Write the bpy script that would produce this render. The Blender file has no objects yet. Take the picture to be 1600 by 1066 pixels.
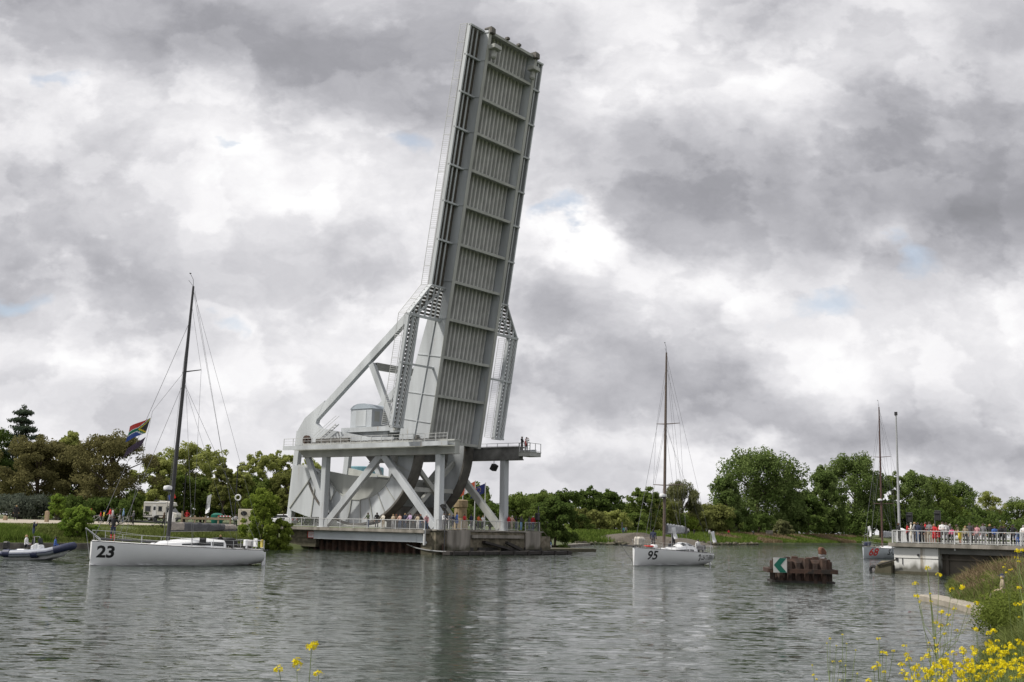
import bpy, bmesh, math, random
import numpy as np
from mathutils import Vector, Matrix

# ------------------------------------------------------------------ camera, sky, sun, exposure
scene = bpy.context.scene
COL = scene.collection
EYE = 3.1
PITCH = math.atan((822.5 - 533) / 1800.0)
ROLL = math.atan(0.0235)
FPX = 1800.0
fw = np.array([0, math.cos(PITCH), math.sin(PITCH)])
up0 = np.array([0, -math.sin(PITCH), math.cos(PITCH)])
rt0 = np.array([1.0, 0, 0])
RT = rt0 * math.cos(ROLL) + up0 * math.sin(ROLL)
UP = -rt0 * math.sin(ROLL) + up0 * math.cos(ROLL)
cam_data = bpy.data.cameras.new("camera")
cam = bpy.data.objects.new("camera", cam_data)
COL.objects.link(cam)
cam_data.sensor_width = 36.0
cam_data.lens = 36.0 * FPX / 1600.0
cam_data.clip_start = 0.2
cam_data.clip_end = 6000
M = Matrix.Identity(4)
for i in range(3):
    M[i][0], M[i][1], M[i][2] = RT[i], UP[i], -fw[i]
M[2][3] = EYE
cam.matrix_world = M
scene.camera = cam
scene.view_settings.view_transform = 'Standard'
scene.view_settings.look = 'None'
scene.view_settings.gamma = 1.0
scene.view_settings.use_curve_mapping = False
scene.view_settings.exposure = 0.15

SUN_DIR = Vector((-0.62, -0.14, 0.77)).normalized()      # towards the sun
sun_data = bpy.data.lights.new("sun", 'SUN')
sun_data.energy = 3.8
sun_data.angle = math.radians(5)
sun_data.color = (1.0, 0.95, 0.87)
sun = bpy.data.objects.new("sun", sun_data)
COL.objects.link(sun)
sun.rotation_euler = SUN_DIR.to_track_quat('Z', 'Y').to_euler()
sun.location = (-60, 20, 120)

def pray(x, y):
    return fw + RT * (x - 800) / FPX - UP * (y - 533) / FPX
CAMP = np.array([0, 0, EYE])
def atY(x, y, Y):
    v = pray(x, y); return CAMP + v * (Y / v[1])
def atz(x, y, z):
    v = pray(x, y); return CAMP + v * ((z - EYE) / v[2])
def horizon(x):
    return 803.8 + x * 0.0235

def make_sky():
    w = bpy.data.worlds.new("World"); scene.world = w; w.use_nodes = True
    nt = w.node_tree; N = nt.nodes; L = nt.links
    for n in list(N): N.remove(n)
    out = N.new('ShaderNodeOutputWorld'); bg = N.new('ShaderNodeBackground')
    bg.inputs[1].default_value = 0.1
    L.new(bg.outputs[0], out.inputs[0])
    sky = N.new('ShaderNodeTexSky'); sky.sky_type = 'NISHITA'; sky.sun_disc = False
    sky.sun_elevation = math.asin(SUN_DIR.z)
    sky.sun_rotation = math.atan2(SUN_DIR.x, SUN_DIR.y)
    tc = N.new('ShaderNodeTexCoord'); sp = N.new('ShaderNodeSeparateXYZ')
    L.new(tc.outputs['Generated'], sp.inputs[0])
    def m(op, a, b=None, c=None):
        n = N.new('ShaderNodeMath'); n.operation = op
        for i, v in enumerate((a, b, c)):
            if v is None: continue
            if isinstance(v, (int, float)): n.inputs[i].default_value = v
            else: L.new(v, n.inputs[i])
        return n.outputs[0]
    ay = m('ADD', m('ABSOLUTE', sp.outputs[1]), 0.03)
    u0 = m('DIVIDE', sp.outputs[0], ay); v0 = m('DIVIDE', sp.outputs[2], ay)
    def comb(a, b, c):
        n = N.new('ShaderNodeCombineXYZ')
        for i, v in enumerate((a, b, c)):
            if isinstance(v, (int, float)): n.inputs[i].default_value = v
            else: L.new(v, n.inputs[i])
        return n.outputs[0]
    def noise(vec, scale, detail, rough=0.55, dist=0.0):
        n = N.new('ShaderNodeTexNoise'); n.inputs['Scale'].default_value = scale
        n.inputs['Detail'].default_value = detail; n.inputs['Roughness'].default_value = rough
        n.inputs['Distortion'].default_value = dist
        L.new(vec, n.inputs['Vector']); return n
    p0 = comb(u0, m('MULTIPLY', v0, 1.5), 0.37)
    wn = noise(p0, 5.5, 6, 0.6)
    sc = N.new('ShaderNodeSeparateColor'); L.new(wn.outputs['Color'], sc.inputs[0])
    u = m('ADD', u0, m('MULTIPLY', m('SUBTRACT', sc.outputs[0], 0.5), 0.20))
    v = m('ADD', v0, m('MULTIPLY', m('SUBTRACT', sc.outputs[1], 0.5), 0.15))
    # cloud masses: (px, py, rx, ry, brightness change) seen in the directions of the photograph
    blobs = [(330, 60, 520, 105, -.34), (620, 150, 300, 60, -.14), (60, 300, 180, 80, -.20), (150, 430, 230, 55, -.22),
             (420, 320, 300, 130, .20), (120, 190, 120, 50, .14), (540, 520, 200, 60, .06), (200, 590, 170, 30, .14),
             (930, 150, 160, 70, .10), (1300, 330, 330, 85, -.32), (1560, 220, 200, 200, -.30), (960, 270, 220, 70, -.20), (1150, 130, 170, 75, .16),
             (1220, 30, 110, 60, -.2), (920, 375, 70, 30, .42), (1100, 445, 60, 40, .38), (1000, 430, 60, 60, .1),
             (1450, 520, 260, 100, .15), (1330, 600, 120, 50, .12), (1080, 610, 170, 75, -.34), (880, 480, 90, 70, -.12),
             (1000, 705, 260, 22, .16), (1430, 695, 320, 48, -.24), (700, 640, 250, 60, -.05), (500, 420, 120, 40, -.10), (80, 560, 120, 35, .18)]
    acc = None
    for (px, py, rx, ry, a) in blobs:
        d = pray(px, py); uu, vv = d[0] / d[1], d[2] / d[1]
        e = m('ADD', m('POWER', m('ABSOLUTE', m('DIVIDE', m('SUBTRACT', u, uu), rx / 1800.0)), 2.0),
              m('POWER', m('ABSOLUTE', m('DIVIDE', m('SUBTRACT', v, vv), ry / 1800.0)), 2.0))
        g = m('MULTIPLY', m('EXPONENT', m('MULTIPLY', e, -1.0)), a)
        acc = g if acc is None else m('ADD', acc, g)
    n1 = noise(comb(u, m('MULTIPLY', v, 1.3), 1.3), 8.0, 9, 0.55, 0.0)
    n2 = noise(comb(u, m('MULTIPLY', v, 1.25), 7.3), 24.0, 7, 0.58, 0.0)
    val = m('ADD', 0.655, acc)
    val = m('ADD', val, m('MULTIPLY', m('SUBTRACT', n1.outputs[0], 0.5), 0.42))
    val = m('ADD', val, m('MULTIPLY', m('SUBTRACT', n2.outputs[0], 0.5), 0.24))
    n3 = noise(comb(u0, m('MULTIPLY', v0, 1.4), 2.9), 7.5, 12, 0.54, 0.0)
    edge = N.new('ShaderNodeMapRange'); edge.interpolation_type = 'SMOOTHSTEP'; L.new(n3.outputs[0], edge.inputs[0])
    edge.inputs[1].default_value = 0.44; edge.inputs[2].default_value = 0.60; edge.inputs[3].default_value = -0.045; edge.inputs[4].default_value = 0.085
    val = m('ADD', val, edge.outputs[0])
    n5 = noise(comb(u0, m('MULTIPLY', v0, 1.35), 8.8), 10.5, 13, 0.53, 0.0)
    crisp = N.new('ShaderNodeMapRange'); crisp.interpolation_type = 'SMOOTHSTEP'; L.new(n5.outputs[0], crisp.inputs[0])
    crisp.inputs[1].default_value = 0.485; crisp.inputs[2].default_value = 0.545; crisp.inputs[3].default_value = -0.035; crisp.inputs[4].default_value = 0.055
    val = m('ADD', val, crisp.outputs[0])
    cr = N.new('ShaderNodeValToRGB'); L.new(val, cr.inputs[0])
    el = cr.color_ramp.elements
    el[0].position = 0.05; el[0].color = (2.2, 2.22, 2.4, 1)
    el[1].position = 0.95; el[1].color = (9.4, 9.4, 9.4, 1)
    for pos, c in ((0.3, (3.25, 3.25, 3.52)), (0.5, (4.85, 4.83, 5.12)), (0.68, (6.8, 6.74, 6.98)), (0.82, (8.4, 8.3, 8.45))):
        e_ = el.new(pos); e_.color = (*c, 1)
    # blue holes
    nb = noise(comb(u0, m('MULTIPLY', v0, 1.5), 4.1), 9.0, 6, 0.6)
    hole = None
    for (px, py, rx, ry) in [(1225, 480, 75, 28), (30, 462, 70, 25), (350, 510, 50, 18), (640, 240, 50, 28), (110, 175, 40, 18), (890, 345, 40, 18), (1400, 420, 60, 30), (390, 270, 30, 12)]:
        d = pray(px, py); uu, vv = d[0] / d[1], d[2] / d[1]
        e = m('ADD', m('POWER', m('ABSOLUTE', m('DIVIDE', m('SUBTRACT', u, uu), rx / 1800.0)), 2.0),
              m('POWER', m('ABSOLUTE', m('DIVIDE', m('SUBTRACT', v, vv), ry / 1800.0)), 2.0))
        g = m('EXPONENT', m('MULTIPLY', e, -1.0))
        hole = g if hole is None else m('MAXIMUM', hole, g)
    hm = m('MULTIPLY', hole, m('ADD', 0.35, nb.outputs[0]))
    mr = N.new('ShaderNodeMapRange'); L.new(hm, mr.inputs[0])
    mr.inputs[1].default_value = 0.35; mr.inputs[2].default_value = 0.95; mr.inputs[3].default_value = 0.0; mr.inputs[4].default_value = 0.62
    # air above the horizon: sky colour made a little paler
    skym = N.new('ShaderNodeMix'); skym.data_type = 'RGBA'; skym.inputs['Factor'].default_value = 0.45
    L.new(sky.outputs[0], skym.inputs['A']); skym.inputs['B'].default_value = (6.5, 7.6, 8.9, 1)
    mix = N.new('ShaderNodeMix'); mix.data_type = 'RGBA'
    L.new(mr.outputs[0], mix.inputs['Factor']); L.new(cr.outputs[0], mix.inputs['A']); L.new(skym.outputs['Result'], mix.inputs['B'])
    L.new(mix.outputs['Result'], bg.inputs[0])
make_sky()

# ------------------------------------------------------------------ helpers
rng = np.random.default_rng(7)
random.seed(5)
def lin(r, g, b):
    f = lambda c: (c / 255 / 12.92) if c / 255 <= 0.04045 else ((c / 255 + 0.055) / 1.055) ** 2.4
    return (f(r), f(g), f(b))

_mats = {}
def mat(name, color, rough=0.6, var=0.12, scale=3.0, metal=0.0, bump=0.0, bscale=20.0, dark=None, spots=None, streak=False, spec=0.5, tide=None):
    """procedural material: colour broken up by object-space noise, optional wear colour and bump"""
    if name in _mats: return _mats[name]
    m = bpy.data.materials.new(name); m.use_nodes = True
    nt = m.node_tree; N = nt.nodes; L = nt.links
    b = N['Principled BSDF']; b.inputs['Roughness'].default_value = rough; b.inputs['Metallic'].default_value = metal
    b.inputs['Specular IOR Level'].default_value = spec
    tc = N.new('ShaderNodeTexCoord')
    mp = N.new('ShaderNodeMapping'); L.new(tc.outputs['Object'], mp.inputs[0])
    if streak: mp.inputs['Scale'].default_value = (1, 1, 0.12)
    n = N.new('ShaderNodeTexNoise'); n.inputs['Scale'].default_value = scale; n.inputs['Detail'].default_value = 6
    L.new(mp.outputs[0], n.inputs['Vector'])
    cr = N.new('ShaderNodeValToRGB'); L.new(n.outputs[0], cr.inputs[0])
    lo = dark if dark else tuple(max(0, c * (1 - var)) for c in color)
    cr.color_ramp.elements[0].position = 0.33; cr.color_ramp.elements[0].color = (*lo, 1)
    cr.color_ramp.elements[1].position = 0.66; cr.color_ramp.elements[1].color = (*[min(1, c * (1 + var * 0.5)) for c in color], 1)
    last = cr.outputs[0]
    if spots:
        n2 = N.new('ShaderNodeTexNoise'); n2.inputs['Scale'].default_value = spots[1]; n2.inputs['Detail'].default_value = 8; n2.inputs['Roughness'].default_value = 0.65
        L.new(mp.outputs[0], n2.inputs['Vector'])
        r2 = N.new('ShaderNodeMapRange'); L.new(n2.outputs[0], r2.inputs[0])
        r2.inputs[1].default_value = spots[2]; r2.inputs[2].default_value = spots[2] + 0.08
        mx = N.new('ShaderNodeMix'); mx.data_type = 'RGBA'
        L.new(r2.outputs[0], mx.inputs['Factor']); L.new(last, mx.inputs['A']); mx.inputs['B'].default_value = (*spots[0], 1)
        last = mx.outputs['Result']
    if tide:      # algae and waterline stain: below a ragged height above the water
        s3 = N.new('ShaderNodeSeparateXYZ'); L.new(tc.outputs['Object'], s3.inputs[0])
        n4 = N.new('ShaderNodeTexNoise'); n4.inputs['Scale'].default_value = 1.4; n4.inputs['Detail'].default_value = 6; m4 = N.new('ShaderNodeMapping'); m4.inputs['Scale'].default_value = (1, 1, 0.25)
        L.new(tc.outputs['Object'], m4.inputs[0]); L.new(m4.outputs[0], n4.inputs['Vector'])
        ad = N.new('ShaderNodeMath'); ad.operation = 'MULTIPLY_ADD'; L.new(n4.outputs[0], ad.inputs[0]); ad.inputs[1].default_value = -1.7; L.new(s3.outputs[2], ad.inputs[2])
        r4 = N.new('ShaderNodeMapRange'); L.new(ad.outputs[0], r4.inputs[0]); r4.inputs[1].default_value = tide - 0.95; r4.inputs[2].default_value = tide - 0.45; r4.inputs[3].default_value = 0.85; r4.inputs[4].default_value = 0.0
        mx4 = N.new('ShaderNodeMix'); mx4.data_type = 'RGBA'; L.new(r4.outputs[0], mx4.inputs['Factor']); L.new(last, mx4.inputs['A']); mx4.inputs['B'].default_value = (0.055, 0.052, 0.032, 1)
        last = mx4.outputs['Result']
    L.new(last, b.inputs['Base Color'])
    if bump:
        n3 = N.new('ShaderNodeTexNoise'); n3.inputs['Scale'].default_value = bscale; n3.inputs['Detail'].default_value = 5
        L.new(tc.outputs['Object'], n3.inputs['Vector'])
        bm = N.new('ShaderNodeBump'); bm.inputs['Strength'].default_value = bump; bm.inputs['Distance'].default_value = 0.05
        L.new(n3.outputs[0], bm.inputs['Height']); L.new(bm.outputs[0], b.inputs['Normal'])
    _mats[name] = m
    return m

def leaf_mat(name, c1, c2, transl=0.35):
    """foliage: each leaf carries its own tint (attribute), light passes through thinly"""
    if name in _mats: return _mats[name]
    m = bpy.data.materials.new(name); m.use_nodes = True
    nt = m.node_tree; N = nt.nodes; L = nt.links
    for n in list(N): N.remove(n)
    out = N.new('ShaderNodeOutputMaterial'); a = N.new('ShaderNodeAttribute'); a.attribute_name = 'tint'
    mx = N.new('ShaderNodeMix'); mx.data_type = 'RGBA'
    L.new(a.outputs['Fac'], mx.inputs['Factor']); mx.inputs['A'].default_value = (*c1, 1); mx.inputs['B'].default_value = (*c2, 1)
    d = N.new('ShaderNodeBsdfDiffuse'); t = N.new('ShaderNodeBsdfTranslucent'); s = N.new('ShaderNodeMixShader'); s.inputs[0].default_value = transl
    L.new(mx.outputs['Result'], d.inputs[0]); L.new(mx.outputs['Result'], t.inputs[0])
    L.new(d.outputs[0], s.inputs[1]); L.new(t.outputs[0], s.inputs[2]); L.new(s.outputs[0], out.inputs[0])
    _mats[name] = m
    return m

def tag(o, label=None, cat=None, group=None, kind=None):
    if label: o['label'] = label
    if cat: o['category'] = cat
    if group: o['group'] = group
    if kind: o['kind'] = kind
    return o
def empty(name, loc, rz=0, label=None, cat=None, group=None):
    o = bpy.data.objects.new(name, None); COL.objects.link(o)
    o.empty_display_size = 0.3
    o.location = loc; o.rotation_euler = (0, 0, rz)
    return tag(o, label, cat, group)

class MB:
    def __init__(s): s.v = []; s.f = []; s.mi = []; s.cur = 0
    def mat(s, i): s.cur = i; return s
    def add(s, vs, fs):
        o = len(s.v); s.v += [tuple(map(float, q)) for q in vs]
        s.f += [tuple(i + o for i in f) for f in fs]; s.mi += [s.cur] * len(fs); return s
    def box(s, c, size, R=None):
        hx, hy, hz = size[0] / 2, size[1] / 2, size[2] / 2
        vs = [Vector((x, y, z)) for x in (-hx, hx) for y in (-hy, hy) for z in (-hz, hz)]
        if R is not None: vs = [R @ q for q in vs]
        c = Vector(c)
        return s.add([q + c for q in vs], [(0, 1, 3, 2), (4, 6, 7, 5), (0, 4, 5, 1), (2, 3, 7, 6), (0, 2, 6, 4), (1, 5, 7, 3)])
    def bx(s, x0, x1, y0, y1, z0, z1):
        return s.box(((x0 + x1) / 2, (y0 + y1) / 2, (z0 + z1) / 2), (abs(x1 - x0), abs(y1 - y0), abs(z1 - z0)))
    def beam(s, p0, p1, w, h, side=(0, 1, 0)):
        """rectangular bar from p0 to p1: w along 'side', h across it"""
        p0, p1 = Vector(p0), Vector(p1); a = (p1 - p0).normalized()
        sd = Vector(side); sd = (sd - a * sd.dot(a)).normalized(); n = a.cross(sd)
        vs = []
        for p in (p0, p1):
            for i, j in ((-1, -1), (1, -1), (1, 1), (-1, 1)): vs.append(p + sd * (i * w / 2) + n * (j * h / 2))
        return s.add(vs, [(0, 1, 2, 3), (7, 6, 5, 4), (0, 4, 5, 1), (1, 5, 6, 2), (2, 6, 7, 3), (3, 7, 4, 0)])
    def tube(s, pts, r, n=6, cap=True):
        pts = [Vector(p) for p in pts]; rs = r if isinstance(r, (list, tuple)) else [r] * len(pts)
        vs, fs = [], []; ref = None
        for i, p in enumerate(pts):
            a = (pts[min(i + 1, len(pts) - 1)] - pts[max(i - 1, 0)]).normalized()
            if ref is None: ref = Vector((0, 0, 1)) if abs(a.z) < 0.9 else Vector((1, 0, 0))
            x = (ref - a * ref.dot(a)).normalized(); ref = x; y = a.cross(x)
            for k in range(n):
                t = 2 * math.pi * k / n; vs.append(p + x * (math.cos(t) * rs[i]) + y * (math.sin(t) * rs[i]))
        for i in range(len(pts) - 1):
            for k in range(n):
                k2 = (k + 1) % n; fs.append((i * n + k, i * n + k2, (i + 1) * n + k2, (i + 1) * n + k))
        if cap: fs.append(tuple(range(n - 1, -1, -1))); fs.append(tuple((len(pts) - 1) * n + k for k in range(n)))
        return s.add(vs, fs)
    def prism(s, poly, ex):
        poly = [Vector(p) for p in poly]; ex = Vector(ex); n = len(poly)
        fs = [tuple(range(n - 1, -1, -1)), tuple(range(n, 2 * n))] + [(i, (i + 1) % n, n + (i + 1) % n, n + i) for i in range(n)]
        return s.add(poly + [p + ex for p in poly], fs)
    def loft(s, rings, closed=True, cap=True):
        n = len(rings[0]); vs = [q for r in rings for q in r]; fs = []
        for i in range(len(rings) - 1):
            for k in range(n if closed else n - 1):
                k2 = (k + 1) % n; fs.append((i * n + k, i * n + k2, (i + 1) * n + k2, (i + 1) * n + k))
        if cap and closed: fs.append(tuple(range(n - 1, -1, -1))); fs.append(tuple((len(rings) - 1) * n + k for k in range(n)))
        return s.add(vs, fs)
    def lathe(s, c, prof, n=12):
        c = Vector(c)
        return s.loft([[c + Vector((r * math.cos(2 * math.pi * k / n), r * math.sin(2 * math.pi * k / n), z)) for k in range(n)] for r, z in prof])
    def ball(s, c, r, n=8, k=5):
        rx, ry, rz = r if isinstance(r, (tuple, list)) else (r, r, r); c = Vector(c); rings = []
        for i in range(k + 1):
            t = math.pi * (i + 0.02) / (k + 0.04) - math.pi / 2
            rings.append([c + Vector((rx * math.cos(t) * math.cos(2 * math.pi * j / n), ry * math.cos(t) * math.sin(2 * math.pi * j / n), rz * math.sin(t))) for j in range(n)])
        return s.loft(rings)
    def torus(s, c, R, r, axis='y', n=16, k=5):
        c = Vector(c); vs, fs = [], []
        for i in range(n):
            a = 2 * math.pi * i / n
            for j in range(k):
                b = 2 * math.pi * j / k; q = (R + r * math.cos(b)); x, y, z = q * math.cos(a), r * math.sin(b), q * math.sin(a)
                p = {'y': (x, y, z), 'x': (y, x, z), 'z': (x, z, y)}[axis]; vs.append(c + Vector(p))
        for i in range(n):
            for j in range(k):
                fs.append((i * k + j, ((i + 1) % n) * k + j, ((i + 1) % n) * k + (j + 1) % k, i * k + (j + 1) % k))
        return s.add(vs, fs)
    def build(s, name, mats, parent=None, smooth=False, bevel=0.0):
        me = bpy.data.meshes.new(name); me.from_pydata(s.v, [], s.f)
        if not isinstance(mats, (list, tuple)): mats = [mats]
        for m_ in mats: me.materials.append(m_)
        me.polygons.foreach_set('material_index', s.mi)
        bm = bmesh.new(); bm.from_mesh(me); bmesh.ops.recalc_face_normals(bm, faces=bm.faces)
        if bevel: bmesh.ops.bevel(bm, geom=[e for e in bm.edges if len(e.link_faces) == 2 and e.calc_face_angle(0) > 0.6], offset=bevel, segments=1, affect='EDGES')
        bm.to_mesh(me); bm.free()
        if smooth:
            me.polygons.foreach_set('use_smooth', [True] * len(me.polygons))
            try: me.set_sharp_from_angle(angle=math.radians(40))
            except Exception: pass
        o = bpy.data.objects.new(name, me); COL.objects.link(o)
        if parent: o.parent = parent
        return o

def np_mesh(name, verts, faces, mats, parent=None, tint=None, k=4):
    """fast mesh from numpy arrays; faces is (n,k)"""
    me = bpy.data.meshes.new(name); nv, nf = len(verts), len(faces)
    me.vertices.add(nv); me.vertices.foreach_set('co', np.ascontiguousarray(verts, dtype=np.float32).ravel())
    me.loops.add(nf * k); me.loops.foreach_set('vertex_index', np.ascontiguousarray(faces, dtype=np.int32).ravel())
    me.polygons.add(nf); me.polygons.foreach_set('loop_start', np.arange(0, nf * k, k, dtype=np.int32))
    me.polygons.foreach_set('loop_total', np.full(nf, k, dtype=np.int32))
    me.update(calc_edges=True)
    if tint is not None:
        a = me.attributes.new('tint', 'FLOAT', 'POINT'); a.data.foreach_set('value', np.ascontiguousarray(tint, dtype=np.float32))
    for m_ in (mats if isinstance(mats, (list, tuple)) else [mats]): me.materials.append(m_)
    o = bpy.data.objects.new(name, me); COL.objects.link(o)
    if parent: o.parent = parent
    return o

# ------------------------------------------------------------------ the bridge's own axes: d across the canal (towards the near bank), w along it (away), z up
TH = math.atan(1380 / FPX)
DX = np.array([math.cos(TH), -math.sin(TH), 0]); WX = np.array([math.sin(TH), math.cos(TH), 0])
ORG = np.array([-3.96746766, 130.56323658, 0.0])
def bp(d, w, z=0.0):
    return tuple(ORG + DX * d + WX * w + np.array([0, 0, z]))
def to_dw(P):
    q = np.array(P) - ORG; return q @ DX, q @ WX
def on_w(px, w, py=820):
    v = pray(px, py); t = ((ORG - CAMP) @ WX + w) / (v @ WX); P = CAMP + v * t - ORG; return P @ DX, P[2]
def on_d(px, d, py=820):
    v = pray(px, py); t = ((ORG - CAMP) @ DX + d) / (v @ DX); P = CAMP + v * t - ORG; return P @ WX, P[2]

# ------------------------------------------------------------------ terrain, canal water
def west_line(w):
    return np.interp(w, [-400, -120, -60, -10, -8, 12, 14, 48, 80, 128, 193, 261, 400, 900], [-19.4, -19.4, -19.4, -19.4, -16, -16, -20.6, -20.6, -40, -40, -48, -53, -60, -80])
def east_line(w):
    return np.interp(w, [-900, -300, -200, -110, -97, -91, -75, -71.4, -63.6, -57, -55, -51.8, -48.4, -45.4, -42, -38, -24.9, -14, -8, 12, 16, 60, 200, 400, 900],
                     [120, 92, 86, 81.0, 79.6, 79.0, 74.9, 74.1, 72.5, 71.6, 71.0, 69.3, 67.4, 65.5, 65.0, 63.6, 59.2, 57.0, 55.8, 52.6, 50, 46, 30, 0, -20])
W_E = np.array([0, 0.02, 0.5, 2, 5, 9, 13, 16, 22, 30, 45, 70, 110, 200, 500, 1500, 4000])
W_Z = np.array([-0.6, 0.42, 0.45, 0.6, 1.15, 1.98, 2.26, 2.31, 2.36, 2.42, 2.5, 2.65, 2.75, 2.8, 2.8, 3, 3])
E_E = np.array([0, 0.4, 0.9, 1.6, 2.5, 3.5, 5, 7, 10, 15, 25, 50, 120, 300, 1000, 4000])
E_Z = np.array([-0.4, 0.15, 0.45, 0.75, 1.05, 1.3, 1.5, 1.68, 1.9, 2.1, 2.2, 2.2, 2.3, 2.5, 3, 3])
def bank_f(w): return float(np.interp(w, [-66, -52, 14, 40], [1.0, 0.5, 0.5, 1.0]))
def ground_z(x, y):
    d, w = to_dw((x, y, 0)); e = west_line(w) - d
    if e > -0.5: return float(np.interp(max(e, 0), W_E, W_Z))
    e = d - east_line(w)
    return float(np.interp(max(e, 0), E_E, E_Z)) * bank_f(w)

def bump_noise(x, y, s):
    return (np.sin(x / s + 1.3 * np.sin(y / s * 0.7 + 1)) + np.sin(y / s * 1.3 + 1.7 * np.sin(x / s * 0.6 + 2))) * 0.5

m_grass_g = mat('grass_ground', (0.075, 0.095, 0.03), 0.9, 0.35, 0.8, bump=0.6, bscale=6, spots=((0.12, 0.11, 0.05), 0.35, 0.58))
m_gravel = mat('pale_gravel', (0.36, 0.32, 0.26), 0.9, 0.15, 2.0, bump=0.3, bscale=30)
m_mound = mat('brown_gravel', (0.10, 0.086, 0.068), 0.95, 0.3, 2.0, bump=0.5, bscale=8)
m_asphalt = mat('asphalt', (0.05, 0.05, 0.05), 0.9, 0.2, 4.0)
def build_ground():
    ws = np.unique(np.concatenate([np.linspace(-900, -160, 12), np.arange(-160, -112, 6), np.arange(-112, 20, 1.0), np.arange(20, 140, 3.0), np.linspace(140, 420, 30), np.linspace(420, 4000, 10)]))
    rows = []
    for w in ws:
        dw_ = west_line(w); de = east_line(w)
        dl = list((dw_ - W_E)[::-1]) + [dw_ + 1.5] + [0.5 * (dw_ + de)] + [de - 1.2] + list(de + E_E)
        zl = list(W_Z[::-1]) + [-2.5, -4, -2.5] + list(E_Z * bank_f(w))
        rows.append([(d, w, z) for d, z in zip(dl, zl)])
    A = np.array(rows); nr, nc = A.shape[:2]; A = A.reshape(-1, 3)
    P = ORG[None, :] + A[:, :1] * DX + A[:, 1:2] * WX; P[:, 2] = A[:, 2]
    up = A[:, 2] > 0.55
    P[:, 2] += np.where(up & (A[:, 2] < 2.2), 0.10 * bump_noise(P[:, 0], P[:, 1], 2.3) + 0.06 * bump_noise(P[:, 0] + 9, P[:, 1], 0.9), 0)
    idx = np.arange(nr * nc).reshape(nr, nc)
    F = np.stack([idx[:-1, :-1], idx[:-1, 1:], idx[1:, 1:], idx[1:, :-1]], -1).reshape(-1, 4)
    o = np_mesh('ground', P, F, m_grass_g); tag(o, kind='structure')
    o.data.polygons.foreach_set('use_smooth', [True] * len(F))
build_ground()

def strip(name, pts_in, pts_out, m_, dz=0.05, kind='structure'):
    """sheet lying on the ground between two rows of (d,w) points"""
    b = MB(); n = len(pts_in); vs = []
    for (d, w) in list(pts_in) + list(pts_out):
        x, y, _ = bp(d, w); vs.append((x, y, ground_z(x, y) + dz))
    b.add(vs, [(i, i + 1, n + i + 1, n + i) for i in range(n - 1)])
    return tag(b.build(name, m_), kind=kind)
wl = np.arange(-110, -12, 2.0)
strip('gravel_path', [(west_line(w) - 11.5, w) for w in wl], [(west_line(w) - 21, w) for w in wl], m_gravel, 0.07)
strip('gravel_yard', [(west_line(w) - 21.02, w) for w in wl], [(west_line(w) - 40, w) for w in wl], m_gravel, 0.07)
wl = np.arange(70, 200, 4.0)
strip('bank_path', [(west_line(w) - 15, w) for w in wl], [(west_line(w) - 19, w) for w in wl], m_gravel, 0.10)
dl = np.arange(-21.5, -90, -4.0)
strip('road', [(d, -4.2) for d in dl], [(d, 4.2) for d in dl], m_asphalt, 0.10)

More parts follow.
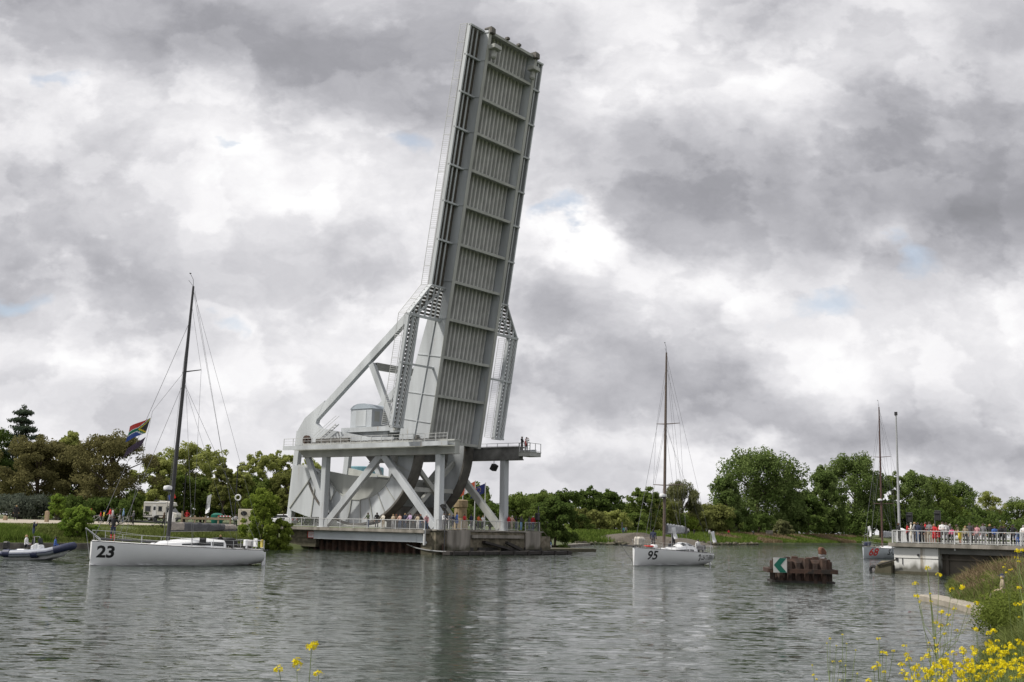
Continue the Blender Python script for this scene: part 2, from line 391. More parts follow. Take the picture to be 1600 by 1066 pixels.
def build_water():
    nr, nc = 560, 900
    Z = np.concatenate([np.linspace(2.0, 14.0, 30, endpoint=False), 14.0 * (650 / 14.0) ** np.linspace(0, 1, nr - 30) ** 1.0])
    T = np.concatenate([np.linspace(-2.2, -0.62, 20, endpoint=False), np.linspace(-0.62, 0.62, nc - 40), np.linspace(0.62, 2.2, 21)[1:]])
    X = Z[:, None] * T[None, :]; Y = np.broadcast_to(Z[:, None], X.shape)
    H = np.zeros_like(X); r = np.random.default_rng(3)
    dz = np.gradient(Z)[:, None]; dx = (Z * (1.24 / (nc - 40)))[:, None]
    # gust patches: rougher and calmer areas of the canal
    gust = 0.75 + 0.45 * bump_noise(X * 0.55, Y, 9.0) * bump_noise(X + 40, Y * 0.6, 17.0)
    for i in range(70):
        lam = 0.2 * (18.0) ** (r.random() ** 1.3)
        ang = r.normal(-0.08, 0.30)
        kx, ky = 2 * math.pi / lam * math.sin(ang), 2 * math.pi / lam * math.cos(ang)
        amp = lam * (0.0045 if lam < 0.7 else 0.0045) * (1.0 if lam < 0.8 else (0.8 / lam) ** 0.95)
        ok = np.clip((lam / np.maximum(np.abs(math.cos(ang)) * dz, np.abs(math.sin(ang)) * dx) - 2.2) / 2.0, 0, 1)
        H += 1.5 * amp * ok * (np.exp(1.6 * (np.sin(kx * X + ky * Y + r.random() * 6.28 + 1.6 * np.sin(X * (0.15 + 0.35 * r.random()) + i) + 0.7 * np.sin(Y * 0.3 * r.random() + 2 * i)) - 1)) - 0.35)
    H *= np.clip(gust, 0.3, 1.4)
    P = np.stack([X, Y, H], -1).reshape(-1, 3)
    idx = np.arange(X.size).reshape(X.shape)
    F = np.stack([idx[:-1, :-1], idx[:-1, 1:], idx[1:, 1:], idx[1:, :-1]], -1).reshape(-1, 4)
    m = bpy.data.materials.new('canal_water'); m.use_nodes = True
    nt = m.node_tree; N = nt.nodes; L = nt.links; b = N['Principled BSDF']
    b.inputs['Base Color'].default_value = (0.026, 0.037, 0.025, 1); b.inputs['Roughness'].default_value = 0.06; b.inputs['IOR'].default_value = 1.33
    geo = N.new('ShaderNodeNewGeometry'); mp = N.new('ShaderNodeMapping'); mp.inputs['Scale'].default_value = (0.25, 1.0, 1.0)
    mp.inputs['Rotation'].default_value = (0, 0, 0.10)
    L.new(geo.outputs['Position'], mp.inputs[0])
    n1 = N.new('ShaderNodeTexNoise'); n1.inputs['Scale'].default_value = 6.0; n1.inputs['Detail'].default_value = 4; n1.inputs['Roughness'].default_value = 0.62
    L.new(mp.outputs[0], n1.inputs['Vector'])
    # wind lanes: ripples are stronger in some areas than in others
    n2 = N.new('ShaderNodeTexNoise'); n2.inputs['Scale'].default_value = 0.075; n2.inputs['Detail'].default_value = 3
    m2 = N.new('ShaderNodeMapping'); m2.inputs['Scale'].default_value = (0.5, 1.3, 1.0); L.new(geo.outputs['Position'], m2.inputs[0]); L.new(m2.outputs[0], n2.inputs['Vector'])
    gl = N.new('ShaderNodeMapRange'); L.new(n2.outputs[0], gl.inputs[0]); gl.inputs[1].default_value = 0.38; gl.inputs[2].default_value = 0.62; gl.inputs[3].default_value = 0.55; gl.inputs[4].default_value = 1.15
    # capillary ripples as surface slopes in x and y
    su = N.new('ShaderNodeVectorMath'); su.operation = 'SUBTRACT'; L.new(n1.outputs['Color'], su.inputs[0]); su.inputs[1].default_value = (0.5, 0.5, 0.5)
    mu = N.new('ShaderNodeVectorMath'); mu.operation = 'MULTIPLY'; L.new(su.outputs[0], mu.inputs[0]); mu.inputs[1].default_value = (0.45, 1.4, 0.0)
    sc_ = N.new('ShaderNodeVectorMath'); sc_.operation = 'SCALE'; L.new(mu.outputs[0], sc_.inputs[0]); L.new(gl.outputs[0], sc_.inputs['Scale'])
    ad_ = N.new('ShaderNodeVectorMath'); ad_.operation = 'ADD'; L.new(geo.outputs['Normal'], ad_.inputs[0]); L.new(sc_.outputs[0], ad_.inputs[1])
    no_ = N.new('ShaderNodeVectorMath'); no_.operation = 'NORMALIZE'; L.new(ad_.outputs[0], no_.inputs[0]); L.new(no_.outputs[0], b.inputs['Normal'])
    b.inputs['Specular IOR Level'].default_value = 0.5
    o = np_mesh('water', P, F, m); tag(o, kind='structure')
    o.data.polygons.foreach_set('use_smooth', [True] * len(F))
build_water()

# ------------------------------------------------------------------ materials of built things
RUST = (0.16, 0.075, 0.035)
m_paint = mat('pale_grey_bridge_paint', (0.44, 0.465, 0.485), 0.55, 0.26, 0.6, spots=((0.27, 0.22, 0.17), 1.9, 0.655), streak=True)
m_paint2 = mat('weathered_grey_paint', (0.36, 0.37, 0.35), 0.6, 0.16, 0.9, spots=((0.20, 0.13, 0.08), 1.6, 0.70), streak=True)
m_under = mat('grey_green_deck_paint', (0.455, 0.46, 0.448), 0.65, 0.16, 0.8, spots=((0.21, 0.15, 0.10), 2.0, 0.72))
m_grime = mat('grimy_steel', (0.10, 0.095, 0.085), 0.7, 0.35, 1.2, spots=(RUST, 2.5, 0.62))
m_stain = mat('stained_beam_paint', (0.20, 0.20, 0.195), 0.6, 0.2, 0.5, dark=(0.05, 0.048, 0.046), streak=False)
m_rust = mat('rusty_steel', (0.058, 0.034, 0.024), 0.85, 0.4, 2.0, dark=(0.022, 0.015, 0.012), bump=0.4, bscale=14)
m_dkrust = mat('dark_rusty_piling', (0.065, 0.035, 0.024), 0.9, 0.5, 1.5, spots=((0.02, 0.016, 0.013), 0.8, 0.52))
m_grate = mat('brown_grating', (0.09, 0.08, 0.065), 0.8, 0.25, 3)
m_rail = mat('white_railing_paint', (0.47, 0.48, 0.48), 0.5, 0.12, 3, spots=((0.35, 0.27, 0.2), 5, 0.68))
m_conc = mat('weathered_concrete', (0.27, 0.25, 0.22), 0.9, 0.2, 1.2, dark=(0.13, 0.12, 0.10), bump=0.3, bscale=9, streak=True, tide=0.7)
m_stone = mat('mossy_stone', (0.18, 0.155, 0.115), 0.95, 0.3, 2.0, dark=(0.075, 0.07, 0.045), bump=0.5, bscale=7, tide=0.6)
m_dark = mat('dark_recess_steel', (0.035, 0.033, 0.03), 0.8, 0.4, 2)
m_timber = mat('wet_black_timber', (0.028, 0.024, 0.021), 0.7, 0.4, 3)
m_wood = mat('weathered_wood', (0.34, 0.26, 0.17), 0.85, 0.2, 6)
m_white = mat('white_gelcoat', (0.74, 0.75, 0.76), 0.28, 0.04, 0.8)
m_deckw = mat('off_white_deck', (0.70, 0.70, 0.69), 0.55, 0.05, 3)
m_black = mat('black_paint', (0.012, 0.012, 0.013), 0.5, 0.2, 5)
m_carbon = mat('dark_carbon_spar', (0.03, 0.03, 0.032), 0.35, 0.2, 4)
m_brownspar = mat('brown_grey_spar', (0.10, 0.075, 0.06), 0.5, 0.2, 3)
m_wire = mat('grey_wire', (0.16, 0.16, 0.17), 0.4, 0.1, 4)
m_steel = mat('polished_steel', (0.55, 0.56, 0.57), 0.3, 0.05, 4, metal=0.6)
m_glass = mat('dark_window_glass', (0.02, 0.024, 0.028), 0.08, 0.1, 2)
m_grey = mat('mid_grey_fabric', (0.085, 0.085, 0.092), 0.9, 0.15, 4, bump=0.4, bscale=8)
m_tan = mat('tan_sailcloth', (0.30, 0.27, 0.24), 0.85, 0.2, 4, bump=0.5, bscale=6)
m_palesail = mat('pale_grey_sailcloth', (0.30, 0.31, 0.33), 0.8, 0.2, 3, bump=0.5, bscale=6)
m_red = mat('red_paint', (0.52, 0.03, 0.02), 0.5, 0.1, 4)
m_navy = mat('navy_rubber', (0.018, 0.024, 0.065), 0.5, 0.15, 4)
m_flagw = mat('white_flag_cloth', (0.72, 0.73, 0.75), 0.8, 0.06, 4)
m_blue = mat('blue_cloth', (0.03, 0.07, 0.30), 0.8, 0.1, 4)
m_green = mat('dark_green_paint', (0.0, 0.11, 0.075), 0.5, 0.1, 4)
m_yellow = mat('yellow_cloth', (0.62, 0.48, 0.03), 0.7, 0.1, 4)
m_teal = mat('teal_cladding', (0.10, 0.22, 0.26), 0.5, 0.1, 2)
m_antif = mat('red_antifouling', (0.22, 0.05, 0.02), 0.6, 0.2, 4)
m_shoe = mat('dark_shoe_leather', (0.03, 0.026, 0.022), 0.6, 0.2, 8)

# ------------------------------------------------------------------ the bascule bridge
def railing(b, p0, p1, h=1.05, posts=2.0, balus=0.14, r=0.03, outn=None, up=(0, 0, 1), toprail=0.05, bars=True):
    """railing from p0 to p1 (feet); 'up' is the direction its posts stand in"""
    p0, p1, up = Vector(p0), Vector(p1), Vector(up); L = (p1 - p0).length; a = (p1 - p0) / L
    n = max(1, int(round(L / posts)))
    for i in range(n + 1):
        q = p0 + a * (L * i / n); b.beam(q, q + up * h, 0.06, 0.06, a)
    b.beam(p0 + up * h, p1 + up * h, toprail * 1.6, toprail, a.cross(up)); b.beam(p0 + up * 0.12, p1 + up * 0.12, 0.04, 0.04, a.cross(up))
    if bars:
        k = int(L / balus)
        for i in range(1, k):
            q = p0 + a * (L * i / k); b.beam(q + up * 0.12, q + up * (h - 0.02), r, r, a)

LEAN = math.radians(8.7)
LU = Vector((math.sin(LEAN), 0, math.cos(LEAN))); LN = Vector((math.cos(LEAN), 0, -math.sin(LEAN)))
LB = Vector((-2.8, 0, 12.8))
def lp(s, off, w): return LB + LU * s + LN * off + Vector((0, w, 0))
S_TOP = 46.8
CC = Vector((-13.45, 0, 12.0))
def cpt(r, deg, w): a = math.radians(deg); return CC + Vector((r * math.cos(a), w, r * math.sin(a)))

def build_bridge():
    root = empty('bascule_bridge', tuple(ORG), -TH, 'tall pale grey rolling bascule bridge with its leaf raised almost upright', 'bridge')
    SB = [4.6, 9.0, 13.3, 17.6, 21.9, 26.3, 30.5, 34.8, 38.9, 43.2]     # cross-beam stations along the leaf
    for s_ in (-1, 1):
        # main box girder, deeper towards its foot
        prof = [(S_TOP, 0), (S_TOP, -1.35), (19.2, -1.5), (12.9, -2.95), (4.6, -4.3), (-0.8, -4.55), (-0.8, 0)]
        w0, w1 = s_ * 4.6, s_ * 4.2
        b = MB(); b.prism([lp(s, o, w0) for s, o in prof], (0, w1 - w0, 0))
        g = b.build('girder', m_paint, root, bevel=0.03)
        b = MB(); b.prism([lp(s, 0.004, s_ * 4.68) for s in (S_TOP, -0.8)] + [lp(s, 0.07, s_ * 4.68) for s in (-0.8, S_TOP)], (0, -s_ * 0.50, 0))
        b.build('bottom_flange', m_paint2, g)
        b = MB()
        for i, s in enumerate([1.5] + SB + [46.5]):
            dep = np.interp(s, [-.8, 4.6, 12.9, 19.2, 60], [4.5, 4.25, 2.9, 1.45, 1.3])
            b = MB(); b.beam(lp(s, -0.05, s_ * 4.655), lp(s, -dep, s_ * 4.64), 0.08, 0.07, LU); b.build('stiffener', m_paint, g)
        b = MB(); b.beam(lp(-0.5, -2.2, s_ * 4.66), lp(13.5, -1.6, s_ * 4.66), 0.12, 0.12, (0, 1, 0)); b.build('stiffener', m_paint, g)
        # rocker segment: raised ring plate, radial ribs, wide dark rim
        b = MB(); degs = list(np.linspace(2, -152, 40))
        b.loft([[cpt(6.25, a, s_ * 4.66), cpt(9.0, a, s_ * 4.66), cpt(9.0, a, s_ * 4.0), cpt(6.25, a, s_ * 4.0)] for a in degs])
        b.prism([cpt(9.0, 2, s_ * 4.655), cpt(6.25, 2, s_ * 4.655), lp(-0.8, -4.5, s_ * 4.655), lp(-0.8, -1.75, s_ * 4.655)], (0, -s_ * 0.65, 0))
        r_ = b.build('rocker_segment', m_paint, root)
        b = MB()
        for a in range(-8, -152, -13): b.beam(cpt(6.25, a, s_ * 4.72), cpt(9.0, a, s_ * 4.72), 0.10, 0.10, (0, 1, 0))
        b.loft([[cpt(6.2, a, s_ * 4.74), cpt(6.32, a, s_ * 4.74), cpt(6.32, a, s_ * 4.6), cpt(6.2, a, s_ * 4.6)] for a in degs])
        b.build('radial_rib', m_paint2, r_)
        b = MB(); b.loft([[cpt(8.98, a, s_ * 5.05), cpt(9.22, a, s_ * 5.05), cpt(9.22, a, s_ * 3.55), cpt(8.98, a, s_ * 3.55)] for a in list(np.linspace(6, -152, 44))])
        b.build('rolling_rim', m_grime, r_)
        # arms of the counterweight frame
        T = Vector((-24.0, s_ * 4.3, 13.6)); Mn = Vector((-12.6, s_ * 4.3, 22.0)); A = Vector((-1.9, s_ * 4.3, 30.6)); base = Vector((-25.2, s_ * 4.3, 2.95))
        b = MB(); b.beam(T + Vector((0.3, 0, .3)), A, 0.62, 0.95, (0, 1, 0)); b.build('counterweight_arm', m_paint, root, bevel=0.03)
        b = MB(); b.beam(Mn + Vector((0.2, 0, -.4)), Vector((-8.4, s_ * 4.3, 14.2)), 0.55, 0.75, (0, 1, 0))
        b.build('arm_strut', m_paint, root, bevel=0.03)
        b = MB(); b.beam(T + Vector((-0.15, 0, .5)), base, 0.62, 0.85, (0, 1, 0)); b.build('tail_post', m_paint, root, bevel=0.03)
        b = MB(); ga = [Vector(q) for q in ((-24.5, s_ * 4.62, 13.9), (-23.2, s_ * 4.62, 15.6), (-19.8, s_ * 4.62, 17.6), (-21.0, s_ * 4.62, 15.6), (-21.2, s_ * 4.62, 14.9), (-20.4, s_ * 4.62, 14.3), (-12.4, s_ * 4.62, 13.0), (-8.2, s_ * 4.62, 12.9), (-8.2, s_ * 4.62, 11.9), (-24.6, s_ * 4.62, 12.3))]
        b.prism(ga, (0, -s_ * 0.62, 0)); gs = b.build('tail_gusset', m_paint, root)
        b = MB(); b.tube([(-22.4, s_ * 4.5, 12.9), (-22.4, s_ * 5.0, 12.9)], 0.55, 14); b.tube([(-22.4, s_ * 5.0, 12.9), (-22.4, s_ * 5.2, 12.9)], 0.25, 10); b.build('hub', m_rust, gs)
        # counterweight web plates
        b = MB(); poly = [(-24.6, 10.1), (-20.8, 9.4), (-15.7, 8.65), (-9.0, 8.0), (-7.6, 8.2), (-8.6, 7.2), (-10.2, 5.9), (-12.0, 5.3), (-15.2, 3.7), (-21.3, 3.62), (-25.0, 4.5)]
        b.prism([Vector((d, s_ * 4.5, z)) for d, z in poly], (0, -s_ * 0.4, 0)); wb = b.build('counterweight_web', m_paint2, root)
        b = MB(); b.prism([Vector((d, s_ * 4.9, z)) for d, z in [(-24.4, 9.9), (-20.6, 9.3), (-18.5, 8.2), (-17.6, 3.7), (-21.3, 3.64), (-24.9, 4.5)]], (0, -s_ * 0.38, 0))
        b.build('side_plate', m_paint, wb)
        b = MB(); b.beam((-20.4, s_ * 4.95, 9.2), (-24.7, s_ * 4.95, 4.7), 0.12, 0.14, (0, 1, 0)); b.beam((-20.2, s_ * 4.95, 9.0), (-20.9, s_ * 4.95, 3.6), 0.12, 0.14, (0, 1, 0))
        b.build('edge_rib', m_paint2, wb)
        # upper track beam that guides the pinions
        wB = s_ * 5.75
        b = MB(); b.bx(-21.5, 2.3, wB - 0.4, wB + 0.4, 10.8, 12.1); b.bx(-21.6, 2.35, wB - 0.55, wB + 0.55, 12.1, 12.25); b.bx(-21.6, 2.35, wB - 0.5, wB + 0.5, 10.68, 10.8)
        b.prism([Vector((-21.5, wB - 0.4, 12.1)), Vector((-23.4, wB - 0.4, 12.1)), Vector((-23.4, wB - 0.4, 11.6)), Vector((-22.3, wB - 0.4, 11.5)), Vector((-21.5, wB - 0.4, 10.8))], (0, 0.8, 0))
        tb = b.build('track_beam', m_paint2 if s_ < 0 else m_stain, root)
        b = MB(); wo = wB + s_ * 1.7
        b.bx(-23.6, 2.4 if s_ < 0 else 3.2, wB + s_ * 0.56, wo, 11.62, 11.78); b.bx(-23.6, 2.4 if s_ < 0 else 3.2, wo - 0.06, wo + 0.06, 11.5, 11.98)
        wk = b.build('walkway', m_paint, tb)
        b = MB(); railing(b, (-23.5, wo, 11.78), (2.3, wo, 11.78), 1.05, 1.6, 0.5, 0.02, bars=False)
        for hz in (0.4, 0.72): b.beam((-23.5, wo, 11.78 + hz), (2.3, wo, 11.78 + hz), 0.035, 0.035)
        b.beam((2.3, wo, 12.83), (2.3, wB + s_ * .5, 12.83), 0.05, 0.05); b.beam((-23.5, wo, 12.83), (-23.5, wB + s_ * .5, 12.83), 0.05, 0.05)
        b.build('walkway_railing', m_rail, tb)
        for dd in (0.0, -17.85):
            b = MB(); b.beam((dd, wB, 2.5), (dd - (0.1 if dd == 0 else 0), wB, 10.72), 0.78, 0.8, (0, 1, 0)); b.bx(dd - .55, dd + .55, wB - .55, wB + .55, 2.45, 2.62)
            b.build('pillar', m_paint, root, bevel=0.06)
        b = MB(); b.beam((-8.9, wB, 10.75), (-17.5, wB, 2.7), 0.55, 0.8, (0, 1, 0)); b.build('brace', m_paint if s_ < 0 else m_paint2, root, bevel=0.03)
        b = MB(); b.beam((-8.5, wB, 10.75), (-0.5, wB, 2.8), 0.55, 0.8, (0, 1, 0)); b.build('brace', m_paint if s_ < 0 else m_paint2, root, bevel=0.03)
        b = MB(); b.beam((-21.3, wB, 11.2), (-17.9, wB, 5.2), 0.5, 0.7, (0, 1, 0)); b.build('knee_brace', m_paint, root, bevel=0.03)
        # sidewalk: narrow above, carried out round the girder below
        sw = MB(); gr = MB(); rl = MB()
        wi, wo_, wf, wfi = s_ * 4.58, s_ * 7.0, s_ * 9.9, s_ * 8.1
        s_a, s_b, s_c = 16.7, 13.0, 0.6
        o0 = -0.95
        sw.prism([lp(S_TOP, o0 + .1, wo_), lp(s_a, o0 + .1, wo_), lp(s_a, o0 - .35, wo_), lp(S_TOP, o0 - .35, wo_)], (0, -s_ * 0.2, 0))
        sw.prism([lp(s_b, o0 + .1, wf), lp(s_c, o0 + .1, wf), lp(s_c, o0 - .35, wf), lp(s_b, o0 - .35, wf)], (0, -s_ * 0.30, 0))
        sw.prism([lp(s_b, o0 + .1, wfi), lp(s_c, o0 + .1, wfi), lp(s_c, o0 - .35, wfi), lp(s_b, o0 - .35, wfi)], (0, s_ * 0.30, 0))
        sw.beam(lp(s_a, o0 - .12, wo_ - s_ * .08), lp(s_b, o0 - .12, wf - s_ * .08), 0.45, 0.18, LN)
        for ww, top in ((5.5, S_TOP), (6.25, S_TOP)): sw.beam(lp(s_b if ww < 6 else s_b, o0 - .05, s_ * ww), lp(top, o0 - .05, s_ * ww), 0.09, 0.2, LN)
        for ww in (7.2, 8.2, 9.0):
            st = s_a - (ww - 7.0) * (s_a - s_b) / 2.9
            sw.beam(lp(s_b, o0 - .05, s_ * ww), lp(st, o0 - .05, s_ * ww), 0.14, 0.2, LN)
        sw.beam(lp(s_a - .2, o0 - .05, s_ * 5.0), lp(s_b, o0 - .05, s_ * 8.6), 0.12, 0.2, LN)
        for ww in (9.0,): sw.beam(lp(s_c, o0 - .05, s_ * ww), lp(s_b, o0 - .05, s_ * ww), 0.2, 0.34, LN)
        for s in SB[4:] + [S_TOP - .15, s_a]: sw.beam(lp(s, o0 + .0, s_ * 4.6), lp(s, o0 + .0, wo_), 0.2, 0.4, LU)
        sw.beam(lp(s_b, o0, s_ * 4.6), lp(s_b, o0, wf), 0.28, 0.34, LU); sw.beam(lp(7.6, o0, s_ * 4.6), lp(7.6, o0, wf), 0.22, 0.26, LU)
        sw.beam(lp(s_c, o0, wfi), lp(s_c, o0, wf), 0.2, 0.4, LU)
        swo = sw.build('sidewalk', m_paint, root)
        # gratings: cross bars close together, the light shows between them lower down
        for (wa, wb_, sa, sb_) in ((wi, wo_, s_a, S_TOP),):
            gr.prism([lp(sa, o0 - .42, wa), lp(sb_, o0 - .42, wa), lp(sb_, o0 - .36, wa), lp(sa, o0 - .36, wa)], (0, wb_ - wa, 0))
        k = 0.0
        while s_c + k < s_b - .1:
            s = s_c + k; gr.beam(lp(s, o0 - .3, wfi), lp(s, o0 - .3, wf), 0.30, 0.06, LU); k += 0.46
        k = 0.0
        while s_b + k < s_a:
            s = s_b + k; fr = k / (s_a - s_b); gr.beam(lp(s, o0 - .3, wi), lp(s, o0 - .3, wf + (wo_ - wf) * fr), 0.26, 0.06, LU); k += 0.42
        gr.build('grating', m_grate, swo)
        pu = -LN
        segs = [((S_TOP, wo_), (s_a, wo_)), ((s_a, wo_), (s_b, wf)), ((s_b, wf), (s_c, wf)), ((s_b - 0.3, wfi), (s_c, wfi))]
        for (sA, wA), (sB, wB_) in segs:
            p0, p1 = lp(sA, o0 - .36, wA), lp(sB, o0 - .36, wB_)
            L_ = (p1 - p0).length; a = (p1 - p0) / L_; nP = max(1, int(L_ / 2.1))
            for i in range(nP + 1): q = p0 + a * (L_ * i / nP); rl.beam(q, q + pu * 1.1, 0.05, 0.05, a)
            for hh in (0.15, 1.1): rl.beam(p0 + pu * hh, p1 + pu * hh, 0.045, 0.045, LU.cross(pu))
            kk = int(L_ / 0.22)
            for i in range(1, kk): q = p0 + a * (L_ * i / kk); rl.beam(q + pu * .15, q + pu * 1.1, 0.03, 0.03, a)
        rl.build('sidewalk_railing', m_rail, swo)
        # rusty landing bearing and lamp at the leaf's tip
        b = MB(); b.box(lp(46.7, 0.12, s_ * 4.3), (0.6, 0.75, 0.7)); b.box(lp(47.0, -0.3, s_ * 4.3), (1.1, 0.7, 0.3)); be = b.build('landing_bearing', m_grime, root, bevel=0.08)
        b = MB(); b.box(lp(44.9, 0.45, s_ * 3.75), (1.0, 1.35, 0.5)); b.box(lp(44.3, 0.4, s_ * 3.75), (0.4, 0.5, 0.7)); b.ball(lp(43.9, 0.4, s_ * 3.75), 0.38)
        b.build('lamp_bracket', m_paint2, be, bevel=0.05)
    # deck underside: trapezoid ribs between the girders
    b = MB(); n = 12; pitch = 8.3 / n
    b.prism([lp(S_TOP, -1.30, -4.19), lp(-0.6, -1.30, -4.19), lp(-0.6, -1.5, -4.19), lp(S_TOP, -1.5, -4.19)], (0, 8.38, 0))
    for i in range(n):
        x = -4.15 + i * pitch + pitch * 0.22
        b.prism([lp(-.6, -1.296, x), lp(-.6, -1.296, x + pitch * .50), lp(-.6, -0.98, x + pitch * .42), lp(-.6, -0.98, x + pitch * .08)], LU * (S_TOP + .5))
    dk = b.build('deck_panel', m_under, root)
    for s in SB + [-0.5, S_TOP - 0.2]:
        b = MB(); b.beam(lp(s, -0.66, -4.195), lp(s, -0.66, 4.195), 0.14, 1.1, LU); b.beam(lp(s, -0.06, -4.17), lp(s, -0.06, 4.17), 0.30, 0.12, LU)
        b.build('cross_beam', m_paint2, root)
    # road surface plate on the back of the leaf
    b = MB(); b.prism([lp(S_TOP, -1.52, -4.0), lp(-.6, -1.52, -4.0), lp(-.6, -1.62, -4.0), lp(S_TOP, -1.62, -4.0)], (0, 8.0, 0)); b.build('road_surface', m_asphalt, root)
    for q in (-1.3, 0.9): b = MB(); b.box(lp(46.9, 0.0, q), (0.45, 0.45, 0.3)); b.build('edge_light', m_grime, root, bevel=0.03)
    # cross members between the two sides
    b = MB(); b.beam((-12.2, -4.0, 21.4), (-12.2, 4.0, 21.4), 0.7, 0.8, (1, 0, 0)); b.build('arm_crossbeam', m_paint2, root)
    b = MB(); b.beam((-8.6, -4.0, 14.1), (-8.6, 4.0, 14.1), 0.7, 0.8, (1, 0, 0)); b.build('arm_crossbeam', m_paint2, root)
    b = MB()
    b.beam((-5.9, -4.0, 10.4), (-5.9, 4.0, 3.6), 0.4, 0.5, (1, 0, 0)); b.beam((-6.35, 4.0, 10.4), (-6.35, -4.0, 3.6), 0.4, 0.5, (1, 0, 0)); b.beam((-6.1, -4, 7.0), (-6.1, 4, 7.0), 0.3, 0.5, (1, 0, 0))
    b.build('sway_brace', m_paint2, root)
    b = MB(); b.bx(-24.4, -11.0, -4.0, 4.0, 4.2, 8.4); b.build('counterweight', m_paint2, root, bevel=0.05)
    b = MB(); b.bx(-9.4, -8.6, -3.9, 3.9, 2.5, 5.1); b.build('end_floor_beam', m_grime, root)
    # machinery house riding with the pinions
    hr = MB(); x0, x1, y0, y1, z0, z1 = -16.5, -13.0, -3.4, 2.6, 14.3, 16.5
    hr.bx(x0, x1, y0, y1, z0, z1); hs = hr.build('machinery_house', mat('bluish_cladding', (0.42, 0.45, 0.48), 0.5, 0.06, 1.0), root)
    b = MB(); ring = [(x0 - .08, z1), (x0 + .5, z1 + .42), (x0 + 1.2, z1 + .62), (x1 - 1.2, z1 + .62), (x1 - .5, z1 + .42), (x1 + .08, z1)]
    b.prism([Vector((x, y0 - .1, z)) for x, z in ring], (0, y1 - y0 + .2, 0)); b.build('curved_roof', mat('blue_grey_roof', (0.33, 0.38, 0.43), 0.5, 0.06, 1.0), hs)
    for k in range(4):
        b = MB(); b.bx(x1 - .02, x1 + .03, y0 + .5 + k * 1.3, y0 + 1.3 + k * 1.3, z0 + .7, z0 + 1.9); b.build('louvre', m_paint2, hs)
    b = MB(); b.bx(x0 + 0.9, x1 - .9, y0 - .04, y0 + .02, z0 + .1, z0 + 2.0); b.build('door', m_paint, hs)
    b = MB(); b.bx(-17.5, -9.5, -3.9, 3.2, 13.7, 14.25); b.prism([Vector((-9.5, -3.9, 14.25)), Vector((-7.6, -3.9, 13.5)), Vector((-9.5, -3.9, 13.5))], (0, 7.1, 0)); b.bx(-17.0, -10.5, -3.2, 2.6, 12.2, 13.69)
    b.build('house_platform', m_paint, root)
    b = MB()
    for q in (-5.4, -4.9): b.beam((-20.6, q, 12.3), (-16.9, q, 14.6), 0.05, 0.12, (0, 1, 0)); b.beam((-20.6, q, 13.3), (-16.9, q, 15.6), 0.04, 0.04)
    for i in range(9): b.box((-20.4 + i * .41, -5.15, 12.42 + i * .255), (0.25, 0.5, 0.03))
    b.build('stair', m_rail, root)
    b = MB()
    for i in range(26): b.box((-20.9 + i * .85, -5.75, 12.36), (0.4, 0.5, 0.2))
    b.bx(-20.0, -14.5, -5.6, -5.1, 12.3, 12.9); b.build('rack', m_grime, root)
    # look-out platform at the end of the far walkway and the flood lamp under it
    b = MB(); b.bx(2.3, 3.9, 5.3, 7.45, 11.1, 11.55); b.bx(2.35, 3.95, 5.25, 7.5, 11.55, 11.62)
    pf = b.build('end_platform', m_paint2, root)
    b = MB(); railing(b, (2.4, 5.3, 11.6), (3.9, 5.3, 11.6), 1.0, 0.8, 1, bars=False); railing(b, (3.9, 5.3, 11.6), (3.9, 7.4, 11.6), 1.0, 1.0, 1, bars=False)
    b.build('platform_railing', m_rail, pf)
    b = MB(); b.beam((-1.3, 5.3, 10.68), (-1.3, 5.3, 10.2), 0.08, 0.08); b.box((-1.2, 5.2, 9.85), (0.55, 0.8, 0.75), Matrix.Rotation(0.5, 3, 'Y')); b.build('flood_lamp', m_black, root, bevel=0.05)
    return root
build_bridge()

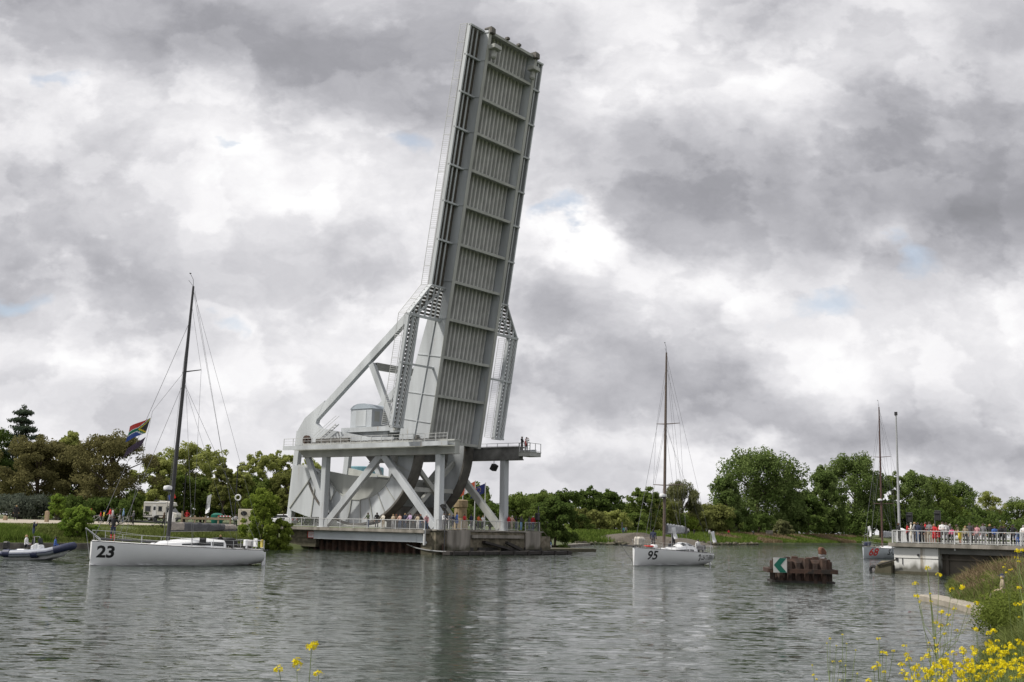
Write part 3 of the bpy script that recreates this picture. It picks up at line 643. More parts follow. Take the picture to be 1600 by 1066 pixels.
# ------------------------------------------------------------------ approach deck, pier, abutments, quays
def bobj(b, name, m_, label, cat, group=None, bevel=0.0):
    o = b.build(name, m_, None, bevel=bevel); o.location = tuple(ORG); o.rotation_euler = (0, 0, -TH)
    return tag(o, label, cat, group)
def build_left_works():
    root = empty('approach_deck', tuple(ORG), -TH, 'concrete approach deck with white railing beside the raised bridge', 'deck')
    b = MB(); b.bx(-21.5, 1.8, -10.0, -7.0, 2.12, 2.46); b.bx(-21.5, -9.6, -7.0, 8.0, 2.12, 2.44); b.bx(-21.5, 1.8, -10.12, -10.0, 2.2, 2.52)
    b.build('slab', m_conc, root)
    m_fas = mat('grey_fascia', (0.52, 0.56, 0.59), 0.5, 0.08, 0.6, spots=((0.2, 0.2, 0.18), 1.1, 0.68))
    xs = [-15.4, -12.4, -9.4, -6.3, -3.1, 0.25]
    for i in range(5):
        b = MB(); b.bx(xs[i] + .015, xs[i + 1] - .015, -9.5, -9.3, 1.22, 2.12); b.build('fascia_panel', m_fas, root)
    b = MB(); b.prism([Vector((0.27, -9.5, 2.12)), Vector((0.27, -9.5, 1.22)), Vector((1.6, -9.5, 1.15)), Vector((0.9, -9.5, 2.12))], (0, .2, 0)); b.build('fascia_panel', m_fas, root)
    b = MB(); railing(b, (-21.2, -9.9, 2.5), (1.7, -9.9, 2.5), 1.0, 2.1, 0.17, 0.016, toprail=0.075); b.build('railing', m_rail, root)
    b = MB(); b.bx(-15.42, -18.3, -9.3, -9.1, 1.3, 2.12); b.bx(-19.6, -15.42, -9.1, -8.5, 0.3, 2.12); b.build('end_block', m_stone, root)
    b = MB(); b.bx(1.65, 1.85, -10.05, -9.85, 0.95, 2.6); b.build('end_post', m_rail, root)
    pl = MB(); pl.bx(-16.4, -15.5, -9.36, -9.31, 1.32, 2.0); po = pl.build('notice_board', m_flagw, root)
    f = MB()
    for (a, c, e, g) in ((-16.46, -15.44, 1.98, 2.04), (-16.46, -15.44, 1.28, 1.34)): f.bx(a, c, -9.42, -9.37, e, g)
    for (a, c) in ((-16.46, -16.4), (-15.5, -15.44)): f.bx(a, c, -9.42, -9.37, 1.34, 1.98)
    for k in range(3): f.bx(-16.3, -15.65, -9.375, -9.365, 1.5 + k * .15, 1.54 + k * .15)
    f.build('red_border', m_red, po)
    # rusty sheet piling below
    b = MB(); x = -19.0; zf = []
    while x < 2.6:
        zf += [(x, -8.6), (x + .18, -8.2), (x + .48, -8.2), (x + .66, -8.6)]; x += 1.02
    vs = [(q[0], q[1], z) for z in (-1.0, 1.15) for q in zf]; n = len(zf)
    b.add(vs, [(i, i + 1, n + i + 1, n + i) for i in range(n - 1)])
    bobj(b, 'sheet_piling', m_dkrust, 'dark rusty corrugated sheet piling under the approach deck', 'sheet piling')
    # masonry pier
    b = MB(); b.bx(0.6, 2.7, -9.2, 9.6, -1.0, 2.42); b.bx(-9.4, 0.6, -7.6, 9.6, -1, 2.4)
    pier = bobj(b, 'bridge_pier', m_stone, 'brown stained masonry pier at the foot of the raised bridge', 'pier', bevel=0.05)
    b = MB(); b.bx(-1.6, 2.85, -9.3, 9.7, 2.44, 2.6); b.build('coping', m_conc, pier)
    b = MB(); b.bx(2.7, 2.95, -7.6, -3.8, 0.4, 2.43); b.build('corner_block', m_conc, pier, bevel=0.04)
    b = MB(); b.bx(2.7, 2.95, 6.2, 9.0, 0.5, 2.43); b.build('corner_block', m_conc, pier, bevel=0.04)
    b = MB(); b.bx(2.71, 3.05, -3.7, 5.6, 1.75, 2.1); b.build('ledge', m_conc, pier)
    b = MB()
    for k in range(4): b.bx(2.71, 2.9, -6.5 + k * 4.2, -3.2 + k * 4.2, 0.1, 0.75)
    b.build('lower_block', m_dark, pier)
    b = MB(); b.beam((3.0, -1.6, 1.35), (3.4, 2.8, 0.55), 0.25, 0.5, (0, 0, 1)); b.beam((3.2, 2.2, 1.3), (3.5, 4.6, 0.5), 0.3, 0.4, (0, 0, 1)); b.build('broken_wale', m_timber, pier)
    b = MB()
    for (y0, y1) in ((-9.0, 5.2), (6.6, 9.4)): railing(b, (2.5, y0, 2.6), (2.5, y1, 2.6), 1.0, 2.0, 0.19, 0.016)
    b.build('railing', m_rail, pier)
    b = MB(); b.bx(-1, 2.2, 9.7, 12.0, -0.5, 2.0); b.beam((2.0, 9.8, 3.3), (1.5, 13.0, 1.6), .06, .06); b.beam((2.0, 9.8, 2.4), (2.0, 9.8, 3.35), .06, .06); b.beam((1.5, 13, 1.6), (1.5, 13, .5), .06, .06)
    b.build('side_stair', m_stone, pier)
    b = MB(); b.bx(4.0, 5.0, -9.6, 12.6, 0.02, 0.38)
    for k in range(9): b.bx(3.9, 5.1, -9.2 + k * 2.6, -8.9 + k * 2.6, -0.3, 0.46)
    bobj(b, 'fender_raft', m_timber, 'long black floating timber fender in front of the masonry pier', 'fender', bevel=0.03)
    b = MB(); pts = [(2.6 + 2.0 * t, -11.0 + 2.2 * t, 0.95 - 0.6 * t - 0.25 * math.sin(math.pi * t)) for t in np.linspace(0, 1, 9)]
    pts = [(-1.6, -8.9, 0.95), (0.0, -9.2, 0.62), (1.6, -9.3, 0.45), (3.0, -9.3, 0.38), (4.3, -9.4, 0.36)]
    b.tube(pts, 0.06, 6); bobj(b, 'mooring_chain', m_steel, 'pale mooring chain drooping from the piling to the black fender', 'chain')
    # quays
    m_quay = mat('quay_concrete', (0.17, 0.155, 0.13), 0.9, 0.3, 1.0, dark=(0.07, 0.065, 0.055), bump=0.3, bscale=5)
    b = MB(); b.bx(-20.3, -19.35, -110, -9.6, -1.0, 0.52)
    for k in range(40): b.bx(-19.35, -19.29, -109 + k * 2.5, -108.9 + k * 2.5, -0.5, 0.42)
    bobj(b, 'quay_wall', m_quay, 'long low grey concrete quay wall along the grassy bank on the left', 'quay wall')
    b = MB(); b.prism([Vector(q) for q in ((-22, 9.7, -1), (-20.4, 9.7, -1), (-20.4, 47, -1), (-33, 74, -1), (-36, 74, -1), (-24, 45, -1))], (0, 0, 1.42))
    bobj(b, 'landing_quay', m_quay, 'low dark stone landing beside the dense bush right of the bridge', 'quay', bevel=0.03)
    b = MB(); b.bx(-20.5, -3, 8.5, 30, -1, 0.4); b.bx(-20.5, -9.41, -7.9, 9, -1.2, 2.1)
    bobj(b, 'bank_fill', m_stone, 'brown stone ledge at the water behind the bridge pier', 'ledge')
    # small signal poles on the pier
    for (d, w, top, lab) in ((3.0, -8.2, 5.0, 'thin grey pole with a black horn in front of the near bridge pillar'), (2.6, 9.0, 4.9, 'thin grey pole with a black signal box right of the far bridge pillar')):
        x, y, z = bp(d, w, 2.4); r = empty('signal_pole', (x, y, 0.4 if w < 0 else 2.4), -TH, lab, 'pole')
        b = MB(); b.tube([(0, 0, 0), (0, 0, top - r.location.z + .6)], 0.055, 8); b.build('pole', m_grey, r)
        b = MB()
        if w < 0: b.prism([Vector(q) for q in ((-.1, -.3, top - .5), (.3, -1.0, top - .2), (.3, -1.0, top + .25), (-.1, -.75, top + .1), (-.1, -.3, top + .25), (-.1, 0.02, top - .1))], (.35, 0, 0)); 
        else: b.box((0.1, -.35, top - .6), (0.4, 0.5, 0.8))
        o = b.build('signal_horn' if w < 0 else 'signal_box', m_black, r, bevel=0.04); o.location.z = -r.location.z
build_left_works()

def build_right_works():
    root = empty('bridge_abutment', tuple(ORG), -TH, 'white faced abutment with railed deck at the right edge', 'abutment')
    b = MB(); b.bx(49.0, 130, -5.1, 6.5, 2.14, 2.44); b.bx(48.8, 130, -5.35, -5.1, 2.2, 2.5); b.build('deck_slab', m_conc, root)
    m_wf = mat('white_rendered_face', (0.62, 0.62, 0.60), 0.8, 0.08, 0.8, spots=((0.33, 0.30, 0.25), 1.3, 0.60), streak=True, tide=0.55)
    b = MB(); b.bx(49.1, 52.7, -4.9, 6.2, -1.0, 2.13); ab = b.build('white_face', m_wf, root, bevel=0.03)
    b = MB(); b.bx(49.05, 52.75, -4.915, -4.85, -0.1, 0.22); b.build('waterline_stain', m_stone, ab)
    b = MB(); b.bx(49.15, 52.7, -4.92, -4.86, 1.25, 1.29); b.tube([(51.1, -4.86, 1.55), (51.1, -4.99, 1.55)], 0.09, 10); b.bx(49.25, 49.42, -5.0, -4.88, 1.05, 1.3); b.beam((49.8, -4.95, 1.28), (49.8, -4.95, .75), .04, .04); b.build('fitting', m_black, ab)
    b = MB(); b.bx(52.7, 130, -3.9, 5.5, -1.0, 2.12); b.bx(52.7, 130, -4.1, -3.9, 1.2, 1.32)
    for k in range(8): b.bx(53.0 + k * 6.5, 53.25 + k * 6.5, -4.08, -3.9, -0.5, 2.12)
    b.build('recessed_wall', mat('dark_stained_concrete', (0.12, 0.105, 0.085), 0.9, 0.3, 0.35, dark=(0.04, 0.036, 0.03)), root)  # brown concrete, its colour darkened to carry the shade beneath the deck
    b = MB(); b.bx(52.7, 130, -4.6, -3.9, 1.7, 2.13); b.build('edge_girder', mat('dull_grey_girder', (0.2, 0.2, 0.19), 0.8, 0.3, 0.5), root)
    b = MB(); railing(b, (49.1, -5.0, 2.46), (80, -5.0, 2.46), 1.05, 2.1, 0.26, 0.013, toprail=0.055); railing(b, (49.1, -5.0, 2.46), (49.1, 6.2, 2.46), 1.05, 2.1, 0.2, 0.032)
    k = 0
    for d in np.arange(49.1, 80, 5.0): b.beam((d, -5.14, 2.0), (d, -5.14, 3.5), 0.09, 0.09, (1, 0, 0))
    b.build('railing', m_rail, root)
    b = MB(); railing(b, (49.4, 6.1, 2.46), (80, 6.1, 2.46), 1.0, 2.0, 1, bars=False); b.beam((49.4, 6.1, 3.0), (80, 6.1, 3.0), .06, .14); b.beam((49.4, 6.1, 2.7), (80, 6.1, 2.7), .06, .12); b.build('far_railing', m_rail, root)
    # fender with tyre at the corner
    r = empty('corner_fender', bp(48.4, -4.6, 0), -TH, 'weathered stone fender with a black tyre at the foot of the white abutment', 'fender')
    b = MB(); b.prism([Vector(q) for q in ((-1.0, -.6, -.4), (0.6, -.6, -.4), (0.6, -.6, 1.0), (-0.3, -.6, 1.0), (-.75, -.6, .6))], (0, 2.6, 0)); b.build('block', m_stone, r, bevel=.08)
    b = MB(); b.torus((-1.1, -.2, .25), 0.26, 0.13, 'y', 16, 7); b.build('tyre', m_black, r, smooth=True)
    b = MB(); b.tube([(-.6, -.7, .62), (1.0, -.75, 1.12)], 0.06, 6); b.build('timber', m_timber, r)
    # low concrete coping in the water's edge on the near bank
    b = MB(); pts = [to_dw(atz(px, py, 0.0)) for px, py in ((1436, 938), (1458, 943), (1490, 951), (1525, 961), (1562, 972))]
    A = [Vector((d, w, -0.8)) for d, w in pts]; Bq = [Vector((d + .75, w + .75, -0.8)) for d, w in reversed(pts)]
    b.prism(A + Bq, (0, 0, 1.08)); bobj(b, 'bank_coping', mat('pale_coping', (0.30, 0.27, 0.22), 0.9, 0.2, 2.0, bump=.3), 'pale concrete coping along the water edge below the grassy near bank', 'coping', bevel=0.05)
    # lamp column on the abutment
    P = atY(1404, 815, 0); 
    d, _ = on_w(1405, 4.5); r = empty('lamp_column', bp(d, 4.5, 2.44), -TH, 'tall slender grey column rising from the right abutment', 'column')
    b = MB(); b.tube([(0, 0, 0), (0, 0, 3), (0.0, 0, 11.6)], [0.14, 0.12, 0.07], 10); b.build('column', mat('pale_galvanised_steel', (.34, .35, .36), .5, .1, 2), r, smooth=True)
    b = MB(); b.box((0, 0, 11.75), (0.22, 0.22, 0.32)); b.build('top_lamp', m_black, r)
    b = MB(); b.prism([Vector(q) for q in ((-.3, -.3, 0), (1.4, -.3, 0), (1.2, -.3, .75), (.2, -.3, 1.35), (-.2, -.3, 1.3))], (0, .6, 0)); b.build('base_cover', m_flagw, r, bevel=.08)
    for px, w, top in ((1417, 5.2, 2.4), (1461, 5.2, 2.6)):
        d, _ = on_w(px, w); r = empty('traffic_signal', bp(d, w, 2.44), -TH, 'dark traffic signal post on the right deck, ' + ('just right of the tall column' if px < 1440 else 'behind the middle of the crowd'), 'traffic signal', 'traffic signals on the right deck')
        b = MB(); b.tube([(0, 0, 0), (0, 0, top)], 0.05, 8); b.build('post', m_grey, r)
        b = MB(); b.box((0.25, 0, top - .1), (0.5, 0.3, 0.9)); b.box((.25, -.2, top + .1), (.6, .12, .1)); b.build('signal_head', m_black, r, bevel=.04)
build_right_works()

# pile cluster with an arrow board
def build_dolphin():
    c = atz(1258, 911, 0.0); r = empty('mooring_dolphin', (c[0], c[1] + 1.2, 0), -0.12, 'rusty brown cluster of sheet piles standing in the water', 'pile cluster')
    b = MB(); pts = []
    prof = [(-1.55, -1.15), (1.62, -1.25), (1.55, 1.2), (-1.6, 1.1)]
    for (x0, y0), (x1, y1) in zip(prof, prof[1:] + prof[:1]):
        n = 6 if abs(x1 - x0) > 3 else 4
        nx, ny = (y1 - y0), -(x1 - x0); l = math.hypot(nx, ny); nx /= l; ny /= l
        for i in range(n):
            for t, o in ((0.0, 0), (.18, .22), (.62, .22), (.80, 0)):
                f = (i + t) / n; pts.append((x0 + (x1 - x0) * f + nx * o, y0 + (y1 - y0) * f + ny * o))
    n = len(pts); tops = [1.28 + 0.20 * math.sin(i * 2.3) * (1 if (i // 4) % 2 else 0.3) + (0.1 if (i // 4) % 3 == 0 else 0) for i in range(n)]
    vs = [(x, y, -1) for x, y in pts] + [(x, y, tops[(i // 4) * 4]) for i, (x, y) in enumerate(pts)]
    b.add(vs, [(i, (i + 1) % n, n + (i + 1) % n, n + i) for i in range(n)] + [tuple(range(n, 2 * n))])
    b.build('sheet_pile', m_rust, r)
    b = MB(); b.bx(-2.15, 2.1, -1.75, -1.5, .60, .86); b.bx(-2.1, 2.05, 1.5, 1.75, .60, .86); b.bx(-2.2, -1.95, -1.5, 1.5, .60, .86); b.bx(1.95, 2.15, -1.5, 1.5, .60, .86); b.build('wale', m_dkrust, r)
    b = MB(); b.bx(-1.95, 1.95, -1.44, 1.44, -.5, .12); b.build('tide_band', m_timber, r)
    b = MB()
    for i in range(7): b.box((-1.3 + i * .45, -.4 + .3 * (i % 2), 1.42), (.38, .5, .22 + .1 * (i % 3)))
    b.build('pile_cap', m_dkrust, r, bevel=.03)
    q = atY(1219, 884, c[1] - .45)
    s = empty('arrow_sign', (q[0], c[1] - .45, 0.62), 0.0, 'white board with a dark green arrow pointing left, on the rusty pile cluster', 'sign')
    b = MB(); b.bx(-.42, .42, -.03, .03, 0.0, .92); b.build('board', mat('weathered_white_board', (.5, .51, .5), .7, .1, 3), s)
    b = MB(); b.prism([Vector((x, -.034, z)) for x, z in ((-.41, .46), (-.02, .91), (.41, .91), (.02, .46), (.41, .01), (-.02, .01))], (0, -.006, 0)); b.build('arrow', m_green, s)
    b = MB(); b.beam((-.25, .08, -.3), (-.25, .08, .85), .07, .07); b.beam((.25, .08, -.3), (.25, .08, .85), .07, .07); b.build('bracket', m_rust, s)
    q = atY(1285, 872, c[1] + 1.0); l = empty('rusty_lantern', (q[0], c[1] + 1.0, 1.42), 0.3, 'rusty capped navigation lantern on top of the pile cluster', 'lantern')
    b = MB(); b.lathe((0, 0, 0), [(.14, 0), (.12, .2), (.22, .24), (.24, .34), (.2, .36)], 10); b.build('stand', m_steel, l, smooth=True)
    b = MB(); b.prism([Vector((x, -.2, z)) for x, z in ((-.22, .34), (.2, .30), (.26, .5), (.02, .80), (-.2, .84), (-.27, .66))], (0, .35, 0)); b.build('hood', mat('orange_rust', (0.13, 0.06, 0.035), .8, .3, 6), l, bevel=.06)
build_dolphin()

# ------------------------------------------------------------------ boats
def text_verts(s, size, bold=0.0, shear=0.0):
    cu = bpy.data.curves.new('lettering', 'FONT'); cu.body = s; cu.size = size; cu.offset = bold; cu.shear = shear; cu.resolution_u = 3
    o = bpy.data.objects.new('lettering', cu); COL.objects.link(o)
    dg = bpy.context.evaluated_depsgraph_get(); me = bpy.data.meshes.new_from_object(o.evaluated_get(dg))
    v = [q.co.copy() for q in me.vertices]; f = [tuple(p.vertices) for p in me.polygons]
    bpy.data.objects.remove(o); bpy.data.curves.remove(cu); bpy.data.meshes.remove(me)
    return v, f

LOA = 12.19
def hull_b(t):   # half breadth at deck, t from stern 0 to bow 1
    return float(np.interp(t, [0, .15, .35, .55, .7, .82, .9, .96, 1], [1.75, 2.05, 2.2, 2.05, 1.7, 1.18, .74, .38, .10]))
def hull_zs(t): return 1.02 + 0.50 * t ** 1.3
def hull_zk(t): return float(np.interp(t, [0, .12, .4, .8, 1], [.10, -.12, -.38, -.30, -.10]))
def hull_n(t): return float(np.interp(t, [0, .5, .8, 1], [3.0, 2.7, 2.0, 1.6]))
def hull_y(t, z):
    zs, zk = hull_zs(t), hull_zk(t); q = min(max((zs - z) / (zs - zk), 0), 1)
    return hull_b(t) * (1 - q ** hull_n(t) * 0.999) ** (1 / hull_n(t)) * (1 - 0.04 * q)

def make_yacht(px_bow, Zbow, yaw_deg, label, number, num_style, sponsor, hullc, opts):
    """offshore racing yacht; local x forward, y to port"""
    P = atY(px_bow, 870, Zbow); h = math.radians(yaw_deg); fwd = np.array([math.cos(h), math.sin(h)])
    root = empty('racing_yacht', (P[0] - fwd[0] * LOA, P[1] - fwd[1] * LOA, 0), h, label, 'sailboat', 'racing yachts passing the bridge')
    ts = np.concatenate([np.linspace(0, .9, 24), np.linspace(.92, 1, 7)]); K = 12
    b = MB(); rings = []
    for t in ts:
        zs, zk = hull_zs(t), hull_zk(t); x = LOA * t + (0.12 * (1 - t) * 0); r = []
        side = []
        for k in range(K + 1):
            q = math.sin(k / K * math.pi / 2) ** 0.9; z = zs - (zs - zk) * q
            xx = x - (0.35 * (1 - q) if t == 0 else 0) * -1 if t == 0 else x
            side.append((xx, hull_y(t, z), z))
        r = side + [(a, -c, e) for a, c, e in reversed(side[:-1])]
        rings.append([Vector(q) for q in r])
    b.loft(rings, closed=False, cap=False); n = len(rings[0])
    b.add(rings[0], [tuple(range(n))]); b.add(rings[-1], [tuple(range(n))])
    b.build('hull', hullc, root, smooth=True)
    # boot stripe below the stern
    b = MB(); rr = []
    for t in np.linspace(0.005, .5, 12):
        zk = hull_zk(t); rr.append([Vector((LOA * t, s * (hull_y(t, z) + .006), z)) for s, z in ((1, zk + .16), (1, zk + .08), (1, zk + .02), (-1, zk + .02), (-1, zk + .08), (-1, zk + .16))])
    b.loft(rr, closed=False, cap=False); b.build('antifouling', m_antif, root)
    # deck with toe line
    b = MB(); rr = []
    for t in ts:
        hb, zs = hull_b(t), hull_zs(t); rr.append([Vector((LOA * t, hb * f, zs + .005 + .09 * (1 - f * f))) for f in (-1, -.6, -.2, .2, .6, 1)])
    b.loft(rr, closed=False, cap=False); dk = b.build('deck', m_deckw, root, smooth=True)
    b = MB()
    for s in (1, -1):
        b.tube([(LOA * t, s * (hull_b(t) - .02), hull_zs(t) + .03) for t in ts], 0.022, 4)
    b.build('toe_rail', m_grey, dk)
    # coachroof
    def zd(x): return hull_zs(x / LOA) + .09
    b = MB(); rr = []
    top = opts.get('cabin', .52)
    for x, hw, ht in ((2.9, 1.05, .05), (3.0, 1.1, top), (4.2, 1.2, top + .06), (5.6, 1.1, top * .86), (6.8, .85, top * .55), (7.7, .5, .12), (8.0, .3, .0)):
        z = zd(x) - .12; rr.append([Vector((x, s * hw * f, z + (ht + .12) * g)) for s, f, g in ((-1, 1.06, 0), (-1, 1, .62), (-1, .8, .93), (-1, .35, 1), (1, .35, 1), (1, .8, .93), (1, 1, .62), (1, 1.06, 0))])
    b.loft(rr); cab = b.build('coachroof', m_white, root, smooth=True)
    for s in (1, -1):
        b = MB(); rr = []
        for x in np.linspace(3.2, 6.3, 9):
            hw = np.interp(x, [2.9, 3.0, 4.2, 5.6, 6.8], [1.05, 1.1, 1.2, 1.1, .85]); ht = np.interp(x, [3, 4.2, 5.6, 6.8], [top, top + .06, top * .86, top * .55]); z = zd(x) - .12
            g0, g1 = .30, .72; k = (x - 3.2) / 3.1; g1 = g0 + (g1 - g0) * (1 - .55 * k)
            rr.append([Vector((x, s * (hw * (1.06 - .06 * g / .62) + .012), z + (ht + .12) * g)) for g in (g0, g1)])
        b.loft(rr, closed=False, cap=False); b.build('cabin_window', m_glass, cab)
    if opts.get('hood'):    # bubble over the companionway
        b = MB(); rr = []
        for x, hw, ht in ((2.1, .95, .62), (2.9, 1.0, .84), (3.6, .92, .86), (4.4, .6, .62), (4.9, .3, .45)):
            z = zd(x) - .05; rr.append([Vector((x, hw * math.cos(a), z + ht * max(0, math.sin(a)) ** .7)) for a in np.linspace(0, math.pi, 11)])
        b.loft(rr, closed=False, cap=False); b.add(rr[0], [tuple(range(11))]); hd = b.build('cabin_bubble', m_white, root, smooth=True)
        for a0, a1, xa, xb in ((.55, 1.0, 2.95, 3.55), (.55, 1.1, 2.25, 2.75), (.7, 1.25, 3.75, 4.2)):
            for sg in (0, 1):
                b = MB(); rr = []
                for x in (xa, xb):
                    hw = np.interp(x, [2.1, 2.9, 3.6, 4.4, 4.9], [.95, 1, .92, .6, .3]) * 1.02; ht = np.interp(x, [2.1, 2.9, 3.6, 4.4, 4.9], [.62, .84, .86, .62, .45]) * 1.02
                    rr.append([Vector((x, hw * math.cos(a if sg == 0 else math.pi - a), zd(x) - .05 + ht * math.sin(a) ** .7)) for a in np.linspace(a0, a1, 5)])
                b.loft(rr, closed=False, cap=False); b.build('hood_window', m_glass, hd)
    else:
        b = MB(); b.prism([Vector((x, -.95, z)) for x, z in ((2.95, zd(3) + .1), (2.95, zd(3) + top + .1), (2.3, zd(3) + top + .14), (1.95, zd(3) + top - .02), (1.95, zd(3) + .1))], (0, 1.9, 0)); b.build('spray_hood', m_black, root, bevel=.05)
    b = MB(); b.bx(.25, 2.9, -1.0, 1.0, zd(1) - .55, zd(1) + .012); b.build('cockpit', m_grey, dk)
    for x, y in ((1.6, 1.25), (1.6, -1.25), (2.6, 1.3), (2.6, -1.3)):
        b = MB(); b.lathe((x, y, zd(x) - .03), [(.1, 0), (.08, .1), (.12, .2), (.02, .21)], 10); b.build('winch', m_black, dk, smooth=True)
    # mast, spreaders, rig
    mx = LOA * .56; mz = zd(mx); mtop = opts.get('mast', 18.6); rake = opts.get('rake', .03)
    mp = lambda z: Vector((mx - (z - mz) * rake, 0, z))
    msp = opts['spar']
    b = MB(); b.tube([mp(mz - .05), mp(mz + 6), mp(mz + 12), mp(mtop)], [.135, .135, .12, .075], 10); mast = b.build('mast', msp, root, smooth=True)
    tips = []
    for zf, L_ in opts['spreaders']:
        z = mz + (mtop - mz) * zf
        for s in (1, -1):
            q = mp(z) + Vector((-L_ * .42, s * L_, .10)); tips.append((z, s, q)); b = MB(); b.tube([mp(z), q], [.05, .03], 6); b.build('spreader', msp, mast)
    b = MB(); b.tube([mp(mtop), mp(mtop) + Vector((.05, 0, .5)), mp(mtop) + Vector((.3, 0, .85))], .015, 5); b.tube([mp(mtop), mp(mtop) + Vector((.45, .1, .35))], .012, 5); b.box(mp(mtop) + Vector((.3, 0, .88)), (.12, .06, .06)); b.build('masthead_instrument', m_black, mast)
    b = MB(); b.lathe(mp(mz + opts.get('radar', 3.4)) + Vector((.38, 0, 0)), [(.1, -.12), (.27, -.08), (.3, .05), (.26, .16), (.05, .2)], 14); b.mat(1); b.lathe(mp(mz + opts.get('radar', 3.4)) + Vector((.38, 0, -.2)), [(.1, 0), (.3, .06), (.28, .12)], 14); b.build('radar_dome', [m_white, m_black], mast, smooth=True)
    w = MB(); R = .011 * opts.get('wire', 1.0)
    bow = Vector((LOA - .1, 0, zd(LOA * .99)))
    w.tube([bow, mp(mz + (mtop - mz) * .86)], R * 1.5, 4); w.tube([Vector((LOA * .86, 0, zd(LOA * .86))), mp(mz + (mtop - mz) * .62)], R * 1.3, 4)
    for s in (1, -1):
        ch = Vector((mx - .75, s * 1.95, zd(mx) - .05)); mine = [q for q in tips if q[1] == s]
        prev = ch
        for z, _, q in mine: w.tube([prev, q], R, 4); prev = q
        w.tube([prev, mp(mz + (mtop - mz) * .93)], R, 4)
        for z, _, q in mine: w.tube([ch if z == mine[0][0] else mine[0][2], mp(z + .3)], R, 4)
        w.tube([Vector((.25, s * 1.6, zd(0))), mp(mtop - .2)], R, 4)
        w.tube([Vector((.6, s * 1.55, zd(0))), mp(mz + (mtop - mz) * .62)], R, 4)
    w.tube([mp(mtop - .3) + Vector((-.15, 0, 0)), mp(mz + 1.2) + Vector((-opts['boom'] + .3, .15, 0))], R, 4)
    w.build('rigging', m_wire, root)
    # boom and the flaked mainsail
    bz = mz + opts.get('boomz', 1.25); bl = opts['boom']
    b = MB(); b.tube([mp(bz), mp(bz) + Vector((-bl, 0, .12))], .1, 8); bo = b.build('boom', m_carbon, root, smooth=True)
    b = MB(); rr = []; r_ = random.Random(len(label))
    for k, f in enumerate(np.linspace(.0, 1.0, 22)):
        wv = .15 + .05 * math.sin(k * 1.9) + .04 * r_.random(); ht = (.58 - .22 * f) * (1 + .07 * math.sin(k * 2.3)) * opts.get('sailh', 1.0); c = mp(bz) + Vector((-.1 - (bl - .25) * f, .02 * math.sin(k * 3), .1 + .12 * f))
        rr.append([c + Vector((0, wv * math.cos(a) * (1 + .08 * math.sin(5 * a + k)), ht * .5 + ht * .5 * math.sin(a) - .12)) for a in np.linspace(0, 2 * math.pi, 13)[:-1]])
    b.loft(rr); b.build('furled_mainsail', opts['sail'], bo, smooth=True)
    b = MB(); rr = [[q + (q - sum(r2, Vector()) / len(r2)) * .12 for q in r2] for r2 in rr[opts.get('cover', (4, 18))[0]:opts.get('cover', (4, 18))[1]]]
    b.loft(rr); b.build('sail_cover', opts['cover_mat'], bo, smooth=True)
    # furled headsail along the foredeck
    b = MB(); b.tube([(x, .25 * math.sin(x) * .4 + .1, zd(x) + .12) for x in np.linspace(6.6, 11.6, 12)], [.06 + .03 * math.sin(k * 2) for k in range(12)], 7); b.build('stowed_headsail', m_grey if not opts.get('hood') else m_tan, dk, smooth=True)
    # bowsprit, pulpit, stanchions, lifelines, pushpit
    b = MB(); b.tube([(LOA - .6, 0, zd(LOA) + .03), (LOA + opts.get('sprit', 1.2), 0, zd(LOA) + opts.get('spritup', .15))], [.07, .045], 8); b.tube([(LOA + opts.get('sprit', 1.2), 0, zd(LOA) + opts.get('spritup', .15)), (LOA - .02, 0, .2)], .016, 4); b.build('bowsprit', m_carbon if not opts.get('spritup', 0) > .3 else m_steel, root)
    b = MB(); pul = []
    for s in (1, -1):
        b.tube([(LOA - .25, s * .15, zd(LOA)), (LOA - .1, s * .2, zd(LOA) + .62), (LOA - 1.2, s * .62, zd(LOA) + .58), (LOA - 1.25, s * .62, zd(LOA) - .1)], .018, 5)
        pr = (LOA - 1.2, s * .62, zd(LOA) + .58)
        for x in (9.4, 7.8, 6.2, 4.6, 3.0, 1.4):
            y = s * (hull_b(x / LOA) - .08); z = zd(x) - .1
            b.tube([(x, y, z), (x, y, z + .62)], .016, 5); b.tube([pr, (x, y, z + .61)], .007, 4); b.tube([(pr[0], pr[1], pr[2] - .28), (x, y, z + .32)], .007, 4); pr = (x, y, z + .61)
        b.tube([pr, (1.0, s * 1.75, zd(1) + .55), (.15, s * 1.5, zd(0) + .6), (.15, s * .4, zd(0) + .6)], .018, 5)
        for x, y in ((1.0, 1.75), (.15, 1.5), (.15, .45)): b.tube([(x, s * y, zd(x) - .1), (x, s * y, zd(x) + .58)], .018, 5)
    b.build('guard_rail', m_steel, root)
    # rudder blades on the transom, stern gear
    for s in (1, -1): b = MB(); b.box((-.12, s * 1.1, .45), (.3, .06, .9)); b.build('rudder', m_white, root)
    for (x, y, z, sx, sy, sz, mm, nm) in opts.get('gear', []):
        b = MB(); b.box((x, y, zd(x) + z), (sx, sy, sz)); b.build(nm, mm, root, bevel=min(sx, sy, sz) * .2)
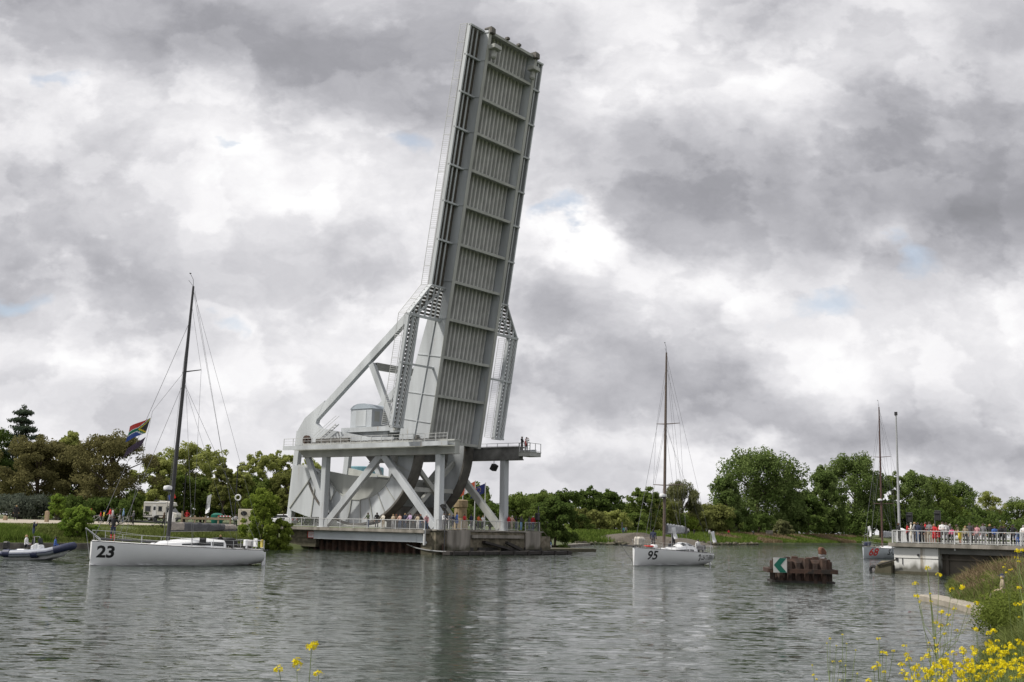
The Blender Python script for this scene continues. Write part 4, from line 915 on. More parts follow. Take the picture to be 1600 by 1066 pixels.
    # lettering on the port and starboard bow
    for s in (1, -1):
        for (txt, size, bold, shear, x0, z0, mm, nm) in [(number, *num_style, 'race_number')] + ([sponsor] if sponsor else []):
            v, f = text_verts(txt, size, bold, shear); wmax = max(q.x for q in v)
            out = []
            for q in v:
                x = x0 - q.x if s > 0 else x0 - wmax + q.x
                z = z0 + q.y + opts.get('slope', .02) * (x - x0); t = min(max(x / LOA, 0.001), .999)
                out.append((x, s * (hull_y(t, z) + .012), z))
            b = MB(); b.add(out, f); b.build(nm, mm, root)
            if nm == 'lettering' and opts.get('logo'):
                b = MB(); c = x0 + .45 if s > 0 else x0 - wmax - .45
                pts = lambda r, a0, a1, n: [(c + r * math.cos(a), z0 + .2 + r * math.sin(a)) for a in np.linspace(a0, a1, n)]
                o1, i1 = pts(.30, .4, 5.0, 18), pts(.21, .4, 5.0, 18)
                vv = [(x, s * (hull_y(min(max(x / LOA, .001), .999), z) + .012), z) for x, z in o1 + i1]
                b.add(vv, [(k, k + 1, 18 + k + 1, 18 + k) for k in range(17)])
                vv = [(x, s * (hull_y(min(max(x / LOA, .001), .999), z) + .013), z) for x, z in ((c - .12, z0), (c - .02, z0 + .42), (c + .07, z0 + .42), (c + .02, z0))]
                b.add(vv, [(0, 1, 2, 3)]); b.build('emblem', mm, root)
    return root, mp, mz, zd

def flag_mesh(b, o, along, down, n=7, wave=.08, taper=0.0):
    """waving cloth: o hoist top, along fly vector, down hoist vector"""
    o, along, down = Vector(o), Vector(along), Vector(down); nr = along.cross(down).normalized()
    base = len(b.v); vs = []; fs = []
    for i in range(n + 1):
        for j in range(5):
            f, g = i / n, j / 4; vs.append(o + along * f + down * (g * (1 - taper * f)) + nr * (wave * math.sin(f * 7 + g * 1.5) * f))
    for i in range(n):
        for j in range(4): fs.append((i * 5 + j, i * 5 + j + 1, (i + 1) * 5 + j + 1, (i + 1) * 5 + j))
    b.add(vs, fs); return b

def za_flag(parent, o, along, down):
    """flag with red over blue, green Y edged white, black triangle edged yellow"""
    o, along, down = Vector(o), Vector(along), Vector(down); nr = along.cross(down).normalized()
    def cell(f, g):
        if f < .38 and abs(g - .5) < .5 * (1 - f / .38) * .80: return 4
        if f < .47 and abs(g - .5) < .5 * (1 - f / .47) * 1.0: return 5
        dy = abs(abs(g - .5) - max(0, .5 - f * 1.05))
        if dy < .09 : return 2
        if dy < .16: return 3
        if g < .5 and not (f < .5 and abs(g - .5) < .5 - f * 1.05): return 0
        if g > .5 and not (f < .5 and abs(g - .5) < .5 - f * 1.05): return 1
        return 2
    b = MB(); n, k = 30, 20; vs = []
    for i in range(n + 1):
        for j in range(k + 1):
            f, g = i / n, j / k; vs.append(o + along * f + down * g + nr * (.10 * math.sin(f * 6.5 + g * 2) * (0.3 + f)))
    b.v = [tuple(q) for q in vs]
    for i in range(n):
        for j in range(k):
            b.f.append((i * (k + 1) + j, i * (k + 1) + j + 1, (i + 1) * (k + 1) + j + 1, (i + 1) * (k + 1) + j)); b.mi.append(cell((i + .5) / n, (j + .5) / k))
    return b.build('courtesy_flag', [m_red, m_blue, mat('flag_green', (.0, .16, .08), .8), m_flagw, m_black, m_yellow], parent, smooth=True)

def build_boats():
    CAN = math.degrees(math.atan2(-WX[1], -WX[0]))          # heading down the canal, towards the camera
    m_grey_l = mat('grey_panel', (.3, .3, .31), .5)
    # --- nearest yacht
    opts = dict(spar=m_carbon, spreaders=[(.66, 1.25)], mast=19.2, rake=.035, boom=5.3, boomz=.95, sail=m_tan, cover_mat=m_grey, cover=(4, 18), sprit=.45, spritup=.75, radar=3.75, wire=1.0, slope=.015,
                gear=[(.35, 1.5, .38, .1, .28, .55, mat('dull_yellow', (.42, .34, .08), .7), 'horseshoe_buoy'), (.45, .85, .42, .1, .42, .58, m_flagw, 'life_raft_bag'), (.2, -.2, .35, .5, 1.1, .5, m_grey_l, 'stern_pod'), (.12, 1.2, .3, .1, .35, .5, m_flagw, 'danbuoy_bag'), (1.5, 1.2, .3, .2, .3, .6, m_flagw, 'white_bag'), (4.9, 1.25, .35, .5, .06, .5, m_black, 'line_coil')])
    r, mp, mz, zd = make_yacht(141, 75.0, CAN - 7, 'white racing yacht with number 23 on its bow, nearest the camera', '23', (1.02, .035, 0, 11.9, .55, m_black), None, m_white, opts)
    fa = mp(10.2) + Vector((2.1, 0, 0))
    b = MB(); hal = [Vector((LOA - 2.2, .1, zd(10))), mp(10.2) + Vector((2.1, 0, 0)), mp(13.2)]
    b.tube(hal, .012, 4); b.build('flag_halyard', m_wire, r)
    za_flag(r, fa + Vector((.1, 0, -.45)), Vector((1.75, .55, -.75)), Vector((.35, .1, -1.05)))
    b = MB(); flag_mesh(b, fa + Vector((.35, 0, -1.75)), (1.5, .3, -.95), (.3, .1, -.6), wave=.1); b.build('small_dark_flag', mat('dark_flag_cloth', (.06, .04, .07), .8, .5, 6), r)
    # --- second yacht
    opts = dict(spar=m_brownspar, spreaders=[(.32, 1.55), (.63, 1.2)], mast=19.35, rake=.022, boom=4.3, boomz=1.45, sail=m_grey, cover_mat=m_palesail, cover=(2, 20), sailh=1.5, sprit=2.1, spritup=.12, radar=4.8, hood=True, cabin=.3, wire=1.0, logo=True, slope=.0,
                gear=[(.3, .4, .42, .35, .8, .5, m_grey, 'stern_pod'), (9.4, -.1, .2, 1.6, .8, .12, m_red, 'red_sail_bag'), (11.4, .1, .5, .9, .7, .8, mat('pale_sail_bag', (.5, .47, .42), .9, .3, 5, bump=.5), 'bow_sail_bag'), (9.0, .2, .2, .5, .5, .3, m_flagw, 'deck_bag')])
    r, mp, mz, zd = make_yacht(990, 101.0, CAN + 1, 'white racing yacht with number 95 on its bow, in the middle of the canal', '95', (1.05, .02, .08, 11.0, .55, m_black), ('LEATHERMAN', .56, .012, 0, 3.6, .50, m_black, 'lettering'), m_white, opts)
    for x, y in ((8.3, 1.6), (.9, 1.7)):
        b = MB(); b.tube([(x, y, zd(x)), (x, y, zd(x) + 1.9)], .02, 5); st = b.build('flag_staff', m_steel, r)
        b = MB(); flag_mesh(b, (x, y, zd(x) + 1.9), (-.22, .1, -1.0), (-.30, .18, .08), wave=.09); b.build('white_pennant', m_flagw, st)
    # --- third yacht, partly behind the abutment
    m_h3 = mat('grey_printed_hull', (.42, .45, .48), .35, .15, .9)
    opts = dict(spar=mat('red_brown_spar', (.085, .045, .036), .5, .2, 3), spreaders=[(.31, 1.5), (.64, 1.25)], mast=20.4, rake=.005, boom=4.6, boomz=1.5, sail=m_palesail, cover_mat=m_palesail, cover=(3, 18), sailh=1.4, sprit=.9, radar=6.4, hood=True, cabin=.4, wire=1.1, slope=.0,
                gear=[(11.2, .1, .35, 1.0, .6, .5, m_navy, 'bow_bag')])
    r, mp, mz, zd = make_yacht(1349, 153.0, CAN - 7, 'grey racing yacht with red number 68, half behind the white abutment', '68', (1.35, .03, .15, 11.5, .42, m_red), ('SAFMARINE', 1.0, .02, .2, 8.6, .55, m_black, 'lettering'), m_h3, opts)
    b = MB(); b.tube([(11.6, .4, zd(11)), (11.6, .4, zd(11) + 2.6)], .025, 5); st = b.build('flag_staff', m_steel, r)
    b = MB(); flag_mesh(b, (11.6, .4, zd(11) + 2.6), (-.25, .1, -1.3), (.1, .40, .12), wave=.10); b.build('white_pennant', m_flagw, st)
    # --- inflatable with outboard
    P = atz(10, 873.5, 0); Q = atz(100, 873.5, 0)
    a = math.radians(-4); L = 4.9
    root = empty('inflatable_boat', (P[0] + .1, P[1], 0), a, 'navy and white rigid inflatable boat with outboard, at the left edge', 'inflatable boat')
    b = MB(); path = []
    for s in (1, -1):
        side = [(-.15, s * .85, .38), (.6, s * .88, .40), (2.0, s * .9, .46), (3.2, s * .82, .60), (4.0, s * .58, .82), (4.5, s * .28, .98)]
        path.append(side)
    full = path[0] + [(4.68, 0, 1.03)] + path[1][::-1]
    b.tube(full, [.16] + [.255] * (len(full) - 2) + [.16], 12); b.build('tube', mat('pale_grey_rubber', (.26, .28, .33), .5, .1, 3), root, smooth=True)
    b = MB(); b.tube([(3.6, .74, .70), (4.0, .58, .82), (4.5, .28, .98), (4.68, 0, 1.03), (4.5, -.28, .98), (4.0, -.58, .82), (3.6, -.74, .70)], .265, 12); b.build('bow_patch', m_navy, root, smooth=True)
    for xx in (.35, 2.35):
        for s in (1, -1):
            b = MB(); b.tube([(xx - .22, s * .88, .42), (xx + .22, s * .885, .44)], .275, 12); b.build('tube_patch', m_navy, root, smooth=True)
    for s in (1, -1):
        b = MB(); b.tube([(x, y + s * .25, z - .02) for x, y, z in path[0 if s > 0 else 1]], .035, 6); b.build('rubbing_strake', m_navy, root)
        b = MB(); b.tube([(x - .2, y, z) for x, y, z in [(-.3, s * .85, .36), (0.1, s * .86, .38), (0.35, s * .87, .4)]], [.05, .16, .25], 10); b.build('tube_end', m_navy, root, smooth=True)
    b = MB(); rr = []
    for x, hw, zk, zt in ((0, .75, -.15, .32), (1.5, .75, -.15, .36), (3.0, .66, -.05, .5), (4.0, .4, .28, .72), (4.5, .1, .75, .9)):
        rr.append([Vector((x, -hw, zt)), Vector((x, -hw * .8, zk + .14)), Vector((x, 0, zk)), Vector((x, hw * .8, zk + .14)), Vector((x, hw, zt))])
    b.loft(rr); b.build('hull', m_white, root, smooth=True)
    b = MB(); b.box((-.2, 0, .95), (.42, .4, .55)); b.box((-.2, 0, .45), (.22, .22, .7)); b.build('outboard_motor', m_black, root, bevel=.09)
    b = MB(); b.prism([Vector((x, -.35, z)) for x, z in ((1.75, .35), (2.55, .35), (2.4, 1.0), (2.1, 1.15), (1.75, .95))], (0, .7, 0)); co = b.build('steering_console', m_white, root, bevel=.04)
    b = MB(); b.prism([Vector((x, -.32, z)) for x, z in ((2.30, 1.06), (2.34, 1.06), (2.22, 1.5), (2.18, 1.5))], (0, .64, 0)); b.build('windscreen', m_glass, co)
    b = MB(); b.tube([(2.0, -.4, .4), (2.0, -.4, 1.6), (2.0, .4, 1.6), (2.0, .4, .4)], .022, 6); b.build('grab_rail', m_steel, co)
    b = MB(); b.bx(.7, 1.3, -.3, .3, .3, .72); b.build('seat', m_white, root, bevel=.06)
build_boats()
def build_foam():
    r = np.random.default_rng(9); V, F = [], []
    for o in [q for q in bpy.data.objects if q.name.startswith('racing_yacht')]:
        a = o.rotation_euler[2]; c, s_ = math.cos(a), math.sin(a)
        for k in range(120):
            t = r.random() ** 1.3 * 1.25 - .25; x = LOA * (t if r.random() < .8 else r.uniform(.97, 1.03)); sd = 1 if r.random() < .5 else -1
            y = sd * ((hull_y(min(max(x / LOA, .001), .999), .02) + abs(r.normal(0, .18))) if x > 0 else r.uniform(0, 2.3)); L_, w_ = r.uniform(.10, .5), r.uniform(.02, .06)
            q = [(x - L_, y), (x, y - w_), (x + L_, y), (x, y + w_)]; n = len(V); V += [(o.location.x + p * c - m_ * s_, o.location.y + p * s_ + m_ * c, .045) for p, m_ in q]; F.append((n, n + 1, n + 2, n + 3))
    tag(np_mesh('wake_foam', np.array(V), np.array(F), mat('white_foam', (.62, .64, .64), .8, .1, 5)), 'thin white foam along the yacht waterlines', 'foam', kind='stuff')
build_foam()

# ------------------------------------------------------------------ people
SEGS = {}
def pose_joints(pose):
    J = dict(pel=(0, 0, .95), spi=(0, 0, 1.16), che=(0, 0, 1.36), nec=(0, 0, 1.50), hea=(.015, 0, 1.60), top=(.01, 0, 1.69))
    A = {}
    for s, n in ((1, 'l'), (-1, 'r')):
        J['sh' + n] = (0, s * .185, 1.41); J['el' + n] = (-.02, s * .245, 1.14); J['wr' + n] = (.07, s * .25, .90); J['ha' + n] = (.10, s * .245, .84)
        J['hi' + n] = (0, s * .095, .90); J['kn' + n] = (.02, s * .11, .49); J['an' + n] = (-.01, s * .12, .09); J['to' + n] = (.17, s * .14, .035)
    def st(**k):
        for a, v in k.items(): J[a] = v
    if pose == 'rail':
        st(ell=(.14, .25, 1.16), wrl=(.36, .18, 1.12), hal=(.43, .16, 1.10), elr=(.14, -.25, 1.16), wrr=(.36, -.18, 1.12), har=(.43, -.16, 1.10)); lean(J, .09)
    elif pose == 'photo':
        st(ell=(.16, .25, 1.24), wrl=(.25, .12, 1.50), hal=(.26, .07, 1.57), elr=(.16, -.25, 1.24), wrr=(.25, -.12, 1.50), har=(.26, -.07, 1.57))
    elif pose == 'walk':
        st(knl=(.16, .1, .50), anl=(.26, .11, .10), tol=(.43, .12, .06), knr=(-.04, -.1, .50), anr=(-.26, -.11, .14), tor=(-.12, -.12, .03), ell=(-.10, .25, 1.15), wrl=(-.06, .25, .92), hal=(-.03, .24, .86), elr=(.06, -.25, 1.15), wrr=(.24, -.23, .98), har=(.29, -.21, .95))
    elif pose == 'sit':
        for k in ('pel', 'spi', 'che', 'nec', 'hea', 'top', 'shl', 'shr', 'ell', 'elr', 'wrl', 'wrr', 'hal', 'har', 'hil', 'hir'): J[k] = (J[k][0], J[k][1], J[k][2] - .48)
        st(knl=(.42, .13, .50), anl=(.44, .13, .09), tol=(.60, .14, .035), knr=(.42, -.13, .50), anr=(.44, -.13, .09), tor=(.60, -.14, .035), wrl=(.26, .17, .58), hal=(.32, .15, .56), wrr=(.26, -.17, .58), har=(.32, -.15, .56), ell=(.02, .25, .68), elr=(.02, -.25, .68))
    elif pose == 'bend':
        st(ell=(.16, .24, 1.14), wrl=(.36, .2, 1.0), hal=(.42, .19, .98), elr=(.16, -.24, 1.14), wrr=(.36, -.2, 1.0), har=(.42, -.19, .98)); lean(J, .38)
    elif pose == 'hips':
        st(ell=(-.08, .36, 1.17), wrl=(.06, .21, 1.02), hal=(.09, .17, .99), elr=(-.08, -.36, 1.17), wrr=(.06, -.21, 1.02), har=(.09, -.17, .99))
    elif pose == 'fold':
        st(ell=(.06, .26, 1.15), wrl=(.22, .06, 1.20), hal=(.22, -.02, 1.21), elr=(.06, -.26, 1.15), wrr=(.23, -.05, 1.17), har=(.23, .03, 1.18))
    elif pose == 'push':
        st(ell=(.06, .25, 1.14), wrl=(.30, .22, 1.05), hal=(.37, .21, 1.04), elr=(.06, -.25, 1.14), wrr=(.30, -.22, 1.05), har=(.37, -.21, 1.04), knl=(.12, .1, .50), anl=(.18, .11, .1), tol=(.34, .12, .05), knr=(-.02, -.1, .5), anr=(-.16, -.11, .12), tor=(-.02, -.12, .03))
    elif pose == 'cross':
        st(knl=(.05, .06, .49), anl=(.06, -.06, .09), tol=(.22, -.04, .035))
    return J
def lean(J, a):
    c, s = math.cos(a), math.sin(a)
    for k in ('spi', 'che', 'nec', 'hea', 'top', 'shl', 'shr', 'ell', 'elr', 'wrl', 'wrr', 'hal', 'har'):
        x, y, z = J[k]; z -= .92; J[k] = (x * c + z * s, y, .92 + z * c - x * s)
BONES = [('pel', 'spi', 1), ('spi', 'che', 1), ('che', 'nec', 1), ('nec', 'hea', 0), ('hea', 'top', 0)]
for n_ in 'lr':
    BONES += [('che', 'sh' + n_, 1), ('sh' + n_, 'el' + n_, 1), ('el' + n_, 'wr' + n_, 1), ('wr' + n_, 'ha' + n_, 0), ('pel', 'hi' + n_, 2), ('hi' + n_, 'kn' + n_, 2), ('kn' + n_, 'an' + n_, 2), ('an' + n_, 'to' + n_, 3)]
RAD = dict(pel=.135, spi=.125, che=.14, nec=.058, hea=.098, top=.062, sh=.072, el=.05, wr=.036, ha=.034, hi=.095, kn=.066, an=.046, to=.04)
_poses = {}
def pose_mesh(pose):
    if pose in _poses: return _poses[pose]
    J = pose_joints(pose); names = list(J); me = bpy.data.meshes.new('pose')
    me.from_pydata([J[n] for n in names], [(names.index(a), names.index(b)) for a, b, _ in BONES], [])
    o = bpy.data.objects.new('pose', me); COL.objects.link(o)
    sk = o.modifiers.new('skin', 'SKIN'); sk.use_smooth_shade = True
    for i, n in enumerate(names):
        r = RAD.get(n, RAD.get(n[:2], .05)); q = me.skin_vertices[0].data[i]; q.radius = (r, r * (1.0)); q.use_root = (n == 'pel')
    ss = o.modifiers.new('sub', 'SUBSURF'); ss.levels = 1; ss.render_levels = 1
    dg = bpy.context.evaluated_depsgraph_get(); em = bpy.data.meshes.new_from_object(o.evaluated_get(dg))
    bpy.data.objects.remove(o); bpy.data.meshes.remove(me)
    V = [v.co.copy() for v in em.vertices]; F = [tuple(p.vertices) for p in em.polygons]; bpy.data.meshes.remove(em)
    # flatten trunk front to back
    tr = Vector(J['che']) - Vector(J['pel'])
    def near(p):
        best, bi = 9, 0
        for i, (a, b_, m_) in enumerate(BONES):
            A, B = Vector(J[a]), Vector(J[b_]); ab = B - A; t = min(max((p - A).dot(ab) / ab.dot(ab), 0), 1); d = (p - A - ab * t).length / max(.03, RAD.get(a, RAD.get(a[:2], .05)))
            if d < best: best, bi, bt = d, i, t
        return bi, bt
    mi = []; parts = []
    for f in F:
        c = sum((V[i] for i in f), Vector()) / len(f); bi, bt = near(c); a, b_, m_ = BONES[bi]
        part = {0: 'skin', 1: 'top', 2: 'legs', 3: 'shoe'}[m_]
        if a == 'nec' and c.z < J['nec'][2] + .0: part = 'top'
        if a[:2] == 'el' and b_[:2] == 'wr': part = 'forearm'
        if a[:2] == 'sh' and bt > .55: part = 'upperarm'
        if a == 'pel' and b_ == 'spi' and bt < .15: part = 'legs'
        if a[:2] == 'kn': part = 'shin'
        if a[:2] == 'hi' and bt > .62: part = 'lowthigh'
        parts.append(part)
    # nose, fingers
    ex = MB(); h = Vector(J['hea'])
    ex.add([h + Vector((.085, 0, .03)), h + Vector((.085, .014, -.02)), h + Vector((.085, -.014, -.02)), h + Vector((.118, 0, -.018))], [(0, 1, 3), (0, 3, 2), (1, 2, 3)])
    for s in (1, -1): ex.box(h + Vector((0, s * .098, .0)), (.03, .015, .055))
    for n in 'lr':
        w_, ha = Vector(J['wr' + n]), Vector(J['ha' + n]); a = (ha - w_).normalized(); sd = a.cross(Vector((0, 0, 1)))
        sd = Vector((0, 1, 0)) if sd.length < .3 else sd.normalized(); nn = a.cross(sd)
        for k, (of, ln) in enumerate(((-.027, .06), (-.009, .07), (.009, .066), (.027, .05))):
            q0 = ha + a * .015 + sd * of; q1 = q0 + a * ln * .55 - nn * .004; q2 = q1 + a * ln * .4 - nn * .018; ex.tube([q0, q1, q2], [.0085, .008, .006], 4)
        q0 = ha + sd * .03 - a * .03; ex.tube([q0, q0 + sd * .022 + a * .022, q0 + sd * .025 + a * .045], [.011, .009, .007], 4)
    base = len(V); V += [Vector(q) for q in ex.v]; F += [tuple(i + base for i in f) for f in ex.f]; parts += ['skin'] * len(ex.f)
    _poses[pose] = (V, F, parts, J); return _poses[pose]

SKIN = [mat('skin_fair', (.52, .31, .22), .6, .08, 9), mat('skin_tan', (.40, .22, .14), .6, .08, 9)]
CLOTH = dict(black=(.012, .012, .014), navy=(.018, .024, .055), white=(.66, .66, .66), cream=(.58, .54, .46), red=(.48, .025, .03), blue=(.04, .10, .32), sky=(.22, .36, .55), teal=(.05, .26, .30), grey=(.16, .16, .17), lgrey=(.36, .36, .37),
             green=(.045, .06, .03), olive=(.10, .09, .05), brown=(.09, .055, .03), beige=(.40, .33, .24), khaki=(.30, .25, .17), pink=(.50, .12, .22), rose=(.50, .26, .28), lilac=(.44, .33, .48), jean=(.05, .075, .14), yellow=(.62, .50, .04), peach=(.5, .32, .25), dgrey=(.055, .055, .06), orange=(.50, .12, .03))
HAIRC = dict(brown=(.05, .03, .018), black=(.012, .01, .01), blond=(.30, .20, .09), grey=(.26, .25, .24), white=(.6, .58, .54), red=(.16, .05, .02))
def cm(n): return mat(n + '_clothing', CLOTH[n], .85, .18, 6, bump=.25, bscale=14)
def person(loc, heading, pose, top, legs, hair, label, h=1.74, hat=None, sleeves=True, shorts=False, skirt=False, boots=None, long=False, group=None, tall=1.0, skin=None, bulk=1.0):
    V, F, parts, J = pose_mesh(pose); k = h / 1.74
    sk = SKIN[(len(label) + int(h * 100)) % 2] if skin is None else SKIN[skin]
    ms = [sk, cm(top), cm(legs), cm(boots) if boots else m_shoe]
    idx = dict(skin=0, top=1, forearm=1 if sleeves else 0, upperarm=1 if sleeves or pose == 'rail' else 0, legs=2, lowthigh=2, shin=0 if (shorts or skirt) else 2, shoe=3)
    if boots: idx['shin'] = 3 if boots in ('red', 'orange') else idx['shin']
    me = bpy.data.meshes.new('person'); hd = J['hea'][2] - .12
    me.from_pydata([((v.x) * k, v.y * k * (bulk if v.z < hd else 1), v.z * k) for v in V], [], F)
    for m_ in ms: me.materials.append(m_)
    me.polygons.foreach_set('material_index', [idx[p] for p in parts]); me.polygons.foreach_set('use_smooth', [True] * len(F))
    o = bpy.data.objects.new('person', me); COL.objects.link(o); o.location = loc; o.rotation_euler = (0, 0, math.radians(heading))
    tag(o, label, 'person', group)
    c = Vector(J['hea']); b = MB(); r = .112
    rings = []
    for i, t in enumerate(np.linspace(-.35, 1.5, 6)):
        rings.append([(c + Vector((-.012 + r * math.cos(t) * math.cos(a) * (1 if math.cos(a) < 0.2 or t > .55 else .80), r * .92 * math.cos(t) * math.sin(a), .012 + r * 1.05 * math.sin(t)))) * k for a in np.linspace(0, 2 * math.pi, 13)[:-1]])
    if hat is None or hat == 'long':
        b.loft(rings)
        if hat == 'long': b.loft([[(c + Vector((-.06 + .05 * math.cos(a), .09 * math.sin(a), z))) * k for a in np.linspace(0, 2 * math.pi, 9)[:-1]] for z in (.05, -.08, -.2)])
        b.build('hair', mat(hair + '_hair', HAIRC[hair], .7, .2, 20), o, smooth=True)
    else:
        b.loft([[q + Vector((0, 0, .012)) for q in rg] for rg in rings[2:]])
        b.box((c + Vector((.115, 0, .055))) * k, (.10 * k, .13 * k, .012))
        b.build('hat', cm(hat), o, smooth=True)
        b = MB(); b.loft([[q * 1 for q in rg] for rg in rings[:3]]); b.build('hair', mat(hair + '_hair', HAIRC[hair], .7, .2, 20), o, smooth=True)
    if long or skirt:
        z0, z1 = (J['spi'][2] - .05, .62 if long else .50); p = Vector(J['pel']); b = MB()
        b.loft([[Vector((p.x + rx * math.cos(a) * 1, p.y + ry * math.sin(a) * bulk, z)) * k for a in np.linspace(0, 2 * math.pi, 13)[:-1]] for z, rx, ry in ((z0, .135, .165), (p.z, .155, .19), (z1 + .1, .165, .20), (z1, .16, .20))], cap=False)
        b.build('coat_skirt' if long else 'skirt', cm(top if long else legs), o, smooth=True)
    return o

def inland(px, Y, need):
    """move a spot on the far side back until it stands 'need' metres behind the water's edge"""
    while px > 880 and Y < 600:
        P = atY(px, 830, Y); d, w = to_dw(P)
        if west_line(w) - d >= need: break
        Y += 3
    return Y
def gpos(px, Y, dz=0.06):
    Y = inland(px, Y, 8.0) if Y > 150 else Y
    P = atY(px, 830, Y); return (P[0], P[1], ground_z(P[0], P[1]) + dz)
def build_people():
    face_canal = math.degrees(math.atan2(DX[1], DX[0])); face_cam = math.degrees(math.atan2(-WX[1], -WX[0]))
    G1 = 'onlookers on the approach deck'
    zd = 2.47
    def near(px, *a, w=-9.25, dh=0, **k):
        d, _ = on_w(px, w); return person(bp(d, w, zd), face_cam + dh, *a, group=G1, **k)
    near(575, 'rail', 'green', 'jean', 'brown', 'man in dark green jacket, first from the left at the white railing', h=1.78)
    near(588.5, 'stand', 'black', 'dgrey', 'black', 'man in black jacket between the green jacket and the cream shirt', h=1.80, dh=40, w=-8.9)
    near(599, 'rail', 'cream', 'beige', 'grey', 'grey haired man in cream shirt leaning on the white railing', h=1.70)
    near(614, 'fold', 'beige', 'lgrey', 'blond', 'blond woman in beige top at the white railing', h=1.64, hat='long')
    near(619, 'stand', 'brown', 'dgrey', 'red', 'red haired person in brown coat half behind the blond woman', h=1.66, w=-8.3)
    near(625, 'rail', 'peach', 'jean', 'brown', 'person in peach shirt leaning on the railing beside the blond woman', h=1.68)
    near(632.5, 'stand', 'navy', 'jean', 'blond', 'fair haired man in navy jacket left of the lilac shirt', h=1.76, w=-8.9)
    near(636.5, 'stand', 'black', 'black', 'black', 'person in black coat squeezed beside the lilac shirt', h=1.74, w=-8.4)
    near(641, 'rail', 'lilac', 'dgrey', 'brown', 'man in pale lilac shirt at the white railing', h=1.80)
    near(649, 'stand', 'dgrey', 'dgrey', 'brown', 'person in dark grey jacket right of the lilac shirt', h=1.72, w=-8.6)
    near(653, 'rail', 'beige', 'white', 'brown', 'woman in beige jacket and white trousers at the end of the railing', h=1.66, hat='long')
    near(657, 'stand', 'black', 'jean', 'red', 'auburn haired person in black at the end of the railing', h=1.70, w=-8.7)
    near(666.8, 'bend', 'rose', 'jean', 'white', 'white haired person in rose sweater leaning over at the pier corner', h=1.72, w=-9.2, dh=30)
    G2 = 'onlookers on the bridge pier'
    def mid(px, *a, d=1.5, dh=0, z=2.62, **k):
        w, _ = on_d(px, d); return person(bp(d, w, z), face_canal + dh, *a, group=G2, **k)
    mid(692.5, 'rail', 'white', 'grey', 'brown', 'person in white top just right of the near bridge pillar', h=1.70)
    mid(697, 'stand', 'dgrey', 'dgrey', 'black', 'person in dark grey coat second from the near pillar', h=1.72, d=1.0)
    mid(701.5, 'rail', 'grey', 'black', 'blond', 'fair haired person in grey third from the near pillar', h=1.68)
    mid(707, 'rail', 'navy', 'navy', 'brown', 'stooped person in navy left of the blue and black jacket', h=1.60, d=1.3)
    mid(713.5, 'stand', 'blue', 'black', 'black', 'tall person in dark blue jacket with black hood by the stone column', h=1.84, hat='black', long=True, dh=60)
    mid(725.5, 'fold', 'red', 'beige', 'brown', 'person in red jacket right of the stone column', h=1.68)
    mid(736, 'stand', 'navy', 'grey', 'black', 'person in navy coat beside the white flag pole', h=1.76, d=1.1)
    mid(747, 'rail', 'orange', 'dgrey', 'brown', 'person in orange red coat between two flag poles', h=1.66)
    mid(753.7, 'rail', 'white', 'dgrey', 'blond', 'person in white jacket bent over the pier railing', h=1.60)
    mid(795, 'stand', 'red', 'dgrey', 'brown', 'person in red right beside the far bridge pillar', h=1.74, d=.6)
    mid(799.5, 'rail', 'peach', 'beige', 'white', 'white haired woman in pale peach top right of the far pillar', h=1.72)
    mid(806, 'stand', 'black', 'jean', 'black', 'person in black right of the white haired woman', h=1.70, d=.8)
    mid(814, 'rail', 'dgrey', 'sky', 'black', 'person in dark jacket and pale blue jeans left of the signal box pole', h=1.72)
    mid(827, 'stand', 'dgrey', 'jean', 'brown', 'person in dark coat between the signal box pole and the red jacket', h=1.70, d=1.0)
    mid(832.8, 'cross', 'red', 'jean', 'white', 'white haired man in bright red jacket at the pier end', h=1.76, d=2.0, dh=-35)
    for px, top, lg, hr, hat, lab in ((851.5, 'pink', 'grey', 'brown', 'beige', 'woman in pink with a sun hat sitting on the low stone landing'), (858.5, 'sky', 'lgrey', 'grey', None, 'man in pale blue shirt sitting on the low stone landing')):
        w, _ = on_d(px, -10); P = atY(px, 850, 147); person((P[0], P[1], .40 - .05), -75, 'sit', top, lg, hr, lab, hat=hat, h=1.6)
    # two on the high platform
    for px, d, top, lg, lab, ps, dh, hh in ((815.5, 2.0, 'black', 'dgrey', 'person in black standing at the end of the high bridge walkway', 'fold', 10, 1.86), (822.6, 2.9, 'white', 'dgrey', 'person in white taking a picture on the high end platform', 'photo', -10, 1.74)):
        w, _ = on_d(px, d, 695); person(bp(d, w, 11.62), face_canal + dh, ps, top, lg, 'brown', lab, h=hh, shorts=(d < 2.5))
    w, _ = on_d(819.6, 2.9, 700); P = bp(3.0, w, 12.55)
    b = MB(); b.ball((0, 0, 0), (.14, .2, .30)); b.tube([(0, -.1, .2), (0, .1, .6), (0, .2, .2)], .02, 5); o = b.build('shoulder_bag', m_red, None, smooth=True); o.location = P; tag(o, 'red shoulder bag held by the photographer on the high platform', 'bag')
    # right deck
    G3 = 'onlookers on the right deck'
    def rt_(px, *a, w=-4.5, dh=0, hd=None, **k):
        d, _ = on_w(px, w); return person(bp(d, w, 2.45), (hd if hd is not None else face_cam + dh), *a, group=G3, **k)
    L = face_canal + 180
    rt_(1405, 'rail', 'black', 'black', 'brown', 'man in black jacket at the left end of the right deck', hd=L + 40, h=1.70, bulk=1.15)
    rt_(1418, 'stand', 'red', 'dgrey', 'black', 'person in red mostly hidden behind the man in cream', w=-2.5, hd=L, h=1.66)
    rt_(1423.5, 'fold', 'cream', 'cream', 'grey', 'man dressed all in cream at the right deck railing', hd=L + 20, h=1.76, bulk=1.1)
    rt_(1429, 'fold', 'lgrey', 'dgrey', 'blond', 'fair haired person in pale grey beside the man in cream', w=-3.4, hd=L, h=1.80)
